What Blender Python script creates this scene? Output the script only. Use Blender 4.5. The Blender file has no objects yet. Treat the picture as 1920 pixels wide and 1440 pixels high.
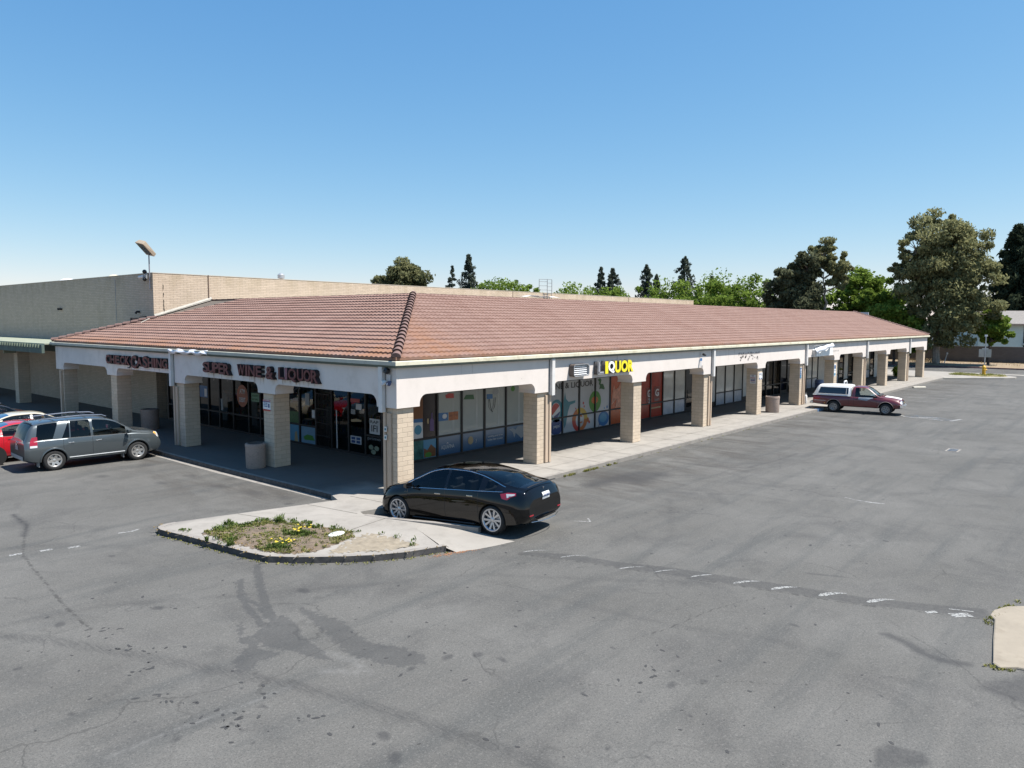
import bpy, bmesh, math, random
import numpy as np
from mathutils import Vector, Matrix
from mathutils.bvhtree import BVHTree
from mathutils.geometry import tessellate_polygon
random.seed(7); rng = np.random.default_rng(7)
S = bpy.context.scene
C = S.collection

# ---------------------------------------------------------------- camera, sky, sun, exposure
cd = bpy.data.cameras.new("camera"); cam = bpy.data.objects.new("camera", cd); C.objects.link(cam)
cd.sensor_width = 36.0; cd.lens = 1408.2 / 1920 * 36.0; cd.clip_start = 0.1; cd.clip_end = 3000
_R = Vector((0.6497277, -0.7601560, 0.0040945)); _U = Vector((0.0601964, 0.0568195, 0.9965681)); _F = Vector((0.7577799, 0.6472514, -0.0826758))
cam.matrix_world = Matrix(((_R.x, _U.x, -_F.x, -15.2287), (_R.y, _U.y, -_F.y, -17.6907), (_R.z, _U.z, -_F.z, 5.4693), (0, 0, 0, 1)))
S.camera = cam
DX, DY = 0.25, 0.46                                   # shadow shift per metre of height
SUN = Vector((DX, -DY, 1.0)).normalized()
W = bpy.data.worlds.new("World"); S.world = W; W.use_nodes = True
nt = W.node_tree; bg = nt.nodes["Background"]; sky = nt.nodes.new("ShaderNodeTexSky")
sky.sky_type = 'NISHITA'; sky.sun_disc = False
sky.sun_elevation = math.asin(SUN.z); sky.sun_rotation = math.atan2(SUN.x, SUN.y)
sky.altitude = 0; sky.air_density = 1.0; sky.dust_density = 0.15; sky.ozone_density = 3.2
# the clear spring sky of the photograph: per-channel power on the Nishita colour
ss = nt.nodes.new('ShaderNodeSeparateColor'); sc_ = nt.nodes.new('ShaderNodeCombineColor'); nt.links.new(sky.outputs[0], ss.inputs[0])
for i_, (a_, g_) in enumerate(((.765, 1.15), (1.45, .765), (2.76, .46))):
    p_ = nt.nodes.new('ShaderNodeMath'); p_.operation = 'POWER'; p_.inputs[1].default_value = g_; nt.links.new(ss.outputs[i_], p_.inputs[0])
    q_ = nt.nodes.new('ShaderNodeMath'); q_.operation = 'MULTIPLY'; q_.inputs[1].default_value = a_; nt.links.new(p_.outputs[0], q_.inputs[0]); nt.links.new(q_.outputs[0], sc_.inputs[i_])
nt.links.new(sc_.outputs[0], bg.inputs[0]); bg.inputs[1].default_value = 0.074
sl = bpy.data.lights.new("sun", 'SUN'); sl.energy = 4.9; sl.angle = math.radians(0.5); sl.color = (1.0, 0.955, 0.90)
so = bpy.data.objects.new("sun", sl); C.objects.link(so); so.rotation_euler = SUN.to_track_quat('Z', 'Y').to_euler()
vs = S.view_settings; vs.view_transform = 'Standard'; vs.look = 'None'; vs.exposure = 0.90; vs.gamma = 1.0; vs.use_curve_mapping = False

# ---------------------------------------------------------------- object helpers
def link(name, me, mats=None, parent=None):
    o = bpy.data.objects.new(name, me); C.objects.link(o)
    if mats is not None:
        for m in (mats if isinstance(mats, (list, tuple)) else [mats]): me.materials.append(m)
    if parent is not None: o.parent = parent
    return o
def tag(o, label=None, cat=None, group=None, kind=None):
    if label: o['label'] = label
    if cat: o['category'] = cat
    if group: o['group'] = group
    if kind: o['kind'] = kind
    return o
def empty(name, loc=(0, 0, 0), rz=0, label=None, cat=None, group=None):
    o = bpy.data.objects.new(name, None); C.objects.link(o); o.empty_display_size = .3
    o.location = loc; o.rotation_euler = (0, 0, rz); return tag(o, label, cat, group)
def copy_tree(o, parent=None):
    c = o.copy(); C.objects.link(c); c.parent = parent
    for ch in list(o.children): copy_tree(ch, c)
    return c
class MB:
    def __init__(s): s.v = []; s.f = []; s.m = []
    def add(s, vs, fs, m=0):
        n = len(s.v); s.v += [tuple(map(float, p)) for p in vs]
        for f in fs: s.f.append([n + i for i in f]); s.m.append(m)
        return s
    def box(s, x0, x1, y0, y1, z0, z1, m=0, M=None):
        P = [(x0,y0,z0),(x1,y0,z0),(x1,y1,z0),(x0,y1,z0),(x0,y0,z1),(x1,y0,z1),(x1,y1,z1),(x0,y1,z1)]
        if M is not None: P = [tuple(M @ Vector(p)) for p in P]
        return s.add(P, [(0,3,2,1),(4,5,6,7),(0,1,5,4),(1,2,6,5),(2,3,7,6),(3,0,4,7)], m)
    def prism(s, poly, a0, a1, axis=2, m=0, caps=True):      # polygon in the plane across the axis, extruded a0..a1
        def P(p, a): return {0: (a, p[0], p[1]), 1: (p[0], a, p[1]), 2: (p[0], p[1], a)}[axis]
        n = len(poly); vs = [P(p, a0) for p in poly] + [P(p, a1) for p in poly]
        ar = sum(poly[i][0]*poly[(i+1)%n][1]-poly[(i+1)%n][0]*poly[i][1] for i in range(n))
        flip = (ar < 0) ^ (axis == 1)
        fs = [(i, (i+1)%n, n+(i+1)%n, n+i) for i in range(n)]
        if caps:
            tr = tessellate_polygon([[Vector((p[0], p[1], 0)) for p in poly]])
            for t in tr:
                a, b, c = t
                cr = (poly[b][0]-poly[a][0])*(poly[c][1]-poly[a][1])-(poly[b][1]-poly[a][1])*(poly[c][0]-poly[a][0])
                if (cr < 0) != (ar < 0): t = (a, c, b)
                fs.append((n+t[0], n+t[1], n+t[2])); fs.append((t[0], t[2], t[1]))
        if flip: fs = [tuple(reversed(f)) for f in fs]
        return s.add(vs, fs, m)
    def tube(s, pts, r, n=8, m=0, cap=True):
        pts = [Vector(p) for p in pts]; rs = r if isinstance(r, (list, tuple)) else [r]*len(pts)
        base = len(s.v); up = None
        for i, p in enumerate(pts):
            d = (pts[min(i+1, len(pts)-1)] - pts[max(i-1, 0)]).normalized()
            if up is None or abs(up.dot(d)) > .95: up = Vector((0,0,1)) if abs(d.z) < .9 else Vector((1,0,0))
            a = d.cross(up).normalized(); b = a.cross(d).normalized(); up = b
            for k in range(n):
                t = 2*math.pi*k/n; q = p + rs[i]*(math.cos(t)*a + math.sin(t)*b); s.v.append(tuple(q))
        for i in range(len(pts)-1):
            for k in range(n):
                a0 = base+i*n+k; a1 = base+i*n+(k+1)%n; s.f.append([a0, a0+n, a1+n, a1]); s.m.append(m)
        if cap:
            s.f.append([base+k for k in range(n)]); s.m.append(m)
            s.f.append([base+(len(pts)-1)*n+k for k in reversed(range(n))]); s.m.append(m)
        return s
    def lathe(s, prof, n=24, m=0, M=None, closed=False):     # prof: list of (r, z)
        base = len(s.v)
        for r, z in prof:
            for k in range(n):
                t = 2*math.pi*k/n; q = Vector((r*math.cos(t), r*math.sin(t), z))
                s.v.append(tuple(M @ q if M is not None else q))
        L = len(prof)
        for i in range(L if closed else L-1):
            for k in range(n):
                a = base+i*n; b = base+((i+1)%L)*n; s.f.append([a+k, a+(k+1)%n, b+(k+1)%n, b+k]); s.m.append(m)
        return s
    def disc(s, c, rx, ry, ax, m=0, n=28, M=None):            # flat ellipse; ax = (u, v) unit vectors
        u, v = Vector(ax[0]), Vector(ax[1]); c = Vector(c)
        P = [c + u*rx*math.cos(2*math.pi*k/n) + v*ry*math.sin(2*math.pi*k/n) for k in range(n)]
        return s.add(P, [tuple(range(n))], m)
    def mesh(s, name, smooth=False, sharp=None):
        me = bpy.data.meshes.new(name); me.from_pydata(s.v, [], s.f)
        if any(s.m): me.polygons.foreach_set('material_index', s.m)
        if smooth:
            me.polygons.foreach_set('use_smooth', [True]*len(s.f))
            if sharp: me.set_sharp_from_angle(angle=math.radians(sharp))
        me.update(); return me
    def build(s, name, mats, parent=None, smooth=False, sharp=40, bevel=0):
        o = link(name, s.mesh(name, smooth, sharp), mats, parent)
        if bevel:
            b = o.modifiers.new('bevel', 'BEVEL'); b.width = bevel; b.segments = 2; b.limit_method = 'ANGLE'; b.angle_limit = math.radians(40)
        return o

# ---------------------------------------------------------------- materials
def newmat(name):
    m = bpy.data.materials.new(name); m.use_nodes = True; n = m.node_tree.nodes
    return m, m.node_tree, n["Principled BSDF"]
def srgb(r, g, b):
    f = lambda c: ((c/255+.055)/1.055)**2.4 if c/255 > .04045 else c/255/12.92
    return (f(r), f(g), f(b))
def node(nt, t, **k):
    n = nt.nodes.new(t)
    for a, b in k.items():
        if a.startswith('i_'): n.inputs[a[2:].replace('_', ' ')].default_value = b
        else: setattr(n, a, b)
    return n
def mathn(nt, op, a, b=None, clamp=False):
    n = nt.nodes.new('ShaderNodeMath'); n.operation = op; n.use_clamp = clamp
    for i, x in enumerate((a, b)):
        if x is None: continue
        if isinstance(x, (int, float)): n.inputs[i].default_value = x
        else: nt.links.new(x, n.inputs[i])
    return n.outputs[0]
def mixc(nt, fac, a, b):
    n = nt.nodes.new('ShaderNodeMix'); n.data_type = 'RGBA'
    for s_, x in ((n.inputs[0], fac), (n.inputs[6], a), (n.inputs[7], b)):
        if isinstance(x, (int, float)): s_.default_value = x
        elif isinstance(x, tuple): s_.default_value = (*x[:3], 1)
        else: nt.links.new(x, s_)
    return n.outputs[2]
def noise(nt, scale, detail=4, rough=.55, vec=None, dist=0):
    n = node(nt, 'ShaderNodeTexNoise'); n.inputs['Scale'].default_value = scale; n.inputs['Detail'].default_value = detail
    n.inputs['Roughness'].default_value = rough; n.inputs['Distortion'].default_value = dist
    if vec is not None: nt.links.new(vec, n.inputs['Vector'])
    return n.outputs['Fac']
def ramp(nt, fac, lo, hi):
    n = node(nt, 'ShaderNodeMapRange'); n.inputs[1].default_value = lo; n.inputs[2].default_value = hi; nt.links.new(fac, n.inputs[0]); return n.outputs[0]
def objvec(nt, sc=None):
    t = node(nt, 'ShaderNodeNewGeometry').outputs['Position']
    if sc is None: return t
    m = node(nt, 'ShaderNodeMapping'); m.inputs['Scale'].default_value = sc; nt.links.new(t, m.inputs[0]); return m.outputs[0]
def bump(nt, b, h, strength=.3, dist=.01):
    n = node(nt, 'ShaderNodeBump'); n.inputs['Strength'].default_value = strength; n.inputs['Distance'].default_value = dist
    nt.links.new(h, n.inputs['Height']); nt.links.new(n.outputs[0], b.inputs['Normal'])
def mat(name, col, rough=.6, metal=0, var=.12, vs=3.0, bmp=0, bs=40, bd=.004, coat=0, spec=None, dirt=None, streak=0):
    m, nt, b = newmat(name)
    b.inputs['Roughness'].default_value = rough; b.inputs['Metallic'].default_value = metal
    if coat: b.inputs['Coat Weight'].default_value = coat; b.inputs['Coat Roughness'].default_value = .03
    if spec is not None: b.inputs['Specular IOR Level'].default_value = spec
    P = objvec(nt)
    f = ramp(nt, noise(nt, vs, 6, .6, P), .3, .7)
    c = mixc(nt, f, tuple(x*(1-var) for x in col), tuple(min(1, x*(1+var)) for x in col))
    if dirt:
        d = ramp(nt, noise(nt, dirt[1], 8, .65, P), .52, .72); d = mathn(nt, 'MULTIPLY', d, dirt[2]); c = mixc(nt, d, c, dirt[0])
    if streak:
        s_ = ramp(nt, noise(nt, 1.0, 6, .7, objvec(nt, (4, 4, .45))), .5, .85); c = mixc(nt, mathn(nt, 'MULTIPLY', s_, streak), c, tuple(x*.45 for x in col))
    nt.links.new(c, b.inputs['Base Color'])
    if bmp: bump(nt, b, noise(nt, bs, 4, .6, P), bmp, bd)
    return m
def block_mat(name, col, bw=.4, bh=.15, mortar=.62, streaky=0, top=None):
    m, nt, b = newmat(name); b.inputs['Roughness'].default_value = .9; b.inputs['Specular IOR Level'].default_value = .2
    P = objvec(nt); sx = node(nt, 'ShaderNodeSeparateXYZ'); nt.links.new(P, sx.inputs[0])
    u = mathn(nt, 'ADD', sx.outputs[0], sx.outputs[1])
    wob = mathn(nt, 'MULTIPLY', mathn(nt, 'SUBTRACT', noise(nt, 3.5, 3, .5, P), .5), .05)
    z = mathn(nt, 'ADD', sx.outputs[2], wob); cx = node(nt, 'ShaderNodeCombineXYZ'); nt.links.new(u, cx.inputs[0]); nt.links.new(z, cx.inputs[1])
    br = node(nt, 'ShaderNodeTexBrick'); nt.links.new(cx.outputs[0], br.inputs[0]); br.inputs['Scale'].default_value = 1
    br.inputs['Brick Width'].default_value = bw; br.inputs['Row Height'].default_value = bh; br.inputs['Mortar Size'].default_value = .009
    br.inputs['Mortar Smooth'].default_value = .5; br.inputs['Bias'].default_value = 0
    br.inputs['Color1'].default_value = (*[x*.93 for x in col], 1); br.inputs['Color2'].default_value = (*[min(1, x*1.06) for x in col], 1)
    br.inputs['Mortar'].default_value = (*[x*mortar for x in col], 1)
    f = ramp(nt, noise(nt, 1.4, 7, .65, P), .3, .75)
    c = mixc(nt, mathn(nt, 'MULTIPLY', f, .30), br.outputs[0], tuple(x*.62 for x in col))
    if streaky:
        s_ = ramp(nt, noise(nt, 1.0, 6, .65, objvec(nt, (2.2, 2.2, .22))), .5, .8); c = mixc(nt, mathn(nt, 'MULTIPLY', s_, streaky), c, (col[0]*.45, col[1]*.44, col[2]*.33))
    if top is not None:   # weathering under the coping
        t = ramp(nt, sx.outputs[2], top-1.0, top); t = mathn(nt, 'MULTIPLY', t, ramp(nt, noise(nt, 1.0, 6, .7, objvec(nt, (1.2, 1.2, .35))), .42, .75)); c = mixc(nt, mathn(nt, 'MULTIPLY', t, .55), c, (col[0]*.42, col[1]*.40, col[2]*.25))
    nt.links.new(c, b.inputs['Base Color'])
    h = mathn(nt, 'ADD', mathn(nt, 'MULTIPLY', br.outputs['Fac'], -1.0), mathn(nt, 'MULTIPLY', noise(nt, 22, 5, .6, P), .5)); bump(nt, b, h, .7, .012)
    return m
def glass_mat(name, tint=(.55,.6,.58), rough=.0, refl=1.0):
    m, nt, b = newmat(name); nt.nodes.remove(b); out = nt.nodes['Material Output']
    tr = node(nt, 'ShaderNodeBsdfTransparent'); tr.inputs[0].default_value = (*tint, 1)
    gl = node(nt, 'ShaderNodeBsdfGlossy'); gl.inputs['Roughness'].default_value = rough
    fr = node(nt, 'ShaderNodeFresnel'); fr.inputs[0].default_value = 1.5
    mx = node(nt, 'ShaderNodeMixShader'); f = mathn(nt, 'MULTIPLY', fr.outputs[0], refl, True)
    nt.links.new(f, mx.inputs[0]); nt.links.new(tr.outputs[0], mx.inputs[1]); nt.links.new(gl.outputs[0], mx.inputs[2]); nt.links.new(mx.outputs[0], out.inputs[0])
    return m
def flat(name, col, rough=.5, **k): return mat(name, col, rough, var=.04, **k)

M = {}
M['stucco'] = mat('stucco', (.65,.585,.53), .9, var=.04, vs=1.2, bmp=.35, bs=60, bd=.004, dirt=((.46,.42,.36), 1.6, .25), streak=.07)
M['stucco_old'] = mat('stucco_shaded_side', (.66,.60,.55), .9, var=.06, vs=1.2, bmp=.35, bs=60, dirt=((.42,.37,.31), 1.6, .35), streak=.12)
M['column'] = block_mat('column_block', (.545,.445,.335), .4, .152, .74)
M['bigwall'] = block_mat('wall_block', (.54,.435,.33), .41, .102, .62, .25, 8.1)
M['tan'] = mat('tan_paint', (.46,.355,.26), .8, var=.08, dirt=((.25,.19,.14), 3, .3))
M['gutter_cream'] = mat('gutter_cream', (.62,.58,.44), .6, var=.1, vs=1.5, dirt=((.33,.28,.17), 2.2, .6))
M['gutter_green'] = mat('gutter_green', (.085,.115,.10), .6, var=.15)
M['white_pipe'] = mat('white_pipe', (.62,.60,.57), .6, var=.08, streak=.3)
M['black_frame'] = mat('black_aluminium', (.012,.012,.013), .45, var=.1)
M['soffit'] = mat('soffit_board', (.28,.24,.19), .9, var=.08)
M['metal'] = mat('galvanised', (.42,.43,.44), .45, .6, var=.15)
M['dark'] = mat('dark_interior', (.012,.012,.014), .9, var=.1)
M['glass'] = glass_mat('shop_glass', (.50,.53,.52), 0, 1.0)
M['concrete'] = mat('concrete', (.265,.245,.215), .9, var=.10, vs=.9, bmp=.25, bs=55, bd=.003, dirt=((.15,.135,.115), 1.1, .55))
# darker tone over the covered walk: the arcade's shade is put into the concrete colour
m_, nt, b_ = newmat('walk_concrete'); b_.inputs['Roughness'].default_value = .9; P_ = objvec(nt); sx = node(nt, 'ShaderNodeSeparateXYZ'); nt.links.new(P_, sx.inputs[0])
c_ = mixc(nt, ramp(nt, noise(nt, .9, 7, .62, P_), .3, .7), (.235,.218,.192), (.292,.270,.238)); c_ = mixc(nt, mathn(nt, 'MULTIPLY', ramp(nt, noise(nt, 1.3, 9, .7, P_, .5), .50, .72), .55), c_, (.15,.135,.115))
c_ = mixc(nt, mathn(nt, 'MULTIPLY', ramp(nt, noise(nt, 26, 3, .6, P_), .62, .75), .25), c_, (.10,.09,.08))
wv_ = mathn(nt, 'MULTIPLY', noise(nt, 1.2, 5, .6, P_), 1.2); shd_ = mathn(nt, 'MAXIMUM', mathn(nt, 'MULTIPLY', ramp(nt, mathn(nt, 'ADD', sx.outputs[1], wv_), 2.3, 3.4), ramp(nt, sx.outputs[0], 4.2, 3.9)), mathn(nt, 'MULTIPLY', ramp(nt, mathn(nt, 'ADD', sx.outputs[1], wv_), 1.3, 2.6), ramp(nt, sx.outputs[0], .3, 1.0)))
c_ = mixc(nt, mathn(nt, 'MULTIPLY', shd_, .80), c_, (.075,.070,.064)); nt.links.new(c_, b_.inputs['Base Color']); bump(nt, b_, noise(nt, 55, 4, .6, P_), .25, .003)
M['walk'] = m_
M['curb'] = mat('curb_concrete', (.235,.215,.19), .9, var=.14, vs=2.5, bmp=.4, bs=40, bd=.005, dirt=((.10,.09,.08), 3.1, .7))
M['line'] = mat('faded_paint', (.42,.42,.40), .85, var=.2, vs=14)
M['joint'] = mat('joint_dirt', (.09,.08,.065), .95, var=.3, vs=4)
M['white'] = flat('white_sheet', (.68,.68,.67), .5)
M['black'] = flat('black_enamel', (.01,.01,.011), .4)
M['blue'] = flat('blue_sheet', (.03,.12,.36), .5); M['red'] = flat('red_sheet', (.42,.03,.03), .5)
M['rubber'] = mat('rubber', (.018,.018,.018), .85, var=.2, vs=10)
# ---------------------------------------------------------------- ground
ZA = -0.15
def gz(x, y): return ZA + .09*np.exp(-((x+.1)**2+(y+4.9)**2)/2.25) - .09*np.exp(-((x+.35)**2+(y+1.5)**2)/1.2)
def seg_d(P, pl):
    d = np.full(len(P), 1e9); tt = np.zeros(len(P))
    acc = 0
    for (ax, ay), (bx, by) in zip(pl[:-1], pl[1:]):
        vx, vy = bx-ax, by-ay; L2 = vx*vx+vy*vy+1e-12
        t = np.clip(((P[:,0]-ax)*vx+(P[:,1]-ay)*vy)/L2, 0, 1); q = np.hypot(P[:,0]-ax-t*vx, P[:,1]-ay-t*vy)
        k = q < d; d[k] = q[k]; tt[k] = acc + t[k]*math.sqrt(L2); acc += math.sqrt(L2)
    return d, tt
def inpoly(P, pl):
    c = np.zeros(len(P), bool); n = len(pl)
    for i in range(n):
        x1, y1 = pl[i]; x2, y2 = pl[(i+1) % n]
        k = (y1 > P[:,1]) != (y2 > P[:,1]); xi = (x2-x1)*(P[:,1]-y1)/((y2-y1) if y2 != y1 else 1e-9)+x1; c ^= k & (P[:,0] < xi)
    return c
def ground():
    def axis(lo, hi, st, far):
        a = list(np.arange(lo, hi+1e-6, st)); L, R = [], []
        d = st
        x = hi
        while x < far: d *= 1.22; x += d; R.append(x)
        d = st; x = lo
        while x > -far: d *= 1.22; x -= d; L.append(x)
        return np.array(L[::-1]+a+R)
    X = axis(-13.2, 19.8, .062, 900); Y = axis(-17.4, 12.0, .062, 900)
    gx, gy = np.meshgrid(X, Y, indexing='ij'); P = np.stack([gx.ravel(), gy.ravel()], 1); nx, ny = len(X), len(Y)
    z = gz(P[:,0], P[:,1])
    me = bpy.data.meshes.new('asphalt')
    V = np.column_stack([P, z]); i = np.arange(nx*ny).reshape(nx, ny)
    F = np.stack([i[:-1,:-1], i[1:,:-1], i[1:,1:], i[:-1,1:]], -1).reshape(-1, 4)
    me.vertices.add(len(V)); me.vertices.foreach_set('co', V.ravel()); me.loops.add(F.size); me.loops.foreach_set('vertex_index', F.ravel())
    me.polygons.add(len(F)); me.polygons.foreach_set('loop_start', np.arange(len(F))*4); me.polygons.foreach_set('loop_total', np.full(len(F), 4))
    wet = np.full(len(P), -1.0); dark = np.zeros(len(P)); crack = np.zeros(len(P)); light = np.zeros(len(P)); tyre = np.zeros(len(P))
    def near(pl, m):
        a = np.array(pl); return np.where((P[:,0] > a[:,0].min()-m) & (P[:,0] < a[:,0].max()+m) & (P[:,1] > a[:,1].min()-m) & (P[:,1] < a[:,1].max()+m))[0]
    def line(arr, pl, w, amt=1.0, soft=1.0):
        k = near(pl, w*3); d, t = seg_d(P[k], pl); arr[k] = np.maximum(arr[k], amt*np.clip(1-(d/w)**soft, 0, 1))
    def blob(arr, pl, edge=.12, amt=1.0):
        k = near(pl, .5); ins = inpoly(P[k], pl); d, _ = seg_d(P[k], pl+[pl[0]]); s_ = np.where(ins, d, -d); arr[k] = np.maximum(arr[k], np.clip(s_/edge, -1, 1)*amt)
    t1 = [(-6.18,-2.26),(-6.73,-3.26),(-7.11,-4.03),(-7.45,-4.74),(-7.66,-5.31)]; t2 = [(-6.94,-2.89),(-7.42,-3.68),(-7.69,-4.47),(-7.82,-4.93),(-7.96,-5.44)]
    t3 = [(-7.1,-3.0),(-7.45,-3.9),(-7.5,-4.6),(-7.75,-5.2)]
    for tr, w in ((t1,.09),(t2,.08),(t3,.045)):
        k = near(tr, 1); d, _ = seg_d(P[k], tr); wet[k] = np.maximum(wet[k], np.clip((w-d)/.1, -1, 1))
    blob(wet, [(-7.44,-5.27),(-7.75,-5.36),(-8.05,-5.52),(-8.38,-5.75),(-8.40,-5.98),(-8.43,-6.34),(-8.26,-6.73),(-8.12,-7.29),(-8.0,-7.65),(-7.90,-7.25),(-7.74,-6.45),(-7.45,-5.65)], .10)
    blob(wet, [(-6.97,-5.19),(-6.97,-5.81),(-6.86,-6.42),(-7.03,-6.96),(-7.1,-7.58),(-6.9,-8.05),(-6.84,-8.6),(-7.02,-8.85),(-7.44,-8.66),(-7.57,-8.15),(-7.7,-7.69),(-7.49,-6.79),(-7.25,-5.97),(-7.12,-5.33)], .14)
    blob(wet, [(-8.16,-5.03),(-8.25,-5.38),(-8.5,-5.63),(-8.34,-5.72),(-8.52,-6.19),(-8.47,-6.49),(-8.38,-6.75),(-8.78,-6.75),(-9.1,-6.96),(-9.25,-6.79),(-9.1,-6.39),(-8.85,-6.21),(-8.6,-6.02),(-8.66,-5.78),(-8.38,-5.24)], .12)
    ty = [(-13.0,.6),(-11.29,-2.35),(-10.76,-3.21),(-10.23,-4.47),(-9.85,-5.44),(-9.26,-6.92),(-8.9,-7.87),(-8.62,-8.82),(-8.32,-10.25),(-8.11,-11.63),(-7.9,-13.2)]
    k = near(ty, 1); d, t = seg_d(P[k], ty); tyre[k] = np.clip(1-(d/.19)**2, 0, 1); 
    for q in ([(-9.85,-5.44),(-10.6,-5.9),(-11.7,-6.5)], [(-8.9,-3.1),(-8.3,-3.4)], [(6.0,-3.2),(9,-5.4),(12,-6.2)], [(4.4,-2.6),(6.5,-5.2),(8.3,-8.0)], [(8.0,-3.0),(10.5,-5.6),(14.5,-7.0),(19,-7.3)], [(12.5,-2.6),(13.2,-5.2),(15.5,-7.6)], [(-3.5,-8.2),(-1.0,-8.9),(2.5,-8.2),(6,-6.2)], [(-12.6,-1.5),(-9.5,-2.2),(-6.5,-1.2+-3.2),(-3.2,-6.6),(-.5,-10.6)], [(-3.38,-7.59),(-3.27,-8.65),(-3.19,-9.83),(-2.97,-11.16),(-2.66,-12.07),(-2.46,-12.39),(-2.32,-13.15),(-2.26,-13.94)]):
        k = near(q, 1); d, t = seg_d(P[k], q); tyre[k] = np.maximum(tyre[k], .55*np.clip(1-(d/.16)**2, 0, 1))
    line(dark, [(-.79,-14.3),(-.93,-14.66),(-1.22,-14.98),(-1.32,-15.32),(-1.2,-15.61)], .22, .95)
    blob(dark, [(-4.85,-15.11),(-4.57,-15.24),(-4.48,-15.73),(-4.79,-15.92),(-5.49,-15.28)], .1, .7)
    blob(dark, [(-1.85,-15.72),(-.68,-16.36),(-1.2,-17.3),(-2.45,-16.9),(-2.2,-15.71)], .3, .75)
    blob(dark, [(5.39,-2.52),(7.31,-2.3),(9.58,-2.6),(10.3,-4.02),(9.31,-4.91),(6.87,-4.8),(6.74,-4.03),(5.0,-3.9)], .9, .95)
    line(dark, [(11.89,-3.08),(11.99,-4.88),(12.57,-5.94),(15.09,-6.22),(17.2,-6.23)], .22, .6); line(dark, [(4.34,-6.83),(5.31,-8.4)], .16, .5); line(dark, [(1.66,-12.05),(1.94,-12.77)], .14, .7)
    line(crack, [(-8.37,7.11),(-8.5,5.53),(-8.89,4.42),(-9.45,2.67),(-9.66,1.15),(-9.85,-.43),(-10.0,-1.61),(-10.11,-3.25)], .13, .85); line(dark, [(-8.37,7.11),(-8.5,5.53),(-8.89,4.42)], .2, .8)
    for pl, w, a in (([(-6.33,-10.56),(-6.03,-11.11),(-5.6,-11.67),(-5.15,-12.16),(-4.74,-12.59),(-4.22,-13.06),(-3.8,-13.74),(-3.33,-14.15),(-2.77,-14.59),(-2.2,-15.03),(-1.22,-15.95)], .07, .8),
        ([(-4.1,-10.94),(-3.03,-11.19),(-1.85,-11.37),(-.53,-11.79)], .09, .8), ([(2.29,-11.78),(3.85,-13.11),(4.99,-13.78),(6.05,-14.28),(6.13,-14.5)], .1, .7),
        ([(24.96,-8.75),(22.58,-10.17),(21,-10.9),(24.63,-10.2)], .12, .8), ([(9.41,-6.71),(11.47,-6.62),(19.19,-7.95)], .1, .7), ([(10.24,-11.5),(13.41,-11.55),(23.73,-11.44),(33.26,-11.63)], .12, .55),
        ([(-1.62,-6.26),(-1.18,-7.38),(-.84,-8.64),(-.52,-9.83),(-.22,-10.95),(.06,-12.0),(.41,-13.53),(.77,-14.37),(1.26,-15.64)], .1, .9),
        ([(-13,2.75),(-9.9,2.72),(-8.9,2.68),(-7.76,2.77),(-6.51,2.55)], .09, .6), ([(-4.3,6.3),(-3.6,4.9),(-3.2,3.0)], .05, .6), ([(-7.4,-8.6),(-6.6,-8.9),(-6.0,-9.8)], .06, .7), ([(-9.2,-8.0),(-9.5,-7.4),(-9.3,-7.0)], .05, .6)):
        line(crack, pl, w, a)
    for x, y, r in ((-2.35,8.6,.55),(-2.6,6.3,.6),(-2.3,4.4,.65),(-2.0,3.1,.5),(-3.6,8.2,.4),(-2.5,11.8,.6),(-4.5,10.9,.5)):
        k = np.where((abs(P[:,0]-x) < r*2) & (abs(P[:,1]-y) < r*2))[0]; dark[k] = np.maximum(dark[k], .62*np.clip(1.25-np.hypot((P[k,0]-x)*1.5, P[k,1]-y)/r, 0, 1))
    se = [(-1.62,-6.26),(-1.18,-7.38),(-.84,-8.64),(-.52,-9.83),(-.22,-10.95),(.06,-12.0),(.41,-13.53),(.77,-14.37),(1.26,-15.64)]; sb = [(-1.46,-6.12),(-.75,-7.1),(-.43,-8.4),(.03,-9.5),(.32,-10.7),(.6,-11.8),(.95,-13.4),(1.3,-14.27),(1.9,-15.5)]
    blob(dark, se+sb[::-1], .06, .62)
    line(light, [(-11.59,-7.75),(-10.72,-7.74),(-9.78,-7.84),(-8.95,-7.87)], .06, .75)
    line(light, [(-7.9,-7.3),(-7.75,-7.9),(-7.9,-8.4),(-8.3,-7.8)], .16, .6)
    sp = [(-10.4,-2.59,.16),(-8.84,-3.15,.15),(-6.42,-4.47,.22),(-7.33,-8.83,.13),(-6.65,-8.97,.16),(-6.25,-9.28,.14),(-6.12,-9.73,.14),(-10.78,-7.98,.10),(-9.56,-8.08,.12),(-10.18,-6.52,.05),(-11.5,-4.03,.08),(-11.47,-6.21,.08),(-10.1,-8.19,.06),(-10.1,-8.44,.06),(-10.17,-8.83,.06),(-8.09,.96,.12),(-10.19,-7.54,.05),(-10.16,-5.54,.05),(-9.47,-7.34,.05),(-9.15,-10.53,.2),(-8.91,-10.03,.16),(-10.85,-7.79,.05),(-10.98,-7.1,.04),(-4.53,-10.85,.06),(-5.79,-12.21,.05),(-6.17,-11.39,.05),(-5.7,-12.94,.07),(-4.91,-11.71,.05),(-5.05,-12.29,.16),(-4.6,-12.6,.1),(-7.16,-12.5,.06),(-3.29,-14.84,.06),(-1.19,-10.81,.05),(-3.0,-10.55,.05),(-1.47,-12.89,.13),(-6.15,-10.07,.04),(-7.0,-13.0,.1),(-2.4,-2.0+4.3,.2)]
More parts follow.
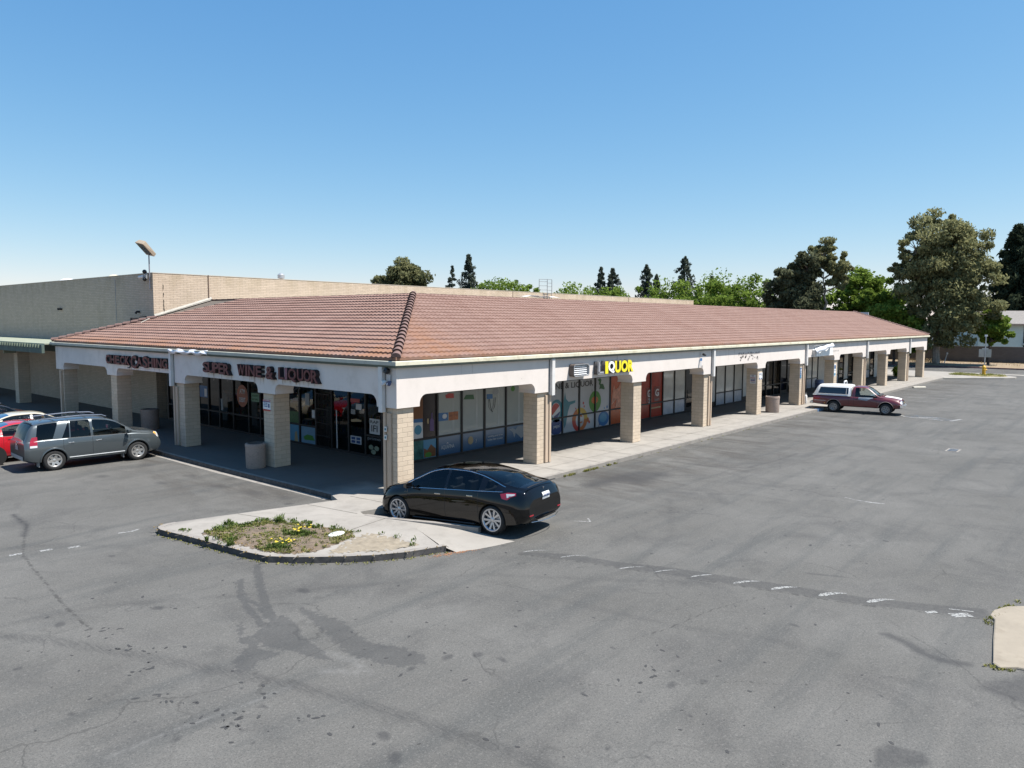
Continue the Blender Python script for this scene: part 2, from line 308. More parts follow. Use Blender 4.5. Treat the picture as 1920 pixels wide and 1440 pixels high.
    for x, y, r in sp:
        k = np.where((abs(P[:,0]-x) < r*2.5) & (abs(P[:,1]-y) < r*2.5))[0]; a = random.uniform(0, 3.1)
        u = (P[k,0]-x)*math.cos(a)+(P[k,1]-y)*math.sin(a); v = -(P[k,0]-x)*math.sin(a)+(P[k,1]-y)*math.cos(a)
        d = np.hypot(u, v*random.uniform(1.2, 2.2))/r; dark[k] = np.maximum(dark[k], (1.0 if r < .1 else .85)*np.clip(1.6-1.3*d, 0, 1))
    for nm, a in (('wet', wet), ('dark', dark), ('crack', crack), ('light', light), ('tyre', tyre)):
        at = me.attributes.new(nm, 'FLOAT', 'POINT'); at.data.foreach_set('value', a.astype(np.float32))
    me.update(calc_edges=True)
    m, nt, b = newmat('old_asphalt'); b.inputs['Specular IOR Level'].default_value = .25
    P_ = objvec(nt); At = lambda n: node(nt, 'ShaderNodeAttribute', attribute_name=n).outputs['Fac']
    base = mixc(nt, ramp(nt, noise(nt, .22, 9, .68, P_), .34, .66), (.090,.0865,.0785), (.129,.1245,.1145))
    base = mixc(nt, mathn(nt, 'MULTIPLY', ramp(nt, noise(nt, .55, 8, .68, P_, .6), .50, .68), .58), base, (.060,.0585,.056))
    # parking-aisle streaks, long smears across the lot
    mp = node(nt, 'ShaderNodeMapping'); mp.inputs['Rotation'].default_value = (0,0,math.radians(-70)); mp.inputs['Scale'].default_value = (.13, 1.5, 1); nt.links.new(P_, mp.inputs[0])
    base = mixc(nt, mathn(nt, 'MULTIPLY', ramp(nt, noise(nt, 1.0, 6, .62, mp.outputs[0]), .50, .72), .58), base, (.056,.059,.058))
    sp_ = node(nt, 'ShaderNodeSeparateXYZ'); nt.links.new(P_, sp_.inputs[0])
    # worn brownish tone in the stalls beside both walks
    stall = mathn(nt, 'MULTIPLY', ramp(nt, mathn(nt, 'ADD', sp_.outputs[1], mathn(nt, 'MULTIPLY', noise(nt, .4, 4, .6, P_), 5)), -5.2, -1.6), ramp(nt, sp_.outputs[0], 1.0, 5.0))
    stl = mathn(nt, 'MULTIPLY', ramp(nt, mathn(nt, 'ADD', sp_.outputs[0], mathn(nt, 'MULTIPLY', noise(nt, .4, 4, .6, P_), 4)), -3.6, -.2), ramp(nt, sp_.outputs[1], 1.2, 3.0))
    mq = node(nt, 'ShaderNodeMapping'); mq.inputs['Scale'].default_value = (.9, .25, 1); nt.links.new(P_, mq.inputs[0])
    oil = ramp(nt, noise(nt, .9, 8, .7, mq.outputs[0], 1.0), .44, .70)
    base = mixc(nt, mathn(nt, 'MULTIPLY', mathn(nt, 'MULTIPLY', mathn(nt, 'MAXIMUM', stall, stl), oil), .92), base, (.050,.044,.038))
    vo = node(nt, 'ShaderNodeTexVoronoi'); vo.inputs['Scale'].default_value = 85; nt.links.new(P_, vo.inputs['Vector'])
    sx = node(nt, 'ShaderNodeSeparateColor'); nt.links.new(vo.outputs['Color'], sx.inputs[0])
    base = mixc(nt, mathn(nt, 'MULTIPLY', ramp(nt, sx.outputs[0], .84, 1.0), .34), base, (.20,.19,.175))
    base = mixc(nt, mathn(nt, 'MULTIPLY', ramp(nt, sx.outputs[1], .66, 1.0), .42), base, (.038,.045,.045))
    base = mixc(nt, mathn(nt, 'MULTIPLY', ramp(nt, noise(nt, 33, 2, .6, P_), .53, .66), .42), base, (.042,.041,.040))
    base = mixc(nt, mathn(nt, 'MULTIPLY', ramp(nt, noise(nt, 14, 3, .7, P_), .56, .70), .22), base, (.045,.044,.042))
    base = mixc(nt, mathn(nt, 'MULTIPLY', ramp(nt, noise(nt, 21, 2, .6, objvec(nt, (1, 1, 7))), .58, .70), .30), base, (.21,.20,.185))
    # sealed hairline cracks
    vc = node(nt, 'ShaderNodeTexVoronoi'); vc.feature = 'DISTANCE_TO_EDGE'; vc.inputs['Scale'].default_value = .28
    wv = node(nt, 'ShaderNodeVectorMath', operation='ADD'); nn = node(nt, 'ShaderNodeTexNoise'); nn.inputs['Scale'].default_value = .9; nn.inputs['Detail'].default_value = 6; nt.links.new(P_, nn.inputs['Vector'])
    nt.links.new(P_, wv.inputs[0]); nt.links.new(nn.outputs['Color'], wv.inputs[1]); nt.links.new(wv.outputs[0], vc.inputs['Vector'])
    hc = mathn(nt, 'MULTIPLY', ramp(nt, vc.outputs['Distance'], .006, .001), ramp(nt, noise(nt, .35, 3, .5, P_), .5, .6)); base = mixc(nt, mathn(nt, 'MULTIPLY', hc, .5), base, (.04,.039,.037))
    fine = noise(nt, 9, 6, .7, P_); fn2 = noise(nt, 30, 4, .7, P_)
    ck = mathn(nt, 'ADD', At('crack'), mathn(nt, 'MULTIPLY', mathn(nt, 'SUBTRACT', fine, .5), 1.6)); base = mixc(nt, mathn(nt, 'MULTIPLY', ramp(nt, ck, .58, .80), .62), base, (.034,.033,.031))
    dk = mathn(nt, 'ADD', At('dark'), mathn(nt, 'MULTIPLY', mathn(nt, 'SUBTRACT', fine, .5), .8)); base = mixc(nt, mathn(nt, 'MULTIPLY', ramp(nt, dk, .22, .8), .6), base, (.036,.036,.037))
    tw = noise(nt, 1.0, 6, .75, objvec(nt, (24, 3.0, 1))); tk = mathn(nt, 'MULTIPLY', At('tyre'), ramp(nt, tw, .36, .62)); base = mixc(nt, mathn(nt, 'MULTIPLY', tk, .55), base, (.037,.037,.037))
    lt = mathn(nt, 'MULTIPLY', At('light'), ramp(nt, fine, .35, .6)); base = mixc(nt, mathn(nt, 'MULTIPLY', lt, .6), base, (.20,.195,.185))
    we = mathn(nt, 'ADD', At('wet'), mathn(nt, 'ADD', mathn(nt, 'MULTIPLY', mathn(nt, 'SUBTRACT', fine, .5), 3.6), mathn(nt, 'MULTIPLY', mathn(nt, 'SUBTRACT', fn2, .5), .8)))
    wf = ramp(nt, we, -.05, .10); base = mixc(nt, mathn(nt, 'MULTIPLY', wf, mathn(nt, 'ADD', .26, mathn(nt, 'MULTIPLY', noise(nt, 2.0, 5, .6, P_), .42))), base, (.046,.045,.043))
    nt.links.new(base, b.inputs['Base Color'])
    rg = node(nt, 'ShaderNodeMapRange'); rg.inputs[3].default_value = .88; rg.inputs[4].default_value = .66; nt.links.new(wf, rg.inputs[0]); nt.links.new(rg.outputs[0], b.inputs['Roughness'])
    bump(nt, b, mathn(nt, 'ADD', noise(nt, 60, 4, .7, P_), mathn(nt, 'MULTIPLY', vo.outputs['Distance'], -.6)), .35, .006)
    tag(link('asphalt', me, m), kind='structure')
ground()

# walk, island, ramp: one slab with real kerb faces
LW = [(-1.15,1.86),(-1.16,3.6),(-1.20,5.6),(-1.22,8.4),(-1.21,10.5),(-1.16,14.0),(-1.15,20),(-1.15,75)]
walk = [(3.9,75),(3.9,3.9),(72,3.9),(72,-1.2),(71.2,-1.62),(34.6,-1.62),(6.3,-1.60),(1.2,-1.58),(.2,-1.15),(-.44,-.86),(-1.9,-.58),(-2.02,-.85),(-1.78,-1.7),(-1.56,-2.42),
        (-2.02,-3.1),(-2.72,-4.72),(-3.55,-4.44),(-4.21,-4.04),(-4.7,-3.62),(-5.2,-3.12),(-5.5,-2.80),(-5.90,-2.24),(-6.05,-1.59),(-6.2,-.3),(-6.38,1.0),(-6.52,1.85),(-6.46,2.12),(-6.25,2.28),(-5.93,2.28),(-4.29,1.84),(-2.39,1.32),(-1.45,1.10)] + LW
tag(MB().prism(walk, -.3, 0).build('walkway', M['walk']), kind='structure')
# island kerb ring (separately cast, 3 mm proud) and kerb of the long walk
KF = mat('tyre_blackened_kerb', (.060,.056,.054), .9, var=.35, vs=5, dirt=((.16,.145,.125), 4, .6))
def strip(pl, w, side, z0, z1, name, m, kind='structure', parent=None, face_m=None):
    b = MB(); n = len(pl); q = []
    for i, p in enumerate(pl):
        a = Vector(pl[max(i-1,0)]); c = Vector(pl[min(i+1,n-1)]); d = (c-a).normalized(); q.append((p[0]-d.y*w*side, p[1]+d.x*w*side))
    for i in range(n-1):
        P0, P1, Q0, Q1 = pl[i], pl[i+1], q[i], q[i+1]
        b.add([(*P0,z0),(*P1,z0),(*Q1,z0),(*Q0,z0),(*P0,z1),(*P1,z1),(*Q1,z1),(*Q0,z1)], [(4,5,6,7) if side > 0 else (7,6,5,4), (0,1,5,4) if side > 0 else (4,5,1,0), (2,3,7,6) if side > 0 else (6,7,3,2)] + ([(3,0,4,7)] if i == 0 else []) + ([(1,2,6,5)] if i == n-2 else []))
    if face_m: b.m = [1 if (i % 3 == 1) else 0 for i in range(len(b.f))] if False else [1 if abs(np.cross(np.array(b.v[f[1]])-np.array(b.v[f[0]]), np.array(b.v[f[2]])-np.array(b.v[f[1]]))[2]) < 1e-6 else 0 for f in b.f]; m = [m, face_m]
    o = b.build(name, m, parent)
    return tag(o, kind=kind) if kind else o
def dense(pl, st=.35):
    r = []
    for a, b in zip(pl[:-1], pl[1:]):
        n = max(1, int(math.dist(a, b)/st)); r += [(a[0]+(b[0]-a[0])*i/n, a[1]+(b[1]-a[1])*i/n) for i in range(n)]
    return r+[pl[-1]]
isl = [(-2.60,-4.80),(-3.57,-4.46),(-4.22,-4.06),(-4.72,-3.64),(-5.22,-3.14),(-5.52,-2.82),(-5.92,-2.26),(-6.07,-1.59),(-6.22,-.3),(-6.40,1.0),(-6.54,1.86),(-6.47,2.14),(-6.26,2.30),(-5.93,2.305)]
strip(isl, .17, -1, -.2, .004, 'island_kerb', M['curb'], face_m=KF)
strip([(72,-1.20),(71.2,-1.635),(34.6,-1.635),(6.3,-1.615),(1.2,-1.595)], .15, -1, -.2, .004, 'long_kerb', M['curb'])
strip([(-1.17,1.86),(-1.18,3.6),(-1.22,5.6),(-1.24,8.4),(-1.23,10.5),(-1.18,14.0),(-1.17,20),(-1.17,75)], .15, -1, -.2, .004, 'side_kerb', M['curb'], face_m=KF)
o = strip([(-1.93,-.95),(-1.76,-1.66),(-1.52,-2.44),(-1.33,-3.0),(-1.12,-3.72),(-.93,-4.42)], .16, -1, -.3, .006, 'bay_kerb', M['curb'])
for v_ in o.data.vertices:
    if v_.co.z > 0: v_.co.z = .006+.064*min(1, max(0, (-1.7-v_.co.y)/2.7))
# gutter strip beside the side kerb
strip([(-1.185,1.95),(-1.19,3.6),(-1.25,5.6),(-1.29,8.4),(-1.27,10.5),(-1.19,14.0),(-1.18,20),(-1.18,75)], .20, 1, -.16, -.146, 'gutter_strip', M['curb'])
# ramp falling from the island walk to the asphalt
r = MB(); P = [(-1.62,-2.42,-.002),(-2.02,-3.1,-.002),(-2.66,-4.68,-.002),(-2.48,-5.04,None),(-2.0,-5.28,None),(-1.45,-5.48,None),(-.95,-5.62,None),(-1.03,-5.30,None),(-1.02,-4.95,None),(-1.06,-4.42,-.06),(-1.35,-3.45,-.02),(-2.0,-4.3,-.045),(-1.55,-4.55,-.065)]
P = [(x, y, float(gz(x, y))+.005 if z is None else z) for x, y, z in P]
r.add(P, [(0,1,10),(1,2,11),(2,3,11),(3,4,11),(1,11,10),(11,4,12),(4,5,12),(5,6,12),(6,7,12),(7,8,12),(8,9,12),(9,10,12),(10,11,12)])
tag(r.build('ramp', M['concrete'], smooth=True), kind='structure')
# joints scored in the walk
j = MB()
def jl(a, b, w=.022, z=.0035):
    a = Vector(a); b = Vector(b); d = (b-a).normalized(); n = Vector((-d.y, d.x))*w/2; j.add([(*(a-n),z),(*(b-n),z),(*(b+n),z),(*(a+n),z)], [(0,1,2,3)])
for x in np.arange(2.1, 71, 2.33): jl((x,-1.45), (x,3.85))
jl((1.0,-.55), (71,-.55), .015, .0042)
for y in np.arange(3.2, 40, 2.33): jl((-1.02,y), (3.85,y))
jl((-4.35,1.82), (-4.0,.5)); jl((-2.4,1.28), (-2.1,-.7)); jl((-.9,1.2), (-.7,-.75)); jl((-3.2,-1.9), (-1.3,-1.6)) 
tag(j.build('walkway_joints', M['joint']), kind='structure')
k = MB()
for (ax, ay), (bx, by) in zip(dense(isl, 1.15)[:-1], dense(isl, 1.15)[1:]):
    d = Vector((bx-ax, by-ay)).normalized(); n = Vector((d.y, -d.x))
    a = Vector((ax, ay)) - n*.0035*-1
    k.add([(a.x+d.x*-.012, a.y+d.y*-.012, -.15),(a.x+d.x*.012, a.y+d.y*.012, -.15),(a.x+d.x*.012, a.y+d.y*.012, .0065),(a.x-d.x*.012, a.y-d.y*.012, .0065)], [(0,1,2,3)])
    k.add([(a.x-d.x*.012, a.y-d.y*.012, .0065),(a.x+d.x*.012, a.y+d.y*.012, .0065),(a.x+d.x*.012-n.x*.17, a.y+d.y*.012-n.y*.17, .0065),(a.x-d.x*.012-n.x*.17, a.y-d.y*.012-n.y*.17, .0065)], [(0,1,2,3)])
tag(k.build('kerb_joints', M['joint']), kind='structure')
# slab at the right edge of the lot, raised kerb
sl_ = [(2.05,-15.70),(1.80,-15.60),(1.42,-15.58),(1.22,-15.68),(.2,-15.80),(-.95,-15.96),(-1.08,-16.06),(-.88,-16.28),(-.3,-18.5),(3.4,-18.5),(2.45,-16.05),(2.2,-15.78)]
tag(MB().prism(sl_, -.2, -.105).build('concrete_slab', mat('old_slab', (.25,.215,.165), .9, var=.12, vs=1.5, bmp=.5, bs=30, dirt=((.15,.12,.085), 2.2, .5)), bevel=.03), kind='structure')
# crisp little oil drips, most of them in the driving lanes
om = mat('oil_drip', (.036,.035,.034), .8, var=.2)
b = MB(); rr_ = random.Random(11)
def drip(x, y, r):
    n = 9; a0 = rr_.uniform(0, 3); st = rr_.uniform(1.3, 2.6); P = []
    for k in range(n):
        t = 2*math.pi*k/n; q = r*rr_.uniform(.75, 1.2); u, v = q*math.cos(t)*st*.75, q*math.sin(t)*.75; xx, yy = x+u*math.cos(a0)-v*math.sin(a0), y+u*math.sin(a0)+v*math.cos(a0); P.append((xx, yy, float(gz(xx, yy))+.003))
    b.add(P, [tuple(range(n))])
for _ in range(210): drip(rr_.uniform(-12.5, -.5), rr_.uniform(-15.5, -.2), rr_.choice((.012,.016,.02,.026,.034)))
for cx, cy, k in ((-10.1,-8.3,9),(-9.6,-8.1,7),(-10.15,-7.5,5),(-10.0,-3.6,9),(-10.1,-4.6,8),(-10.2,-5.6,6),(-9.2,-9.0,6),(-4.9,-11.8,6),(-9.7,-5.0,6),(-10.5,-6.6,6)):
    for _ in range(k): drip(cx+rr_.gauss(0,.18), cy+rr_.gauss(0,.22), rr_.choice((.02,.028,.036)))
for _ in range(60): drip(rr_.uniform(0, 16), rr_.uniform(-13, -2.5), rr_.choice((.02,.03,.04)))
b.v = [p for p in b.v]; tag(b.build('oil_drips', om), kind='structure')
# soil bed in the island
soilm = mat('bare_soil', (.135,.102,.072), .95, var=.4, vs=6, bmp=.8, bs=25, bd=.03, dirt=((.22,.175,.10), 5, .8))
sandm = mat('sandy_grit', (.225,.19,.14), .95, var=.22, vs=5, bmp=.25, bs=60, bd=.004, dirt=((.16,.125,.075), 4, .5))
def mound(poly, h, name, m, st=.07):
    a = np.array(poly); xs = np.arange(a[:,0].min()-st, a[:,0].max()+st, st); ys = np.arange(a[:,1].min()-st, a[:,1].max()+st, st)
    gx, gy = np.meshgrid(xs, ys, indexing='ij'); P = np.stack([gx.ravel(), gy.ravel()], 1); ins = inpoly(P, poly); d, _ = seg_d(P, poly+[poly[0]])
    d = np.where(ins, d, -d) + rng.normal(0, .03, len(P)); z = np.clip(d/.35, -1, 1)*h + rng.normal(0, .008, len(P)) + .004; ok = d > -.05
    i = np.arange(len(P)).reshape(gx.shape); F = np.stack([i[:-1,:-1], i[1:,:-1], i[1:,1:], i[:-1,1:]], -1).reshape(-1,4); F = F[ok[F].all(1)]
    me = bpy.data.meshes.new(name); me.from_pydata(np.column_stack([P, z]).tolist(), [], F.tolist()); me.polygons.foreach_set('use_smooth', [True]*len(F))
    return link(name, me, m)
soil = [(-6.0,.70),(-5.38,.73),(-4.83,.64),(-4.21,.35),(-3.9,-.17),(-3.61,-.98),(-3.35,-1.98),(-3.6,-2.5),(-4.3,-2.7),(-5.0,-2.85),(-5.44,-2.55),(-5.74,-2.07),(-5.85,-1.42),(-5.98,-.26)]
tag(mound(soil, .035, 'soil_bed', soilm), kind='structure')
tag(mound([(-3.15,-2.45),(-2.95,-3.3),(-3.0,-4.25),(-3.4,-4.2),(-4.1,-3.85),(-4.85,-3.15),(-4.3,-2.85),(-3.7,-2.6)], .012, 'grit', sandm), kind='structure')
# faded paint: curved stall ticks, blue handicap paint, lines
pn = MB()
def patch(pl, w, z=ZA+.004):
    n = len(pl)
    for i in range(n-1):
        a, b = Vector(pl[i]), Vector(pl[i+1]); d = (b-a).normalized(); q = Vector((-d.y, d.x)); w0 = w[i] if isinstance(w, list) else w; w1 = w[i+1] if isinstance(w, list) else w
        pn.add([(*p_, float(gz(*p_))+z-ZA) for p_ in ((a-q*w0),(b-q*w1),(b+q*w1),(a+q*w0))], [(0,1,2,3)])
def tick(x, y, w_, L=.55):
    # hooked tick across the trench patch
    patch([(x-.14,y+.05),(x-.02,y+.0),(x+.12,y-.07),(x+.26,y-.18),(x+.38,y-.34)], [w_*.35,w_,w_*.95,w_*.6,w_*.1])
for x, y, s_ in [(-1.28,-6.32,.022),(-.98,-7.23,.022),(-.76,-8.73,.025),(-.43,-9.45,.018),(-.17,-10.23,.03),(.06,-11.12,.05),(.24,-11.88,.06),(.53,-12.77,.075),(.8,-13.63,.07)]: tick(x, y, s_)
patch([(.85,-14.6),(1.02,-14.75)], .05); patch([(1.0,-15.0),(1.28,-15.28)], .10); patch([(1.35,-14.9),(1.5,-15.3)], .02)
for x, y in [(-9.55,2.79),(-8.94,2.64),(-8.4,2.40)]: patch([(x-.14,y+.02),(x+.12,y-.02)], .07)
patch([(-7.2,2.86),(-6.9,2.76),(-6.66,2.84)], .04)
patch([(9.94,-10.34),(9.81,-10.74),(9.77,-11.23),(9.86,-11.59)], [.015,.02,.06,.02]); patch([(1.75,-5.5),(2.0,-5.9),(2.3,-5.6)], .025)
for x in (44,47,50,53.3): patch([(x,-2.0),(x+1.4,-6.0)], .04)
pm = M['line']; m2 = pm.copy(); 
m_, nt_, b_ = newmat('worn_line_paint'); b_.inputs['Roughness'].default_value = .85
P_ = objvec(nt_); al = ramp(nt_, noise(nt_, 24, 5, .7, P_), .40, .52); b_.inputs['Base Color'].default_value = (.27,.27,.258,1); nt_.links.new(al, b_.inputs['Alpha'])
tag(pn.build('painted_markings', m_), kind='structure')
pn = MB(); patch([(35.3,-6.2),(34.2,-9.2)], .75); 
mb_, nt_, b_ = newmat('worn_blue_paint'); b_.inputs['Roughness'].default_value = .85; P_ = objvec(nt_); nt_.links.new(ramp(nt_, noise(nt_, 5, 7, .75, P_), .50, .66), b_.inputs['Alpha']); b_.inputs['Base Color'].default_value = (.11,.135,.165,1)
tag(pn.build('blue_parking_paint', mb_), kind='structure')
pn = MB(); patch([(35.0,-6.1),(34.4,-6.5),(34.0,-8.6)], .08, ZA+.008); patch([(35.3,-9.3),(33.9,-9.0)], .10, ZA+.008); patch([(34.6,-7.2),(35.0,-8.2)], .12, ZA+.008); tag(pn.build('blue_parking_symbol', m_), kind='structure')
b = MB(); b.box(33.5,34.6,-1.66,-1.42,-.16,.008); tag(b.build('blue_kerb_paint', mat('kerb_blue', (.16,.27,.42), .8, var=.3, vs=6)), kind='structure')
b = MB(); b.box(39.5,46.8,-1.66,-1.47,-.16,.008); tag(b.build('blue_kerb_paint', mat('kerb_blue_faded', (.34,.40,.46), .8, var=.3, vs=4)), kind='structure')
b = MB(); b.box(22.2,23.1,-11.4,-10.9,ZA,ZA+.004,0); b.box(22.28,23.02,-11.32,-10.98,ZA,ZA+.012,1)
for i in range(6): b.box(22.31+i*.12,22.35+i*.12,-11.32,-10.98,ZA+.012,ZA+.02,2)
tag(b.build('storm_drain', [M['curb'], M['dark'], M['metal']]), 'square iron storm drain grate set in the asphalt lane', 'drain grate')
# ---------------------------------------------------------------- strip mall
YW = 3.9; SP = 6.95; ZL, ZAR, ZT = 2.77, 3.15, 4.06; EX = 70.9; EY = 28.75
mall = empty('shopping_arcade', (0,0,0), 0, 'long single-storey shop arcade with red-brown tile roof on square block columns', 'building')
def prt(b, name, m, parent=None, **k): return b.build(name, m, parent or mall, **k)
# columns
def fblk(n): return M['column']
cb = MB(); cb.box(0,.68,0,.68,0,ZL+.02)
col0 = cb.build('column', M['column'], mall, bevel=.012); col0.location = (.09,.09,0)
for i in range(1, 11):
    c = col0.copy(); C.objects.link(c); c.parent = mall; c.location = (.09+i*6.98, .09, 0)
for i in range(1, 5):
    c = col0.copy(); C.objects.link(c); c.parent = mall; c.location = (.09, .09+i*6.93, 0)
# arched fascia beams
def fascia(cols, end, spacing_end=None):
    """outline in (u, z): legs over the columns, rounded arches between"""
    def arc(cx, cz, r, a0, a1, n=6): return [(cx+r*math.cos(math.radians(a0+(a1-a0)*i/n)), cz+r*math.sin(math.radians(a0+(a1-a0)*i/n))) for i in range(n+1)]
    pts = []
    for i, c in enumerate(cols):
        l, r = (c-.18 if i else 0), c+1.0
        if i: pts += arc(l-.27-.0, ZAR-.30, .30, 90, 8)
        pts += [(l, ZL), (min(r, end), ZL)]
        if i < len(cols)-1: pts += arc(r+.30, ZAR-.30, .30, 172, 90)
    if pts[-1][0] < end-.01: pts += []
    pts += [(end, ZT), (0, ZT)]
    return pts
colsR = [i*6.98 for i in range(11)]; colsR[0] = -.04
colsL = [i*6.93 for i in range(5)]; colsL[0] = -.04
# rust runs below the sign letters, scuffs and water marks, part of the beam's own surface
rs = random.Random(5)
def left_marks(b):
    for y0, y1, n in ((3.9,6.3,16),(6.6,7.2,3),(7.4,9.1,10),(9.7,11.8,13),(15.1,21.5,16)):
        for _ in range(n): y = rs.uniform(y0, y1); w = rs.uniform(.006,.022); L = rs.uniform(.06,.30); b.add([(.0008,y-w,3.34),(.0008,y+w,3.34),(.0008,y+w*.3,3.34-L),(.0008,y-w*.3,3.34-L)], [(1,0,3,2)], 1)
def right_marks(b):
    for _ in range(34):
        x = rs.uniform(.6, 60); z = rs.choice((rs.uniform(3.2,3.7), rs.uniform(3.7,4.0))); r_ = rs.uniform(.008,.022); b.add([(x+r_*math.cos(a), -.001, z+r_*math.sin(a)) for a in np.linspace(0, 5.4, 7)], [tuple(range(7))], 1)
    for _ in range(26):
        x = rs.uniform(1, 68); w = rs.uniform(.01,.05); L = rs.uniform(.2,.6); b.add([(x-w,-.0012,4.04),(x+w,-.0012,4.04),(x+w*.4,-.0012,4.04-L),(x-w*.4,-.0012,4.04-L)], [(0,3,2,1)], 2)
b = MB().prism(fascia(colsR, EX-.1), 0, .78, 1); right_marks(b); prt(b, 'fascia', [M['stucco'], mat('scuff', (.22,.19,.16), .95, var=.3), mat('water_mark', (.53,.475,.42), .95, var=.1)])
L_ = fascia(colsL, EY-.1); b = MB()
for (y, z) in []: pass
L2 = [(max(y, .783), z) for y, z in L_]
b.prism(L2, .004, .78, 0); left_marks(b); prt(b, 'fascia', [M['stucco_old'], mat('rust_run', (.40,.31,.235), .95, var=.2, vs=20)])
# soffit / ceiling and inner wall heads
b = MB(); b.box(.78, EX-.1, .78, YW, 3.20, 3.26); b.box(.78, YW, YW, EY-.1, 3.20, 3.26); prt(b, 'ceiling', M['soffit'])
b = MB(); b.box(EX-.25, EX-.1, .783, 9, 3.26, 4.06); prt(b, 'end_wall', M['stucco']); b = MB(); b.box(.783, 3.89, EY-.25, EY-.1, 3.26, 4.06); prt(b, 'end_wall', M['stucco'])
# fascia joints, downspouts, rust streaks
def down_right(x):
    b = MB(); b.box(x-.13, x-.095, -.004, .0, 2.77, 4.05, 1); b.box(x-.09, x+.09, -.14, -.001, 2.64, 4.05); prt(b, 'downspout', [M['white_pipe'], M['dark']], bevel=.008)
    b = MB(); b.box(x-.28, x-.11, .02, .089, .02, 2.64); b.box(x-.09, x+.02, -.02, .085, .02, 2.66); b.box(x-.13, x-.095, .05, .085, .02, 2.6, 1); prt(b, 'downpipe', [M['tan'], M['dark']], bevel=.008)  # the dark strip paints the shadow in the groove beside the pipe
for i in (1,3,5,7,9): down_right(i*6.98+.82)
def down_left(y):
    b = MB(); b.box(.0, .006, y-.13, y-.095, 2.77, 4.05, 1); b.box(-.14, .003, y-.09, y+.09, 2.62, 4.05); prt(b, 'downspout', [M['white_pipe'], M['dark']], bevel=.008)
    b = MB(); b.box(-.02, .085, y-.09, y+.02, .02, 2.64); b.box(.02, .088, y-.3, y-.11, .02, 2.6); prt(b, 'downpipe', [M['tan'], M['dark']], bevel=.008)
for y in (.62, 14.75, ): down_left(y)
b = MB(); b.box(-.02,.085,27.95,28.1,.02,2.7); prt(b, 'downpipe', M['tan'])
# gutters and drip edge
G0 = -.16
def gut(horizontal):
    b = MB()
    pr = [(0,4.06),(0,4.22),(-.17,4.25),(-.20,4.23),(-.20,4.115)]; lo = [(0,4.02),(0,4.06),(-.20,4.115),(-.17,4.075),(-.12,4.035)]
    for m_, q in ((0, pr), (1, lo)):
        n = len(q)
        if horizontal: a = [(y*1.0+0.0-0, y, z) for y, z in q]; vs = [(y, y, z) for y, z in q] + [(EX+(-y)*.6, y, z) for y, z in q]
        else: vs = [(x, x, z) for x, z in q] + [(x, EY+(-x)*.6, z) for x, z in q]
        fs = [((i, (i+1)%n, n+(i+1)%n, n+i) if horizontal else (n+i, n+(i+1)%n, (i+1)%n, i)) for i in range(n)] + [tuple(range(n)), tuple(range(2*n-1, n-1, -1))]
        b.add(vs, fs, m_)
    return b
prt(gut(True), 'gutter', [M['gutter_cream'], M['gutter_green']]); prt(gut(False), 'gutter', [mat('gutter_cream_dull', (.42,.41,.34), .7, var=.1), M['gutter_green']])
# ---- tile roof
tile, nt, bs_ = newmat('roof_tile'); bs_.inputs['Roughness'].default_value = .8; bs_.inputs['Specular IOR Level'].default_value = .3
at = node(nt, 'ShaderNodeAttribute', attribute_name='tint').outputs['Fac']; ob = node(nt, 'ShaderNodeAttribute', attribute_name='moss').outputs['Fac']; P_ = objvec(nt)
c = mixc(nt, at, (.186,.108,.084), (.232,.145,.116)); c = mixc(nt, mathn(nt, 'MULTIPLY', ramp(nt, noise(nt, .5, 6, .6, P_), .35, .7), .35), c, (.25,.168,.138))
c = mixc(nt, mathn(nt, 'MULTIPLY', ramp(nt, noise(nt, 30, 4, .7, P_), .55, .8), .28), c, (.10,.06,.05))
om = mathn(nt, 'MULTIPLY', ob, ramp(nt, noise(nt, 1.1, 5, .6, P_), .35, .6)); c = mixc(nt, mathn(nt, 'MULTIPLY', om, .75), c, (.255,.125,.065))
nt.links.new(c, bs_.inputs['Base Color']); bump(nt, bs_, noise(nt, 50, 4, .6, P_), .3, .004)
Z0, Z1, E0, H1 = 4.29, 6.66, -.10, 7.3; NC = 19; PER = .23
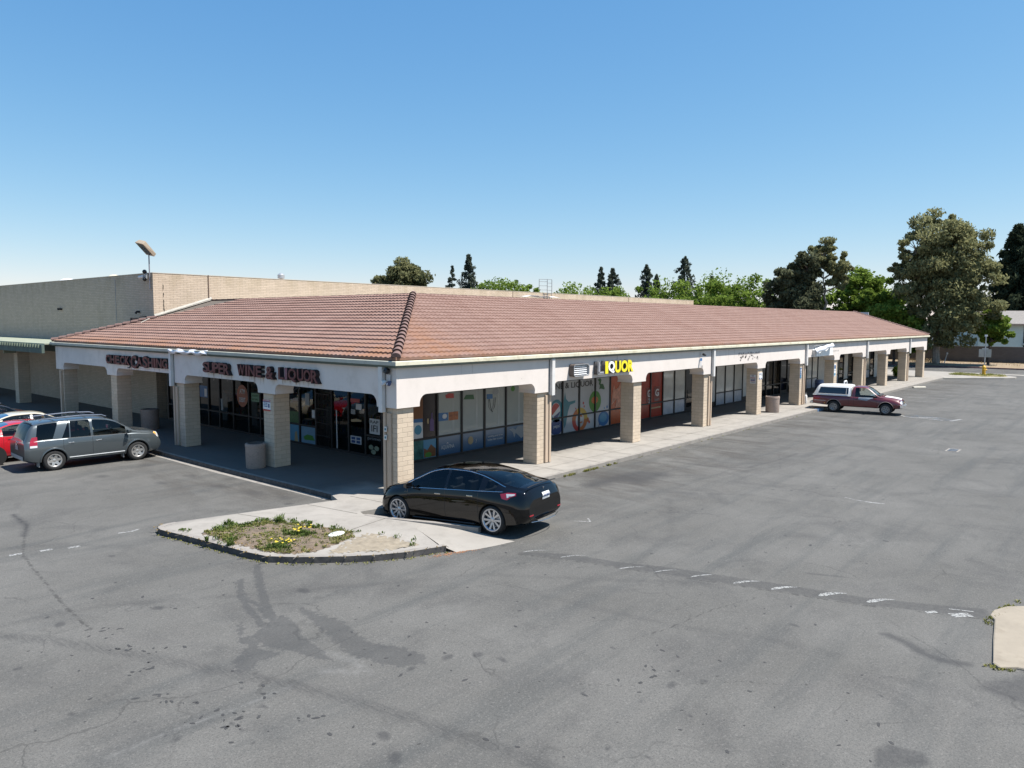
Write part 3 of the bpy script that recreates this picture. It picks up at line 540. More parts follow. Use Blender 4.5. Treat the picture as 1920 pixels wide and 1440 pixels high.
def slope(plane):
    """plane 'R': faces -Y, runs along X.  'L': faces -X, runs along Y"""
    V = []; F = []; T = []; Mo = []
    U1 = EX if plane == 'R' else EY
    us = np.arange(-.3, U1+.5, PER/5)
    wave = lambda u: .046*np.abs(np.sin(math.pi*u/PER))**.8
    step = (H1-E0)/NC
    for k in range(NC):
        s0 = E0+k*step-.03; s1 = E0+(k+1)*step+.02
        z0 = Z0+(Z1-Z0)*(s0-E0)/(H1-E0)+.055; z1 = Z0+(Z1-Z0)*(s1-E0)/(H1-E0)+.002
        rows = [(s0+.004, z0-.060, 0), (s0, z0, 1), (s1, z1, 1)]
        def ends(s):
            lo = s
            if plane == 'R': hi = EX+.1
            else: hi = min(EY-(s-E0)*1.0, 25.08) if s > 3.86 else EY-(s-E0)
            return lo, hi
        idx = []
        jit = rng.uniform(-.006, .006)
        for (s, z, wv) in rows:
            lo, hi = ends(s); uc = np.clip(us, lo, hi); zz = z + wave(us)*(1 if wv else .0) + jit
            base = len(V); V += [((u, s, q) if plane == 'R' else (s, u, q)) for u, q in zip(uc, zz)]; idx.append((base, uc))
            T += list(((np.floor(us/ (PER*2)) * 7919 + k*104729) % 97)/97.0 + np.where((np.floor(us/(PER*2))*31+k*17) % 53 == 0, 1.1, 0) - np.where((np.floor(us/(PER*2))*29+k*13) % 61 == 0, 1.3, 0))
            ed = np.clip(1-(s-E0)/(1.2 if plane == 'L' else .6), 0, 1)*(1 if plane == 'L' else .5) if k < 4 else 0
            cor = np.clip(1-np.abs(us-2.2)/2.6, 0, 1)*(1 if s < 4.2 else .35) if plane == 'R' else np.clip(1-np.abs(us-1.4)/2.6, 0, 1)*(1 if s < 1.8 else .3)
            Mo += list(np.clip(ed+cor, 0, 1))
        for a in range(2):
            b0, u0 = idx[a]; b1, u1 = idx[a+1]
            for i in range(len(us)-1):
                if (u0[i] == u0[i+1]) and (u1[i] == u1[i+1]): continue
                F.append((b0+i, b0+i+1, b1+i+1, b1+i) if plane == 'R' else (b0+i, b1+i, b1+i+1, b0+i+1))
    me = bpy.data.meshes.new('tiles_'+plane); me.from_pydata(V, [], F)
    for nm, a in (('tint', T), ('moss', Mo)):
        q = me.attributes.new(nm, 'FLOAT', 'POINT'); q.data.foreach_set('value', np.array(a, np.float32))
    me.polygons.foreach_set('use_smooth', [True]*len(F)); me.set_sharp_from_angle(angle=math.radians(50))
    return me
link('tile_roof', slope('R'), tile, mall); link('tile_roof', slope('L'), tile, mall)
# roof body under the tiles, back of the mansard, flat roof behind
b = MB()
def quad(*p): b.add(p, [tuple(range(len(p)))])
quad((E0+.1,E0+.1,Z0-.02),(EX,E0+.1,Z0-.02),(EX,H1,Z1-.02),(H1,H1,Z1-.02)); quad((E0+.1,E0+.1,Z0-.02),(H1,H1,Z1-.02),(H1,25.09,Z1-.02),(3.9,25.09,5.6),(3.9,24.6,5.6),(E0+.1,EY,Z0-.02))
quad((E0+.1,E0+.1,Z0-.02),(E0+.1,EY,Z0-.02),(0,EY,4.2),(0,0,4.2)); quad((E0+.1,E0+.1,Z0-.02),(0,0,4.2),(EX,0,4.2),(EX,E0+.1,Z0-.02))
quad((E0+.1,EY,Z0-.02),(3.88,24.7,5.58),(3.88,EY,4.25))
quad((EX,E0+.1,Z0-.02),(EX,H1,Z1-.02),(EX,H1,4.0),(EX,0,4.0))
prt(b, 'roof_deck', mat('roof_felt', (.10,.085,.07), .9))
b = MB(); b.box(H1, EX, H1, H1+.12, 4.9, Z1+.03); b.box(H1, H1+.12, H1+.12, 25.08, 4.9, Z1+.03); b.box(H1+.12, EX, H1+.12, 25.08, 4.85, 4.9); prt(b, 'flat_roof', mat('roof_gravel', (.33,.31,.28), .95, var=.2))
# small end parapet behind the far end of the tiles
b = MB(); b.box(68.5,72.9,7.5,25,4.0,6.62); prt(b, 'end_parapet', mat('pinkish_stucco', (.36,.25,.22), .9)); b = MB(); b.box(72.9,73.0,6.3,7.6,5.6,6.66); b.box(68.5,73.0,7.42,7.49,6.60,6.66); prt(b, 'parapet_flashing', M['white_pipe'])
# hip caps: barrel tiles lapping up the corner hip, the ridge edges and the far hips
def caps(p0, p1, n, r0=.15, name='hip_tiles'):
    p0 = Vector(p0); p1 = Vector(p1); d = (p1-p0)/n; dn = d.normalized(); side = dn.cross(Vector((0,0,1))).normalized(); up = side.cross(dn).normalized(); b = MB()
    for i in range(n):
        a = p0+d*i-dn*.03; c = p0+d*(i+1)+dn*.05
        for (q, r, z) in (((a), r0*1.12, .035),):
            K = 9; va = []; vb = []; vc = []
            for k in range(K+1):
                t = math.pi*k/K; va.append(a+side*math.cos(t)*r0*1.1+up*(math.sin(t)*r0*1.0+.045)); vb.append(c+side*math.cos(t)*r0*.86+up*(math.sin(t)*r0*.82+.0)); vc.append(a+side*math.cos(t)*r0*.9+up*(math.sin(t)*r0*.8+.02)+dn*.02)
            b.add(va+vb, [(k, k+1, K+2+k, K+1+k) for k in range(K)]); b.add(va+vc, [(k+1, k, K+1+k, K+2+k) for k in range(K)], 1)
        if i == 0: b.add(va, [tuple(range(K+1))])
    return prt(b, name, [captile, mat('cap_underside', (.07,.045,.04), .9)], smooth=True, sharp=50)
captile = mat('hip_cap_tile', (.16,.098,.083), .85, var=.22, vs=5, bmp=.3, dirt=((.13,.08,.065), 6, .6))
caps((E0+.02,E0+.02,Z0+.04), (H1,H1,Z1+.03), 21, .145)
caps((E0+.02,EY-.05,Z0+.03), (3.82,24.62,Z0+(3.9-E0)/(H1-E0)*(Z1-Z0)+.04), 13, .13)
caps((EX+.05,E0,Z0+.03), (EX+.05,H1,Z1+.03), 22, .12)
b = MB()
for i in range(1, 160): pass
ms = MB()
for i in range(0, 193): ms.box(H1+.05+i*.33, H1+.36+i*.33, H1-.06, H1+.16, Z1-.02, Z1+.05+.008*(i%2))
for i in range(0, 54): ms.box(H1-.06, H1+.16, H1+.05+i*.33, H1+.36+i*.33, Z1-.02, Z1+.05+.008*(i%2))
prt(ms, 'top_course', captile)
# metal flashing where the tiles meet the block wall, with a loose end
b = MB(); f0 = Vector((H1-.05,25.02,Z1+.06)); f1 = Vector((3.75,25.02,5.66))
b.tube([f0+Vector((0,-.12,.03)), f1+Vector((0,-.12,.0)), Vector((2.9,24.5,5.33))], .03, 6)
b.add([(H1,25.095,Z1+.20),(3.9,25.095,5.80),(3.9,24.95,5.66),(H1,24.95,Z1+.02)], [(0,1,2,3)]); prt(b, 'flashing', mat('weathered_flashing', (.30,.28,.24), .6, var=.2))
# long torn strip of white sheet caught on the gutter
b = MB(); n = 22
for i in range(n):
    y = 14.7-i*.16; b.v += [(-.18-.02*math.sin(i*1.1), y, 4.25-.02*math.sin(i*.8)), (-.235-.015*math.cos(i), y-.03, 4.17-.05*abs(math.sin(i*.7))+(.05 if i < 2 else 0)), (-.19, y, 4.12-.10*abs(math.sin(i*.45+.6)))]
for i in range(n-1):
    for q in range(2): b.f.append([i*3+q, i*3+q+1, i*3+4+q, i*3+3+q]); b.m.append(0)
o = b.build('torn_sheet', flat('white_plastic', (.72,.73,.76), .5), None, smooth=True); o.modifiers.new('t', 'SOLIDIFY').thickness = .01
tag(o, 'torn white plastic strip draped along the shaded gutter above the red letters', 'plastic strip')

# ---------------------------------------------------------------- storefronts
wallm = mat('shop_wall', (.58,.55,.50), .85, var=.06, dirt=((.3,.27,.23), 2, .3)); frost = mat('drawn_blind', (.33,.355,.335), .06, var=.04, vs=2, spec=.5)
paper = mat('papered_glass', (.47,.46,.42), .08, var=.10, vs=2.2, dirt=((.40,.37,.33), 2.5, .4))
bluewrap, nt, b_ = newmat('blue_window_wrap'); b_.inputs['Roughness'].default_value = .2; P_ = objvec(nt); sx = node(nt, 'ShaderNodeSeparateXYZ'); nt.links.new(P_, sx.inputs[0])
nt.links.new(mixc(nt, ramp(nt, sx.outputs[2], .05, .85), (.03,.085,.17), (.16,.22,.29)), b_.inputs['Base Color'])
whitewrap = mat('white_window_wrap', (.41,.425,.44), .1, var=.05, vs=1.5)
orange = mat('orange_window_wrap', (.40,.085,.03), .25, var=.18, vs=1.2); redw = mat('red_window_wrap', (.30,.035,.02), .25, var=.25, vs=1.2)
W0, WS = 4.05, 1.39; TOP = 2.62
kinds = {0:'X'}
for i in range(1,6): kinds[i] = 'F'
for i in range(6,10): kinds[i] = 'W'
for i in range(10,14): kinds[i] = 'R'
for i, q in enumerate('PPDSSPPPSGGGGDGSPPPSSPPDSGPSPPGDSGSSS'): kinds[14+i] = q
for i in list(kinds):
    x0 = W0+i*WS; x1 = x0+WS; k = kinds[i]
    if x0 > 66.5: continue
    y = YW
    if k == 'S':
        b = MB(); b.box(x0-.05 if kinds.get(i-1) == 'S' else x0+.035, x1-.035, y, y+.12, .34, 3.2); b.box(x0-.035, x1+.035, y-.02, y+.10, 0, .34, 1); prt(b, 'wall_panel', [wallm, M['black']]); continue
    mid = .87
    w = empty('shop_window', (0,0,0)); w.parent = mall
    fr = MB(); t = .045; d0, d1 = y-.06, y+.06
    fr.box(x0-t, x0+t, d0, d1, 0, 2.75); 
    if kinds.get(i+1, 'S') == 'S' or x1 > 66: fr.box(x1-t, x1+t-.002, d0+.003, d1-.003, 0, 2.745)
    fr.box(x0+t, x1-t, d0+.005, d1-.005, 0, .09); fr.box(x0+t, x1-t, d0+.005, d1-.005, mid-.035, mid+.035); fr.box(x0+t, x1-t, d0+.005, d1-.005, TOP, TOP+.13)
    fr.build('window_frame', M['black_frame'], w)
    b = MB(); b.box(x0-.04, x1+.036, y-.03, y+.05, 2.75, 3.2); prt(b, 'transom_panel', M['black'] if i < 14 else mat('transom', (.07,.065,.06), .8))
    a, c_ = x0+t, x1-t
    if k == 'D':
        b = MB(); b.box(a, a+.07, y-.04, y+.02, .09, TOP); b.box(c_-.07, c_, y-.04, y+.02, .09, TOP); b.box(a+.07, c_-.07, y-.04, y+.02, .09, .3); b.box(a+.1, a+.14, y-.12, y-.08, .85, 1.35); b.build('door_leaf', M['black_frame'], w)
    if k in 'GD':
        MB().add([(a,y,.09),(c_,y,.09),(c_,y,TOP),(a,y,TOP)], [(0,1,2,3)]).build('pane', M['glass'], w)
    else:
        up = {'F': frost, 'W': whitewrap, 'R': (orange if i < 12 else redw), 'P': paper, 'X': mat('dark_poster', (.03,.022,.022), .2)}[k]
        lo = {'F': bluewrap, 'W': whitewrap, 'R': (orange if i < 12 else redw), 'P': mat('papered_low', (.38,.40,.44), .25, var=.12, vs=3), 'X': mat('teal_poster', (.03,.11,.10), .25, var=.5, vs=5)}[k]
        MB().box(a, c_, y-.005, y+.01, mid+.035, TOP).box(a, c_, y-.005, y+.01, .09, mid-.035, 1).build('pane', [up, lo], w)
    if k == 'F':   # shade of the curtain folds seen through the blind: painted as a vertical strip and a low band
        MB().box(x0+.86, x0+.98, y-.008, y-.0052, mid+.04, TOP-.02).box(a+.02, c_-.02, y-.0078, y-.0053, mid+.05, mid+.13).build('fold_shade', mat('fold_shade', (.34,.36,.35), .3), w)
# left storefront on x = YW
ms_ = [4.05,5.38,6.41,7.51,8.67,9.81,11.04,11.97,13.10,14.23,15.26,16.68,18.02,19.14,20.2,21.3,22.4,23.6]
for a0, a1 in zip(ms_[:-1], ms_[1:]):
    w = empty('shop_window', (0,0,0)); w.parent = mall; t = .045; x = YW; mid = .87; door = abs(a0-6.41) < .01 or abs(a0-8.67) < .01 or abs(a0-7.51) < .01
    fr = MB(); fr.box(x-.06, x+.06, a0-t+(.1 if a0 < 4.1 else 0), a0+t+(.1 if a0 < 4.1 else 0), 0, 2.75); fr.box(x-.055, x+.055, a0+t, a1-t, 0, .09); fr.box(x-.055, x+.055, a0+t, a1-t, TOP, TOP+.13)
    if not door: fr.box(x-.055, x+.055, a0+t, a1-t, mid-.035, mid+.035)
    fr.build('window_frame', M['black_frame'], w); MB().add([(x,a0+t,.09),(x,a0+t,TOP),(x,a1-t,TOP),(x,a1-t,.09)], [(0,1,2,3)]).build('pane', M['glass'], w)
b = MB(); b.box(YW-.03, YW+.05, 3.97, 23.6, 2.75, 3.2); prt(b, 'transom_panel', M['black']); b = MB(); b.box(YW-.06, YW+.05, 23.56, 23.68, 0, 3.2); prt(b, 'corner_post', M['black_frame'])
b = MB(); b.box(3.84, 4.0, 3.84, 4.0, 0, 3.2); prt(b, 'corner_post', M['black_frame'])
# folding security gate beside the door
g = MB()
for y in np.arange(8.74, 9.76, .095): g.box(YW-.10, YW-.08, y-.008, y+.008, .05, 2.4)
for z in (.1,.55,1.1,1.7,2.35): g.box(YW-.104, YW-.076, 8.72, 9.76, z-.012, z+.012)
prt(g, 'security_gate', M['black_frame'])
# interiors: floor, back walls, a few shelves and a counter so the glass has something behind it
b = MB(); b.box(YW+.1, 66.5, YW+.1, 9.5, -.02, .02); b.box(YW+.1, 9.5, 9.5, 23.7, -.02, .02); prt(b, 'shop_floor', mat('shop_floor', (.12,.11,.10), .5))
b = MB(); b.box(10.0, 66.6, 9.5, 9.6, 0, 4.0); b.box(9.5, 9.6, 10, 23.8, 0, 4.0); b.box(YW+.05, 9.6, 23.7, 23.8, 0, 4.0); b.box(66.6, 66.75, YW+.12, 9.6, 0, 4.0); b.box(24, 24.1, YW+.12, 9.5, 0, 4); b.box(YW+.1, 66.5, YW+.2, 9.5, 3.25, 3.3); prt(b, 'shop_inner_wall', mat('shop_inner_wall', (.20,.18,.155), .9))
colors = [(.35,.05,.04),(.05,.12,.3),(.4,.32,.06),(.06,.22,.09),(.4,.38,.35),(.3,.12,.04)]
sm = [mat('goods_'+n, c, .5, var=.2, vs=9) for n, c in zip(('red','blue','yellow','green','white','orange'), colors)]
for sy in (5.6, 11.0, 14.0, 17.5, 20.5):
    b = MB(); b.box(5.6, 8.6, sy, sy+.5, .02, 1.5, 6)
    for z in (.3,.7,1.1,1.5):
        y = 5.65
        while y < 8.5: w_ = random.uniform(.06,.16); b.box(y, y+w_*.9, sy-.02, sy+.3, z, z+random.uniform(.12,.26), random.randrange(6)); y += w_
    prt(b, 'goods_shelf', sm+[M['metal']])
# far end: fin wall and side return
b = MB(); b.box(66.62, 69.4, YW-.003, YW+.12, 0, 3.2); b.box(69.3, 69.45, YW+.12, 25, 0, 4.9); prt(b, 'side_wall', wallm)
b = MB(); b.box(8.0, 69.3, 24.9, 25.05, 0, 4.9); prt(b, 'rear_wall', wallm)
# ---------------------------------------------------------------- text
def text_mesh(s, w=None, h=None, depth=.01, bold=0, shear=0, key=[0]):
    cu = bpy.data.curves.new('t', 'FONT'); cu.body = s; cu.size = 1; cu.extrude = .5; cu.offset = bold; cu.shear = shear; cu.resolution_u = 3
    ob = bpy.data.objects.new('t', cu); C.objects.link(ob); dg = bpy.context.evaluated_depsgraph_get(); me = bpy.data.meshes.new_from_object(ob.evaluated_get(dg)); bpy.data.objects.remove(ob)
    n = len(me.vertices); a = np.empty(n*3); me.vertices.foreach_get('co', a); a = a.reshape(-1, 3); lo = a.min(0); hi = a.max(0)
    sx = (w/(hi[0]-lo[0])) if w else None; sy = (h/(hi[1]-lo[1])) if h else None
    if sx is None: sx = sy
    if sy is None: sy = sx
    a = (a-lo)*np.array([sx, sy, depth/(hi[2]-lo[2])]); me.vertices.foreach_set('co', a.ravel()); me.materials.clear(); me.update(); return me
def put_text(s, name, m, parent, face, u, z, off, w=None, h=None, depth=.006, bold=0, shear=0):
    """face 'R': on a plane y=off seen from -Y, u = X of left edge.  'L': plane x=off seen from -X, u = Y of left edge (left edge has the larger Y)"""
    me = text_mesh(s, w, h, depth, bold, shear); o = link(name, me, m, parent)
    if face == 'R': o.matrix_local = Matrix.Translation((u, off, z)) @ Matrix.Rotation(math.pi/2, 4, 'X')
    else: o.matrix_local = Matrix.Translation((off, u, z)) @ Matrix.Rotation(-math.pi/2, 4, 'Z') @ Matrix.Rotation(math.pi/2, 4, 'X')
    return o
# window graphics (right storefront): thin vinyl on the panes
gy = YW-.012
def vin(poly, name, m, y=gy, par=mall): return MB().prism(poly, y-.002, y, 1).build(name, m, par)
def ell(cx, cz, rx, rz, n=28, a0=0, a1=360): return [(cx+rx*math.cos(math.radians(a0+(a1-a0)*i/n)), cz+rz*math.sin(math.radians(a0+(a1-a0)*i/n))) for i in range(n if a1-a0 == 360 else n+1)]
V = {n: flat('vinyl_'+n, c, .3) for n, c in dict(teal=(.02,.16,.20), navy=(.02,.05,.16), white=(.55,.55,.55), red=(.40,.04,.03), blue=(.03,.13,.30), green=(.06,.20,.03), orange=(.42,.12,.03), yellow=(.45,.30,.05), sky=(.08,.24,.36), black=(.012,.012,.014), dgreen=(.02,.10,.03), purple=(.09,.05,.16), wood=(.16,.06,.02), cyan=(.05,.22,.33), sand=(.35,.26,.14), grey=(.25,.27,.28)).items()}
put_text('WINE & LIQUOR', 'window_lettering', V['black'], mall, 'R', 12.52, 2.20, gy-.004, 3.86, .33, .003, .012)
vin(ell(13.32,1.22,.52,.55), 'window_graphic', V['teal']); vin(ell(13.26,1.24,.36,.38), 'window_graphic', V['white'], gy-.003)
vin(ell(13.26,1.24,.34,.36,16,35,215), 'window_graphic', V['red'], gy-.006); vin(ell(13.26,1.24,.34,.36,12,235,350), 'window_graphic', V['navy'], gy-.006)
vin(ell(13.33,.44,.50,.38), 'window_graphic', V['navy']); put_text('pepsi', 'window_lettering', V['white'], mall, 'R', 13.08, .36, gy-.008, .5, .2, .003)
vin([(14.0,2.05),(14.08,1.75),(14.3,1.58),(14.86,1.62),(14.84,1.50),(14.42,1.42),(14.25,1.1),(14.1,.5),(13.95,.3),(13.85,.9),(13.72,1.2),(13.78,1.45),(13.9,1.70)], 'window_graphic', V['teal'])
b = MB(); o_ = ell(15.26,.62,.66,.60); i_ = ell(15.26,.60,.36,.36); n = len(o_)
b.add([(x,gy-.002,z) for x, z in o_]+[(x,gy-.002,z) for x, z in i_], [(k,(k+1)%n,n+(k+1)%n,n+k) for k in range(n)], 0); b.m[n//4*0:n//3] = [1]*(n//3); b.m[n//2:n//2+6] = [2]*6
b.build('window_graphic', [V['orange'], V['yellow'], V['red']], mall); put_text('C', 'window_lettering', V['orange'], mall, 'R', 15.1, .42, gy-.006, .36, .42, .003, .02)
vin(ell(16.58,1.43,.54,.54), 'window_graphic', V['green']); vin(ell(16.55,1.5,.30,.18), 'window_graphic', V['orange'], gy-.003); put_text('7', 'window_lettering', V['red'], mall, 'R', 16.45, 1.3, gy-.006, .22, .36, .003, .02)
vin(ell(17.38,.47,.50,.38), 'window_graphic', V['blue']); vin(ell(17.34,.52,.33,.24), 'window_graphic', V['sky'], gy-.003)
vin([(16.8,2.52),(17.0,2.60),(17.15,2.5),(17.06,2.3),(17.3,2.28),(17.45,2.05),(17.4,1.98),(17.1,2.05),(16.95,2.02),(17.02,2.2),(16.9,2.3),(16.95,2.42)], 'window_graphic', V['dgreen'])
for x, z, c_, r_ in ((15.55,1.42,'red',.06),(15.62,1.25,'red',.05),(15.95,.55,'orange',.10),(16.08,.42,'red',.07),(17.7,1.05,'blue',.07),(17.45,1.02,'sky',.05),(16.3,2.02,'grey',.05),(13.15,2.0,'blue',.06),(17.0,.2,'navy',.04),(16.95,.1,'navy',.04),(14.9,1.2,'red',.04)): vin(ell(x,z,r_,r_*1.2,10), 'window_graphic', V[c_])
vin([(18.1,1.1),(18.3,2.2),(18.5,1.9),(18.75,2.0),(19.0,2.3),(19.3,2.2),(19.2,1.6),(19.15,.95),(18.5,.92),(18.6,1.4)], 'window_graphic', mat('pale_orange_figure', (.45,.19,.12), .3, var=.4, vs=6))
for x, w_ in ((22.66,.42),(21.80,.34)): vin([(x-.12,.95),(x+w_+.12,.95),(x+w_+.12,1.8),(x-.12,1.8)], 'window_graphic', mat('dark_red', (.16,.02,.015), .3)); put_text('G', 'window_lettering', V['white'], mall, 'R', x, 1.24, gy-.006, w_, .42, .003, .03)
put_text('2', 'window_lettering', V['white'], mall, 'R', 21.9, .9, gy-.006, .2, .28, .003, .02); put_text('THIRST', 'window_lettering', V['grey'], mall, 'R', 22.6, .98, gy-.006, .5, .12, .003, .01); vin([(22.2,.55),(23.3,.55),(23.3,.64),(22.2,.62)], 'window_graphic', V['sand'])
# posters in the first bays
vin([(4.12,1.62),(4.68,1.60),(4.68,2.6),(4.12,2.6)], 'window_graphic', V['wood']); vin([(4.12,.92),(4.68,.92),(4.66,1.54),(4.12,1.56)], 'window_graphic', V['white']); vin(ell(4.42,1.26,.19,.19), 'window_graphic', V['cyan'], gy-.003); vin([(4.12,1.56),(4.66,1.54),(4.66,1.68),(4.12,1.70)], 'window_graphic', V['blue'], gy-.003)
vin([(5.05,1.15),(5.27,1.13),(5.27,1.55),(5.2,1.66),(5.19,1.86),(5.14,1.86),(5.13,1.67),(5.05,1.56)], 'window_graphic', V['purple']); vin(ell(4.95,1.55,.05,.12,10), 'window_graphic', V['sand'])
vin([(4.70,.10),(5.38,.10),(5.38,.82),(4.70,.82)], 'window_graphic', V['sky'], gy-.001); vin([(4.72,.12),(5.36,.12),(5.36,.42),(5.1,.62),(4.9,.4),(4.72,.5)], 'window_graphic', V['wood'], gy-.004); vin(ell(4.95,.22,.18,.1,12), 'window_graphic', V['green'], gy-.006)
vin([(5.52,1.48),(6.05,1.48),(6.05,1.80),(5.52,1.82)], 'window_graphic', V['blue']); vin(ell(5.86,1.66,.13,.10,14), 'window_graphic', V['white'], gy-.003); vin([(6.10,1.46),(6.64,1.46),(6.64,1.80),(6.10,1.80)], 'window_graphic', mat('sunset_poster', (.33,.10,.03), .3, var=.5, vs=7))
vin([(5.95,2.38),(6.4,2.36),(6.38,2.55),(6.1,2.58),(5.9,2.5)], 'neon_sign', V['red']); vin([(6.95,2.26),(7.6,2.22),(7.55,2.42),(7.1,2.44)], 'neon_sign', V['dgreen']); vin([(8.38,2.16),(8.75,2.16),(8.75,2.36),(8.38,2.38)], 'neon_sign', V['blue']); vin(ell(8.95,2.45,.2,.14,14), 'neon_sign', V['grey'])
cb = MB(); cb.tube([(8.55,gy-.01,2.16),(8.62,gy-.01,1.8),(8.72,gy-.01,1.58),(8.86,gy-.01,1.78),(8.95,gy-.01,2.2)], .008, 5); cb.tube([(8.50,gy-.01,2.16),(8.50,gy-.01,1.8),(8.66,gy-.01,1.62),(8.80,gy-.01,1.9),(8.84,gy-.01,2.2)], .006, 5); cb.build('neon_cable', V['black'], mall)
vin(ell(10.1,2.5,.14,.12,10), 'neon_sign', V['green'])
put_text('AQUAFINA', 'window_lettering', V['white'], mall, 'R', 5.66, .30, gy-.004, .74, .19, .003); vin([(5.95,.53),(6.03,.58),(6.1,.53),(6.03,.545)], 'window_graphic', V['white'])
vin(ell(7.38,.50,.16,.17,18), 'window_graphic', V['sand']); put_text('y', 'window_lettering', V['white'], mall, 'R', 7.68, .36, gy-.004, .07, .16, .003)
put_text('sparkling great at the', 'window_lettering', V['white'], mall, 'R', 8.45, .48, gy-.004, .95, .09, .003); put_text('coolest clear sensation', 'window_lettering', V['white'], mall, 'R', 8.43, .35, gy-.004, .97, .09, .003)
vin([(9.85,.70),(10.1,.74),(10.3,.64),(10.45,.78),(10.9,.76),(10.9,.3),(10.7,.22),(10.3,.5),(10.2,.3),(10.1,.55)], 'window_graphic', V['grey'])
# left storefront stickers (plane x = 3.88)
def vl(poly, name, m, x=YW-.012): return MB().prism(poly, x-.002, x, 0).build(name, m, mall)
vl(ell(15.88,1.82,.50,.54), 'window_sticker', mat('atm_orange', (.32,.10,.05), .4, var=.1)); put_text('ATM', 'window_lettering', V['white'], mall, 'L', 16.12, 1.92, YW-.018, .5, .24, .003, .02); put_text('DEBIT', 'window_lettering', V['white'], mall, 'L', 16.14, 1.52, YW-.018, .54, .22, .003, .02)
vl([(14.38,1.62),(15.05,1.62),(15.05,2.03),(14.38,2.03)], 'window_sticker', mat('green_notice', (.13,.26,.16), .4)); put_text('WE ACCEPT', 'window_lettering', V['dgreen'], mall, 'L', 14.98, 1.86, YW-.018, .52, .09, .003, .01); put_text('EBT WIC', 'window_lettering', V['dgreen'], mall, 'L', 14.98, 1.68, YW-.018, .52, .1, .003, .01)
vl([(11.12,.05),(11.95,.05),(11.95,.82),(11.12,.82)], 'window_sticker', V['sky']); vl([(11.2,.08),(11.5,.08),(11.45,.5),(11.3,.55)], 'window_sticker', V['sand'], YW-.016)
vl([(9.88,.05),(10.96,.05),(10.96,.81),(9.88,.81)], 'window_sticker', mat('sky_poster', (.13,.24,.33), .4)); vl([(9.95,.25),(10.7,.22),(10.8,.35),(10.5,.48),(10.1,.45)], 'window_sticker', V['green'], YW-.016)
vl([(11.12,.92),(11.92,.92),(11.92,1.42),(11.12,1.42)], 'window_sticker', mat('dark_green_poster', (.03,.10,.03), .4, var=.4, vs=8)); vl([(10.3,1.78),(10.62,1.78),(10.62,2.3),(10.3,2.3)], 'window_sticker', V['grey']); vl([(9.89,1.24),(10.13,1.24),(10.13,1.6),(9.89,1.6)], 'window_sticker', V['white'])
vl([(6.72,.43),(7.43,.43),(7.43,.75),(6.72,.75)], 'window_sticker', V['white']); 
for yy in (6.78,7.11):
    for zz in (.46,.60): vl([(yy,zz),(yy+.26,zz),(yy+.26,zz+.11),(yy,zz+.11)], 'window_sticker', V['navy'], YW-.016)
vl([(6.68,1.86),(7.05,1.86),(7.05,2.1),(6.68,2.1)], 'window_sticker', V['white']); vl([(7.1,1.65),(7.38,1.65),(7.38,1.85),(7.1,1.85)], 'window_sticker', V['grey']); vl([(6.7,1.38),(7.38,1.32),(7.38,1.42),(7.0,1.48),(6.7,1.44)], 'window_sticker', V['sand']); vl([(6.8,2.15),(7.4,2.15),(7.4,2.3),(6.8,2.3)], 'window_sticker', V['red'])
vl([(5.54,.95),(6.18,.95),(6.18,1.57),(5.54,1.57)], 'window_sticker', V['white']); put_text('RAP', 'window_lettering', V['black'], mall, 'L', 6.12, 1.38, YW-.018, .5, .12, .003, .01); put_text('IFI', 'window_lettering', V['black'], mall, 'L', 6.06, 1.05, YW-.018, .38, .26, .003, .01)
put_text('primo', 'window_lettering', V['grey'], mall, 'L', 6.3, .66, YW-.018, .8, .16, .003); 
for yy, zz in ((6.1,.4),(5.75,.38),(5.95,.22)): vl(ell(yy,zz,.15,.1,12), 'window_sticker', mat('pale_glow', (.20,.23,.16), .5))
vl([(17.75,.95),(17.95,.95),(17.97,1.55),(17.78,1.55)], 'window_sticker', V['grey']); vl([(19.3,1.5),(20.1,1.5),(20.1,2.1),(19.3,2.1)], 'window_sticker', V['blue']); vl([(19.35,1.55),(19.6,1.55),(19.6,1.95),(19.35,1.95)], 'window_sticker', V['white'], YW-.016)
vl([(8.24,.12),(8.30,.12),(8.32,1.75),(8.26,1.75)], 'door_pull', V['white'], YW-.07)

# ---------------------------------------------------------------- channel-letter signs
rust = mat('rusty_red_letter', (.13,.030,.026), .6, var=.35, vs=7, dirt=((.03,.012,.010), 9, .6)); rustd = mat('dark_letter_can', (.022,.012,.013), .7, var=.3); pink = mat('faded_pink_letter', (.20,.085,.10), .6, var=.2)
yel = flat('yellow_acrylic', (.80,.66,.02), .35); wh = flat('white_acrylic', (.80,.80,.76), .4); can = mat('letter_can', (.09,.085,.085), .6)
def sign(name, label, cat, face, letters, z0, z1, dep, body, front, off, thick=.045, fthick=.02, group=None):
    root = empty(name, (0,0,0), 0, label, cat, group)
    for ch, u0, u1, dz0, dz1, fm in letters:
        if face == 'R':
            o = put_text(ch, 'letter', body, root, 'R', u0, z0+dz0, off, u1-u0, z1-z0-dz0+dz1, dep, thick); o.location.y = off-dep*.5+dep*.5
            f = put_text(ch, 'letter_face', fm or front, o, 'R', 0, 0, 0, (u1-u0)*.96, (z1-z0-dz0+dz1)*.96, .012, fthick)
            f.matrix_local = Matrix.Translation(((u1-u0)*.02, (z1-z0)*.02, dep))
        else:
            o = put_text(ch, 'letter', body, root, 'L', u0, z0+dz0, off, u0-u1, z1-z0-dz0+dz1, dep, thick)
            f = put_text(ch, 'letter_face', fm or front, o, 'L', 0, 0, 0, (u0-u1)*.94, (z1-z0-dz0+dz1)*.94, .012, fthick)
            f.matrix_local = Matrix.Translation(((u0-u1)*.03, (z1-z0)*.03, dep))
    return root
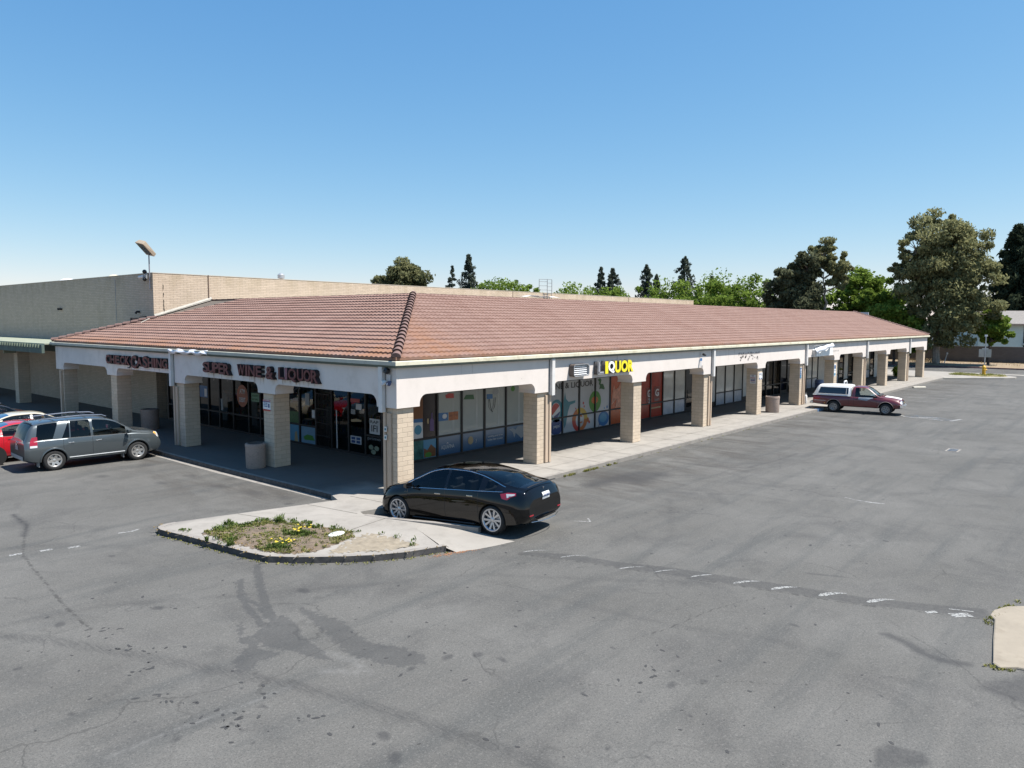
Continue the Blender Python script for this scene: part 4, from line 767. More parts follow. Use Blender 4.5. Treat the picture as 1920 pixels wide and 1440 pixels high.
sign('wall_sign', 'red-brown channel letters SUPER WINE & LIQUOR on the shaded stucco fascia', 'shop sign', 'L',
     [('S',11.80,11.32,0,0,None),('U',11.38,10.90,0,0,None),('P',10.93,10.50,0,0,None),('E',10.52,10.14,-.02,0,None),('R',10.14,9.70,-.04,-.02,None),
      ('W',9.12,8.55,0,0,None),('I',8.50,8.36,0,0,None),('N',8.30,7.82,0,0,None),('E',7.78,7.40,0,0,None),('&',7.12,6.60,-.04,0,None),
      ('L',6.28,5.92,0,0,None),('I',5.86,5.70,0,0,pink),('Q',5.66,5.14,-.06,0,None),('U',5.10,4.70,0,0,None),('O',4.70,4.28,0,0,None),('R',4.28,3.86,-.04,0,None)], 3.36, 3.80, .16, rustd, rust, .003)
root = sign('wall_sign', 'dark red letters CHECK CASHING on the shaded stucco fascia', 'shop sign', 'L',
     [(ch, 21.60-i*.56, 21.60-i*.56-.50, 0, 0, None) for i, ch in enumerate('CHECK')] + [('C',18.75,18.12,-.12,.06,None)] + [('A',18.12,17.52,0,0,None),('S',17.50,16.98,-.05,.06,None),('H',16.96,16.42,0,0,None),('I',16.36,16.16,0,0,None),('N',16.10,15.56,0,0,None),('G',15.54,15.02,0,0,None)], 3.34, 3.78, .10, mat('black_letter_back', (.008,.007,.008), .6), mat('dull_red_face', (.15,.035,.028), .6, var=.3), .003, .07, .015)
b = MB(); b.prism([(21.65,3.34),(21.68,3.76),(18.95,3.76),(18.85,3.34)], -.045, .003, 0); b.prism([(18.2,3.36),(18.2,3.76),(15.0,3.80),(14.96,3.36)], -.045, .003, 0); b.tube([(-.05,18.8,3.38),(-.07,18.95,3.24),(-.05,19.2,3.22)], .03, 6); b.build('sign_backing', mat('sign_backing', (.010,.010,.014), .6), root)
LIQ = [('I',11.27,11.50,0,0,yel),('Q',11.50,12.02,0,0,wh),('U',12.02,12.50,0,0,yel),('O',12.50,13.06,0,0,yel),('R',13.06,13.52,0,0,yel)]
root = sign('wall_sign', 'small LIQUOR sign with yellow letters, a white Q and an empty L can', 'shop sign', 'R', LIQ, 3.29, 3.83, .20, can, yel, .0, .04, .045)
# open L can: hollow tray
o = put_text('L', 'letter', can, root, 'R', 10.72, 3.29, 0, .50, .54, .20, .05)
t = MB(); t.box(10.72,10.745,-.205,-.2,3.29,3.83); t.box(10.745,11.2,-.206,-.2,3.29,3.315); t.box(10.80,10.83,-.206,-.2,3.42,3.83); t.build('letter_trim', M['metal'], root)
t = MB(); t.box(10.78,10.86,-.212,-.206,3.36,3.80); t.box(10.78,11.15,-.212,-.206,3.34,3.40); t.build('letter_liner', mat('grey_liner', (.33,.33,.35), .5), root)
for x in (11.0, 11.9, 12.3, 12.75): MB().box(x-.012,x+.012,-.03,-.005,3.17,3.28).build('drip_stain', M['white'], root)
# empty light box next to it
root = empty('light_box', (9.5,0,3.54), 0, 'open grey light box with bare tubes, left of the yellow letters', 'light box')
def rrect(w, h, r, n=5):
    p = []
    for cx, cz, a in ((w-r,h-r,0),(-w+r,h-r,90),(-w+r,-h+r,180),(w-r,-h+r,270)): p += [(cx+r*math.cos(math.radians(a+90*i/n)), cz+r*math.sin(math.radians(a+90*i/n))) for i in range(n+1)]
    return p
O = rrect(.54,.25,.12); I = rrect(.51,.22,.10); n = len(O); b = MB()
b.add([(x,-.26,z) for x, z in O]+[(x,0,z) for x, z in O], [(k,n+k,n+(k+1)%n,(k+1)%n) for k in range(n)]); b.add([(x,-.26,z) for x, z in O]+[(x,-.26,z) for x, z in I], [(k,(k+1)%n,n+(k+1)%n,n+k) for k in range(n)], 1)
b.add([(x,-.26,z) for x, z in I]+[(x,-.03,z) for x, z in I], [(k,(k+1)%n,n+(k+1)%n,n+k) for k in range(n)], 2); b.add([(x,-.03,z) for x, z in I], [tuple(range(n))], 2); b.build('cabinet', [mat('cabinet_brown', (.10,.08,.07), .6), M['metal'], mat('cabinet_inside', (.36,.36,.36), .4)], root)
for z in (.15,.07,-.01,-.09,-.17): MB().tube([(-.46,-.18,z),(.44,-.18,z)], .022, 8).build('tube_lamp', flat('tube_white', (.75,.75,.75), .2), root, smooth=True)
# leftover ghost of letters on the beam, blue tag, banner, security cameras
b = MB()
x = 25.0
while x < 27.9: w_ = random.uniform(.1,.26); b.box(x, x+w_, -.003, -.0005, 3.62+random.uniform(0,.05), 3.70+random.uniform(0,.1)); x += w_+random.uniform(0,.1)
for _ in range(26): x = random.uniform(25.2,27.9); z = random.uniform(3.35,3.6); b.prism(ell(x,z,random.uniform(.04,.12),random.uniform(.03,.07),8), -.0028, -.0005, 1)
prt(b, 'adhesive_residue', mat('residue', (.30,.27,.25), .9, var=.4, vs=9))
b = MB(); 
for x in np.arange(37.0,38.9,.3): b.box(x+3.6,x+3.75,-.003,-.0005,3.40,3.50)
prt(b, 'adhesive_residue', mat('residue', (.30,.27,.25), .9, var=.4, vs=9))
ban = empty('banner', (0,0,0), 0, 'drooping white banner strip hanging under the gutter above the pickup', 'banner'); b = MB(); n = 16
for i in range(n+1):
    t = i/n; x = 36.9+t*3.8; b.v += [(x,-.20-.05*math.sin(i*1.1),4.05-.30*(1-t)*1.0+.16*t*0), (x,-.30-.06*math.cos(i*.9),3.60-.22*(1-t)+.25*t)]
for i in range(n): b.f.append([2*i,2*i+2,2*i+3,2*i+1]); b.m.append(0)
o = b.build('banner_cloth', flat('white_vinyl', (.62,.65,.70), .6), ban, smooth=True); o.modifiers.new('t','SOLIDIFY').thickness = .008
b = MB(); b.box(36.95,41.2,-.012,-.001,3.16,3.72); b.build('banner_board', mat('bleached_board', (.74,.74,.72), .7, var=.08), ban); MB().tube([(36.9,-.1,3.9),(38.4,-.12,3.95),(40.7,-.1,4.03)], .012, 5).build('banner_rope', M['white'], ban); MB().box(36.95,37.25,-.2,-.002,3.2,3.62).build('banner_bracket', M['metal'], ban)
def camera_unit(loc, rz, label, white=True, group='security cameras'):
    r = empty('security_camera', loc, rz, label, 'security camera', group)
    MB().box(-.05,.05,-.03,0,-.06,.06).tube([(0,-.02,0),(0,-.12,-.01)], .022, 8).build('bracket', M['white_pipe'], r)
    MB().lathe([(0,.0),(.055,0),(.062,.03),(.062,.14),(.05,.17),(0,.17)], 16, M=Matrix.Translation((0,-.12,-.02)) @ Matrix.Rotation(math.radians(105), 4, 'X')).build('housing', wh if white else M['black'], r, smooth=True)
    MB().lathe([(0,.172),(.045,.172),(.045,.182),(0,.182)], 16, M=Matrix.Translation((0,-.12,-.02)) @ Matrix.Rotation(math.radians(105), 4, 'X')).build('lens', M['black'], r); return r
camera_unit((20.36,-.01,3.87), 0, 'round black security camera high on the sunlit beam right of the yellow sign', False)
r = empty('alarm_box', (20.45,0,0), 0, 'torn blue and white alarm sticker under the camera on the beam', 'sticker'); MB().box(-.10,.12,-.006,-.001,3.50,3.64,0).box(-.06,.06,-.006,-.001,3.22,3.50,1).box(.06,.2,-.006,-.001,3.10,3.26,2).build('sticker_sheet', [V['blue'], V['white'], mat('residue', (.30,.27,.25), .9)], r)
# ---------------------------------------------------------------- small things on and around the arcade
def flood(loc, rz, label):
    r = empty('flood_light', loc, rz, label, 'security light', 'twin flood lights')
    b = MB(); b.box(-.07,.07,-.03,0,-.12,.12); b.build('back_plate', M['metal'], r)
    MB().lathe([(0,0),(.09,0),(.10,.04),(.085,.14),(.02,.15)], 20, M=Matrix.Translation((0,-.05,.22)) @ Matrix.Rotation(math.radians(75), 4, 'X')).build('speaker', M['black'], r, smooth=True)
    MB().disc((0,-.195,.20), .035, .035, ((1,0,0),(0,0,1))).build('speaker_cone', M['white'], r)
    for s_, m_ in ((-1, wh), (1, flat('blue_lens_shell', (.02,.05,.14), .3))):
        h = MB().lathe([(.02,0),(.05,.03),(.075,.12),(.08,.15),(.0,.15)], 18, M=Matrix.Translation((.10*s_,-.04,-.10)) @ Matrix.Rotation(math.radians(110), 4, 'X') @ Matrix.Rotation(math.radians(20*s_), 4, 'Y')).build('lamp_head', m_, r, smooth=True)
        MB().disc((.10*s_,-.195,-.15), .045, .045, ((1,0,0),(0,0,1))).build('lamp_glass', flat('lamp_glass', (.45,.5,.6), .1), h)
    return r
flood((-.02,.30,3.70), math.radians(-90), 'black speaker with two small flood heads at the building corner')
def plate_sign(name, loc, rz, w, h, label, rows, post=None, group=None):
    r = empty(name, loc, rz, label, 'sign', group); MB().box(-w/2,w/2,-.012,0,-h/2,h/2).build('panel', rows[0], r)
    for kind, args in rows[1:]:
        if kind == 'box': x0,x1,z0,z1,m_ = args; MB().box(x0,x1,-.016,-.0122,z0,z1).build('sign_band', m_, r)
        else: s_, x0, z0, ww, hh, m_ = args; o = put_text(s_, 'lettering', m_, r, 'R', x0, z0, -.0165, ww, hh, .003, .01)
    return r
plate_sign('no_parking_sign', (.086,7.46,2.31), math.radians(-90), .5, .42, 'blue and white notice with red bands on the column above the concrete bin', [M['white'], ('box', (-.25,.25,.15,.21,V['red'])), ('box', (-.25,.25,-.21,-.15,V['red'])), ('box', (-.25,.25,.12,.15,V['navy'])), ('box', (.10,.19,-.08,.07,V['navy'])),
    ('t', ('NO LOITERING',-.22,.16,.44,.04,M['white'])), ('t', ('VIDEO CAMERAS',-.2,.06,.26,.04,V['blue'])), ('t', ('IN USE 24 HOURS',-.2,-.0,.26,.035,V['blue'])), ('t', ('NO TRESPASSING',-.2,-.06,.26,.035,V['blue']))])
plate_sign('tow_away_sign', (28.0,.37,2.12), math.radians(-90), .34, .52, 'white and red towing notice on the shaded side of the column by the round bin', [M['white'], ('t', ('NO',-.07,.15,.14,.09,V['black'])), ('t', ('PARKING',-.14,.05,.28,.07,V['red'])), ('t', ('UNAUTHORIZED',-.15,-.01,.30,.04,V['black'])), ('box', (-.13,.13,-.09,-.03,V['navy'])), ('t', ('VEHICLES TOWED',-.14,-.15,.28,.04,V['red'])), ('t', ('AT OWNER EXPENSE',-.14,-.21,.28,.04,V['black']))])
plate_sign('notice_sign', (28.45,.088,2.30), 0, .5, .40, 'white notice with blue corners on the sunlit column face by the round bin', [M['white'], ('box', (.12,.2,-.02,.14,V['grey'])), ('box', (-.22,-.1,-.18,-.10,V['navy'])), ('box', (.05,.2,-.18,-.12,V['navy'])), ('t', ('NOTICE',-.2,.08,.26,.07,V['navy']))])
plate_sign('accessible_parking_sign', (35.15,.085,2.15), 0, .26, .7, 'tall narrow blue parking sign on the column behind the pickup camper shell', [V['blue'], ('box', (-.06,.06,.14,.26,M['white'])), ('t', ('PARKING',-.1,.02,.2,.06,M['white'])), ('t', ('ONLY',-.08,-.1,.16,.06,M['white'])), ('box', (-.1,.1,-.3,-.16,V['sky']))])
plate_sign('accessible_parking_sign', (42.15,.085,2.0), 0, .40, .9, 'tall pale blue and white parking sign on the sunlit column past the pickup', [M['white'], ('box', (-.16,.16,.12,.38,V['blue'])), ('box', (-.05,.05,.16,.32,M['white'])), ('t', ('VAN',-.1,-.05,.2,.08,V['blue'])), ('box', (-.16,.16,-.38,-.2,V['sky']))])
r = empty('wall_notice', (3.885,22.9,2.52), math.radians(-90), 'small cream notice fixed to the tan block wall between the shaded columns', 'notice'); MB().box(-.28,.28,-.012,0,-.24,.24).build('panel', mat('cream_notice', (.45,.42,.33), .6), r)
put_text('NO', 'lettering', V['black'], r, 'R', -.1, .08, -.014, .2, .08, .003, .01); put_text('PARKING', 'lettering', V['black'], r, 'R', -.2, -.12, -.014, .4, .1, .003, .01)
r = empty('wall_notice', (3.885,29.7,2.15), math.radians(-90), 'tiny white tag on the tan block wall right of the last shaded column', 'notice'); MB().box(-.3,.3,-.012,0,-.06,.06).box(-.12,.1,-.013,-.0,.06,.12).build('panel', M['white'], r)
for z in (2.09,1.83):
    r = empty('meter_dial', (-.024,.50,z), math.radians(-90), 'round grey dial on the corner downpipe, '+('upper' if z > 2 else 'lower')+' of the two', 'dial', 'dials on the corner downpipe'); MB().box(-.055,.055,-.02,0,-.08,.08).build('plate', M['white_pipe'], r); MB().disc((0,-.022,0), .04, .04, ((1,0,0),(0,0,1))).build('dial_face', V['teal'], r)
# concrete litter bins
aggr = mat('exposed_aggregate', (.30,.235,.195), .95, var=.3, vs=40, bmp=.6, bs=45, bd=.01, dirt=((.17,.12,.10), 5, .5))
def bin_(loc, rr, h, label, square=False):
    r = empty('litter_bin', loc, random.uniform(0, 1), label, 'litter bin', 'concrete litter bins under the arcade')
    MB().lathe([(0,.0),(rr*.95,0),(rr,.05),(rr*1.02,h*.86),(rr*1.05,h*.87),(rr*1.05,h-.02),(rr*1.02,h),(rr*.86,h),(rr*.84,h-.02),(rr*.84,.25),(0,.25)], 30).build('concrete_shell', aggr, r, smooth=True, sharp=30)
    MB().lathe([(rr*.845,h-.10),(rr*.845,h+.01),(rr*.80,h+.015),(rr*.80,h-.10)], 30, closed=True).build('liner_rim', mat('liner', (.12,.10,.09), .5), r, smooth=True, sharp=30)
    MB().lathe([(0,.5),(rr*.79,.5),(rr*.80,h-.12)], 24).build('liner', M['dark'], r); return r
bin_((30.0,-.08,0), .40, .98, 'round tan aggregate bin standing in the sun beside a column')
bin_((-.36,7.58,0), .355, .92, 'grey-brown aggregate bin in shade beside the column with the blue notice')
bin_((1.55,20.7,0), .42, 1.0, 'dim concrete bin in deep shade behind the third shaded column')
# pipe bollard and bench-like bracket past the pickup, blue drum
r = empty('pipe_stand', (41.3,-1.0,0), 0, 'bent white pipe standing on the walk above the camper shell', 'pipe'); MB().tube([(-.5,0,1.05),(-.45,0,1.3),(0,0,1.32),(.12,0,1.28),(.14,0,0)], .06, 10).build('pipe', M['white'], r, smooth=True)
r = empty('water_drum', (46.2,2.5,0), 0, 'blue plastic drum in shade beyond the pale blue parking sign', 'drum'); MB().lathe([(0,0),(.3,0),(.32,.1),(.33,.85),(.28,.95),(0,.95)], 20).build('drum_body', flat('drum_blue', (.10,.14,.26), .4), r, smooth=True); MB().lathe([(.335,.3),(.345,.33),(.335,.36)], 20).lathe([(.335,.6),(.345,.63),(.335,.66)], 20).build('hoop', V['navy'], r)
r = empty('fire_extinguisher', (35.98,.0,.3), 0, 'small white cylinder at the foot of the column behind the pickup', 'canister'); MB().lathe([(0,-.25),(.10,-.25),(.11,-.2),(.11,.25),(.06,.34),(.03,.36),(.03,.42),(0,.42)], 16).build('cylinder', M['white_pipe'], r, smooth=True); MB().box(-.03,.03,-.06,.02,.42,.46).build('valve', M['metal'], r)
# hedge clipped low at the far end
LEAFM = {}
def leafmat(name, dark, light, trans=.25):
    if name in LEAFM: return LEAFM[name]
    m, nt, b = newmat('foliage_'+name); nt.nodes.remove(b); out = nt.nodes['Material Output']
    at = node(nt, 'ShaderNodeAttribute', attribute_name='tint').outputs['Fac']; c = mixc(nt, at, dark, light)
    d = node(nt, 'ShaderNodeBsdfDiffuse'); t = node(nt, 'ShaderNodeBsdfTranslucent'); nt.links.new(c, d.inputs[0]); nt.links.new(mixc(nt, .5, c, light), t.inputs[0])
    mx = node(nt, 'ShaderNodeMixShader'); mx.inputs[0].default_value = trans; nt.links.new(d.outputs[0], mx.inputs[1]); nt.links.new(t.outputs[0], mx.inputs[2]); nt.links.new(mx.outputs[0], out.inputs[0]); LEAFM[name] = m; return m
def leaves(name, clumps, size, m, parent=None, aspect=1.8, droop=0.0, shell=.35, flatten=0):
    """clumps: (x, y, z, rx, ry, rz, count, tint)"""
    P = []; T = []
    for x, y, z, rx, ry, rz, n, t in clumps:
        n = int(n); d = rng.normal(0, 1, (n, 3)); d /= np.linalg.norm(d, axis=1)[:,None]; r = (shell + (1-shell)*rng.random(n)**.5 + np.abs(rng.normal(0,.14,n)))[:,None]
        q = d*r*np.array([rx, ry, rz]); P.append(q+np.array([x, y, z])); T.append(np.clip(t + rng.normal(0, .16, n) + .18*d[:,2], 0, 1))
    P = np.concatenate(P); T = np.concatenate(T); n = len(P)
    a = rng.normal(0, 1, (n, 3)); a[:,2] = a[:,2]*(1-flatten) - droop*2.2; a /= np.linalg.norm(a, axis=1)[:,None]
    b = np.cross(a, rng.normal(0, 1, (n, 3))); b /= np.linalg.norm(b, axis=1)[:,None]
    s = size*rng.uniform(.6, 1.3, n)[:,None]; a *= s*aspect*.5; b *= s*.5
    V = np.stack([P-a, P+b*.9-a*.1, P+a, P-b*.9-a*.1], 1).reshape(-1, 3); F = np.arange(4*n).reshape(n, 4)
    me = bpy.data.meshes.new(name); me.vertices.add(4*n); me.vertices.foreach_set('co', V.ravel()); me.loops.add(4*n); me.loops.foreach_set('vertex_index', F.ravel()); me.polygons.add(n)
    me.polygons.foreach_set('loop_start', np.arange(n)*4); me.polygons.foreach_set('loop_total', np.full(n, 4)); q = me.attributes.new('tint', 'FLOAT', 'POINT'); q.data.foreach_set('value', np.repeat(T, 4).astype(np.float32)); me.update(calc_edges=True)
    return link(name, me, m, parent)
def boxleaves(x0, x1, y0, y1, z0, z1, n, size, m, parent, name='foliage'):
    P = np.column_stack([rng.uniform(x0, x1, n), rng.uniform(y0, y1, n), rng.uniform(z0, z1, n)]); k = rng.integers(0, 3, n)
    P[k == 0, 2] = z1+rng.normal(0, .03, (k == 0).sum()); P[k == 1, 1] = y0+rng.normal(0, .03, (k == 1).sum()); P[k == 2, 0] = x0+rng.normal(0, .03, (k == 2).sum())
    cl = [(p[0], p[1], p[2], .05, .05, .05, 1, .3+.4*random.random()) for p in P]; return leaves(name, cl, size, m, parent)
g_hedge = leafmat('hedge', (.012,.028,.010), (.06,.10,.02))
h = empty('clipped_hedge', (64.5,5.0,0), 0, 'low dark clipped hedge under the far end of the arcade', 'hedge')
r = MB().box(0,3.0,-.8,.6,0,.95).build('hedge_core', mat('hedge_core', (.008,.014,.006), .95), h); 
o = boxleaves(-.1,3.1,-.9,.7,.05,1.05, 1500, .13, g_hedge, h)
h = empty('round_shrub', (69.6,2.2,0), 0, 'small bright green shrub between the last two columns', 'shrub'); leaves('foliage', [(0,0,.5,.55,.55,.55,900,.75)], .14, leafmat('shrub', (.05,.10,.01), (.20,.28,.04)), h); MB().tube([(0,0,0),(0,0,.6)], .05).build('stem', mat('bark', (.10,.07,.05), .9), h)

# ---------------------------------------------------------------- big block building behind
BX, BY, BZ = 3.9, 25.1, 8.10
box_ = empty('block_building', (BX, BY, 0), 0, 'tall windowless tan block building behind the tiled roof', 'building')
b = MB(); b.prism([(0,0),(64.8,0),(64.8,52),(0,52)], -.2, 7.3); b.build('wall', M['bigwall'], box_)
b = MB(); b.box(0,64.8,0,.2,7.3,8.1); b.box(0,.2,.2,52,7.3,8.1); b.box(64.6,64.8,.2,52,7.3,8.1); b.box(.2,64.6,51.8,52,7.3,8.1); b.build('parapet', M['bigwall'], box_)
b = MB(); b.box(-.015,64.82,-.015,.23,8.1,8.135); b.box(-.015,.23,.23,52,8.1,8.135); b.build('coping', mat('coping', (.46,.40,.32), .85, var=.15, vs=2), box_)
b = MB(); b.box(3.22,3.27,-.03,-.002,6.6,8.14); b.box(31.0,31.04,-.02,-.002,6.5,8.1); b.box(50.0,50.04,-.02,-.002,6.5,8.1); b.build('control_joint', mat('brown_joint', (.11,.07,.05), .9), box_)
b = MB(); b.box(-.02,-.002,5.0,5.05,4.6,7.95); b.build('control_joint', mat('pale_joint', (.35,.34,.32), .9), box_)
b = MB()
for z in (7.2,6.8,6.35,6.1,5.9): b.tube([(.55,-.01,z),(.58+random.uniform(-.02,.02),-.012,z+.15),(.56,-.01,z+random.uniform(.2,.34))], .02, 5)
b.build('wall_crack', mat('crack_fill', (.09,.08,.06), .9), box_)
r = empty('wall_vent', (3.88,38.9,6.2), 0, 'pair of small dark pipes on the shaded block wall near its middle', 'vent'); MB().tube([(0,0,0),(-.15,0,0)], .07).build('pipe', M['dark'], r); MB().tube([(0,.35,0),(-.15,.35,0)], .07).build('pipe', M['dark'], r)
r = empty('wall_vent', (3.88,26.9,5.95), 0, 'small bent pipe on the shaded block wall close to its corner', 'vent'); MB().tube([(0,0,0),(-.15,0,0),(-.22,0,-.1)], .06).build('pipe', M['dark'], r)
b = empty('junction_box', (3.0,25.6,5.45), 0, 'clutter of dark cables where the tiles meet the block wall corner', 'cables'); MB().box(-.15,.15,-.1,.1,-.1,.15).tube([(.1,-.2,.1),(.5,.1,.25),(.75,0,.2)], .03, 6).build('box', M['dark'], b)
# corner flood lamp on its pole, cameras at the wall corner
r = empty('flood_lamp', (3.82,25.30,8.1), math.radians(118), 'tan shoebox flood lamp on a thin pole above the wall corner', 'flood lamp'); 
MB().tube([(0,0,-.9),(0,0,1.02)], .035, 10).build('pole', mat('pole_grey', (.20,.20,.22), .5), r)
lb = mat('lamp_tan', (.33,.265,.19), .5, var=.12)
Tm = Matrix.Translation((0,-.1,.98)) @ Matrix.Rotation(math.radians(34), 4, 'X') @ Matrix.Rotation(math.radians(-14), 4, 'Y') @ Matrix.Scale(1.12, 4)
h = MB(); P = [(-.26,-.02,0),(.26,-.02,0),(.26,.95,0),(-.26,.95,0),(-.26,-.02,.18),(.26,-.02,.18),(.20,.88,.24),(-.20,.88,.24)]
h.add([tuple(Tm @ Vector(p)) for p in P], [(4,5,6,7),(0,1,5,4),(1,2,6,5),(2,3,7,6),(3,0,4,7),(0,3,2,1)]); hd = h.build('lamp_head', lb, r, bevel=.01)
b = MB(); P = [(-.21,.06,-.006),(.21,.06,-.006),(.21,.88,-.006),(-.21,.88,-.006)]; b.add([tuple(Tm @ Vector(p)) for p in P], [(3,2,1,0)]); b.build('lamp_lens', mat('lens_glass', (.06,.065,.07), .15, var=.3), hd)
def ball(r_): return [(r_*math.sin(math.pi*i/8), -r_*math.cos(math.pi*i/8)) for i in range(9)]
r = empty('security_camera', (3.80,25.6,7.9), math.radians(-90), 'white bullet camera with two black domes at the top corner of the block wall', 'security camera')
MB().lathe(ball(.12), 14, M=Matrix.Translation((.0,-.12,.28))).build('dome', M['black'], r, smooth=True); MB().lathe(ball(.11), 14, M=Matrix.Translation((-.02,-.12,-.14))).build('dome', M['black'], r, smooth=True); MB().tube([(-.15,-.1,.02),(-.5,-.22,-.02)], .08, 12).build('housing', M['white'], r, smooth=True); MB().box(-.05,.05,-.1,0,-.1,.3).build('bracket', M['metal'], r)
for (x, y, z, s_, lab) in ((6.8,46.0,7.3,.95,'larger white dome cowl peeking over the shaded block wall'), (7.0,38.0,7.3,.7,'smaller cream dome cowl peeking over the shaded block wall')):
    r = empty('roof_vent', (x,y,z), 0, lab, 'roof vent'); MB().lathe([(s_*.9,0),(s_*.95,.6),(s_*.9,.8),(s_*.7,1.12),(s_*.35,1.3),(0,1.36)], 24).build('cowl', M['white'] if s_ > .8 else mat('cream_cowl', (.6,.52,.38), .6), r, smooth=True, sharp=60)
r = empty('roof_vent', (15.8,31,7.3), 0, 'small grey turbine vent peeking over the sunlit block wall', 'roof vent'); MB().lathe([(.12,0),(.12,1.2),(.25,1.25),(.25,1.5),(.12,1.62),(0,1.64)], 16).build('cowl', M['metal'], r, smooth=True, sharp=40); MB().box(-.3,.3,-.02,.02,.9,.94).build('brace', M['metal'], r)
gm = mat('ladder_grey', (.16,.165,.17), .7)
r = empty('roof_ladder', (39.4,24.9,0), 0, 'thin grey caged roof ladder rising over the block parapet', 'ladder')
for x in (0,.68): MB().tube([(x,-.12,6.55),(x,-.12,9.33)], .028, 6).build('rail', gm, r)
b = MB()
for z in np.arange(6.7, 9.4, .33): b.tube([(0,-.12,z),(.68,-.12,z)], .018, 6)
b.build('rung', gm, r); b = MB(); b.tube([(-.66,.3,8.35),(-.66,.3,9.33)], .025, 6)
for z in (8.37,8.75,9.12,9.33): b.tube([(0,-.12,z),(-.2,.1,z),(-.66,.3,z)], .02, 6)
b.build('guard_rail', gm, r); MB().tube([(-.4,-.12,6.55),(-.4,-.12,8.0)], .03, 6).tube([(.25,-.2,6.55),(.25,-.2,7.7)], .03, 6).build('conduit', gm, r)
b = empty('debris', (16.4,25.0,0), 0, 'crumpled pale sheet lying at the top edge of the tiles', 'litter'); q = MB(); 
for i in range(9): q.v += [(-1.6+i*.4, -17.7+random.uniform(-.1,.1), 6.75+random.uniform(0,.12)), (-1.6+i*.4+random.uniform(-.1,.1), -17.35, 6.78+random.uniform(0,.1))]
for i in range(8): q.f.append([2*i,2*i+2,2*i+3,2*i+1]); q.m.append(0)
q.build('sheet', M['white'], b).modifiers.new('t','SOLIDIFY').thickness = .01

# ---------------------------------------------------------------- green canopy further along the shaded side
can_ = empty('walkway_canopy', (0,28.9,0), 0, 'weathered green flat canopy on tan posts left of the tiled roof', 'canopy'); gw = mat('green_roof_sheet', (.25,.27,.20), .8, var=.18, vs=1.2, dirt=((.18,.16,.10), 2, .5)); gd = mat('green_beam', (.075,.105,.088), .8, var=.25, vs=1.5, streak=.4)
b = MB(); b.box(-.45,3.88,0,46,4.10,4.16); b.build('roof_sheet', gw, can_)
b = MB(); b.box(-.60,-.45,0,46,3.62,4.10); b.build('beam', gd, can_, bevel=.01); re_ = MB().box(-.68,-.60,0,.16,3.93,4.12).mesh('rafter_end')
re_.materials.append(mat('rafter_green', (.15,.18,.13), .8, var=.25))
for y in np.arange(.3, 41, .44): link('rafter_end', re_, None, can_).location.y = y
b = MB(); b.box(.6,3.88,.1,46,3.98,4.09); b.build('ceiling', M['soffit'], can_)
b = MB(); b.box(3.60,3.88,0,46,3.3,3.98); b.build('ledger', gd, can_)
for y in (9.8, 17.2, 24.6): 
    MB().box(1.05,1.75,y,y+.7,0,3.62).build('post', M['column'], can_, bevel=.01); MB().box(.6,1.95,y-.05,y+.75,3.62,3.98).build('post_cap', gd, can_)
b = MB(); b.box(.35,1.0,9.9,10.1,3.30,3.60); b.build('bracket', gw, can_)
# ---------------------------------------------------------------- vehicles
def pch(tab):
    x = np.array([t[0] for t in tab], float); y = np.array([t[1] for t in tab], float); h = np.diff(x); d = np.diff(y)/h; m = np.zeros(len(x))
    for i in range(1, len(x)-1): m[i] = 0 if d[i-1]*d[i] <= 0 else 2*d[i-1]*d[i]/(d[i-1]+d[i])
    m[0] = d[0]; m[-1] = d[-1]
    def f(q):
        q = min(max(q, x[0]), x[-1]); i = min(int(np.searchsorted(x, q, 'right'))-1, len(h)-1); t = (q-x[i])/h[i]
        return float((2*t**3-3*t*t+1)*y[i]+(t**3-2*t*t+t)*h[i]*m[i]+(-2*t**3+3*t*t)*y[i+1]+(t**3-t*t)*h[i]*m[i+1])
    return f
def crom(p, n):
    out = []
    for i in range(len(p)-1):
        a, b, c, d = p[max(i-1,0)], p[i], p[i+1], p[min(i+2,len(p)-1)]
        for k in range(n):
            t = k/n; out.append(tuple(.5*((2*b[j])+(-a[j]+c[j])*t+(2*a[j]-5*b[j]+4*c[j]-d[j])*t*t+(-a[j]+3*b[j]-3*c[j]+d[j])*t**3) for j in (0,1)))
    return out+[tuple(p[-1])]
paint_glass = {}
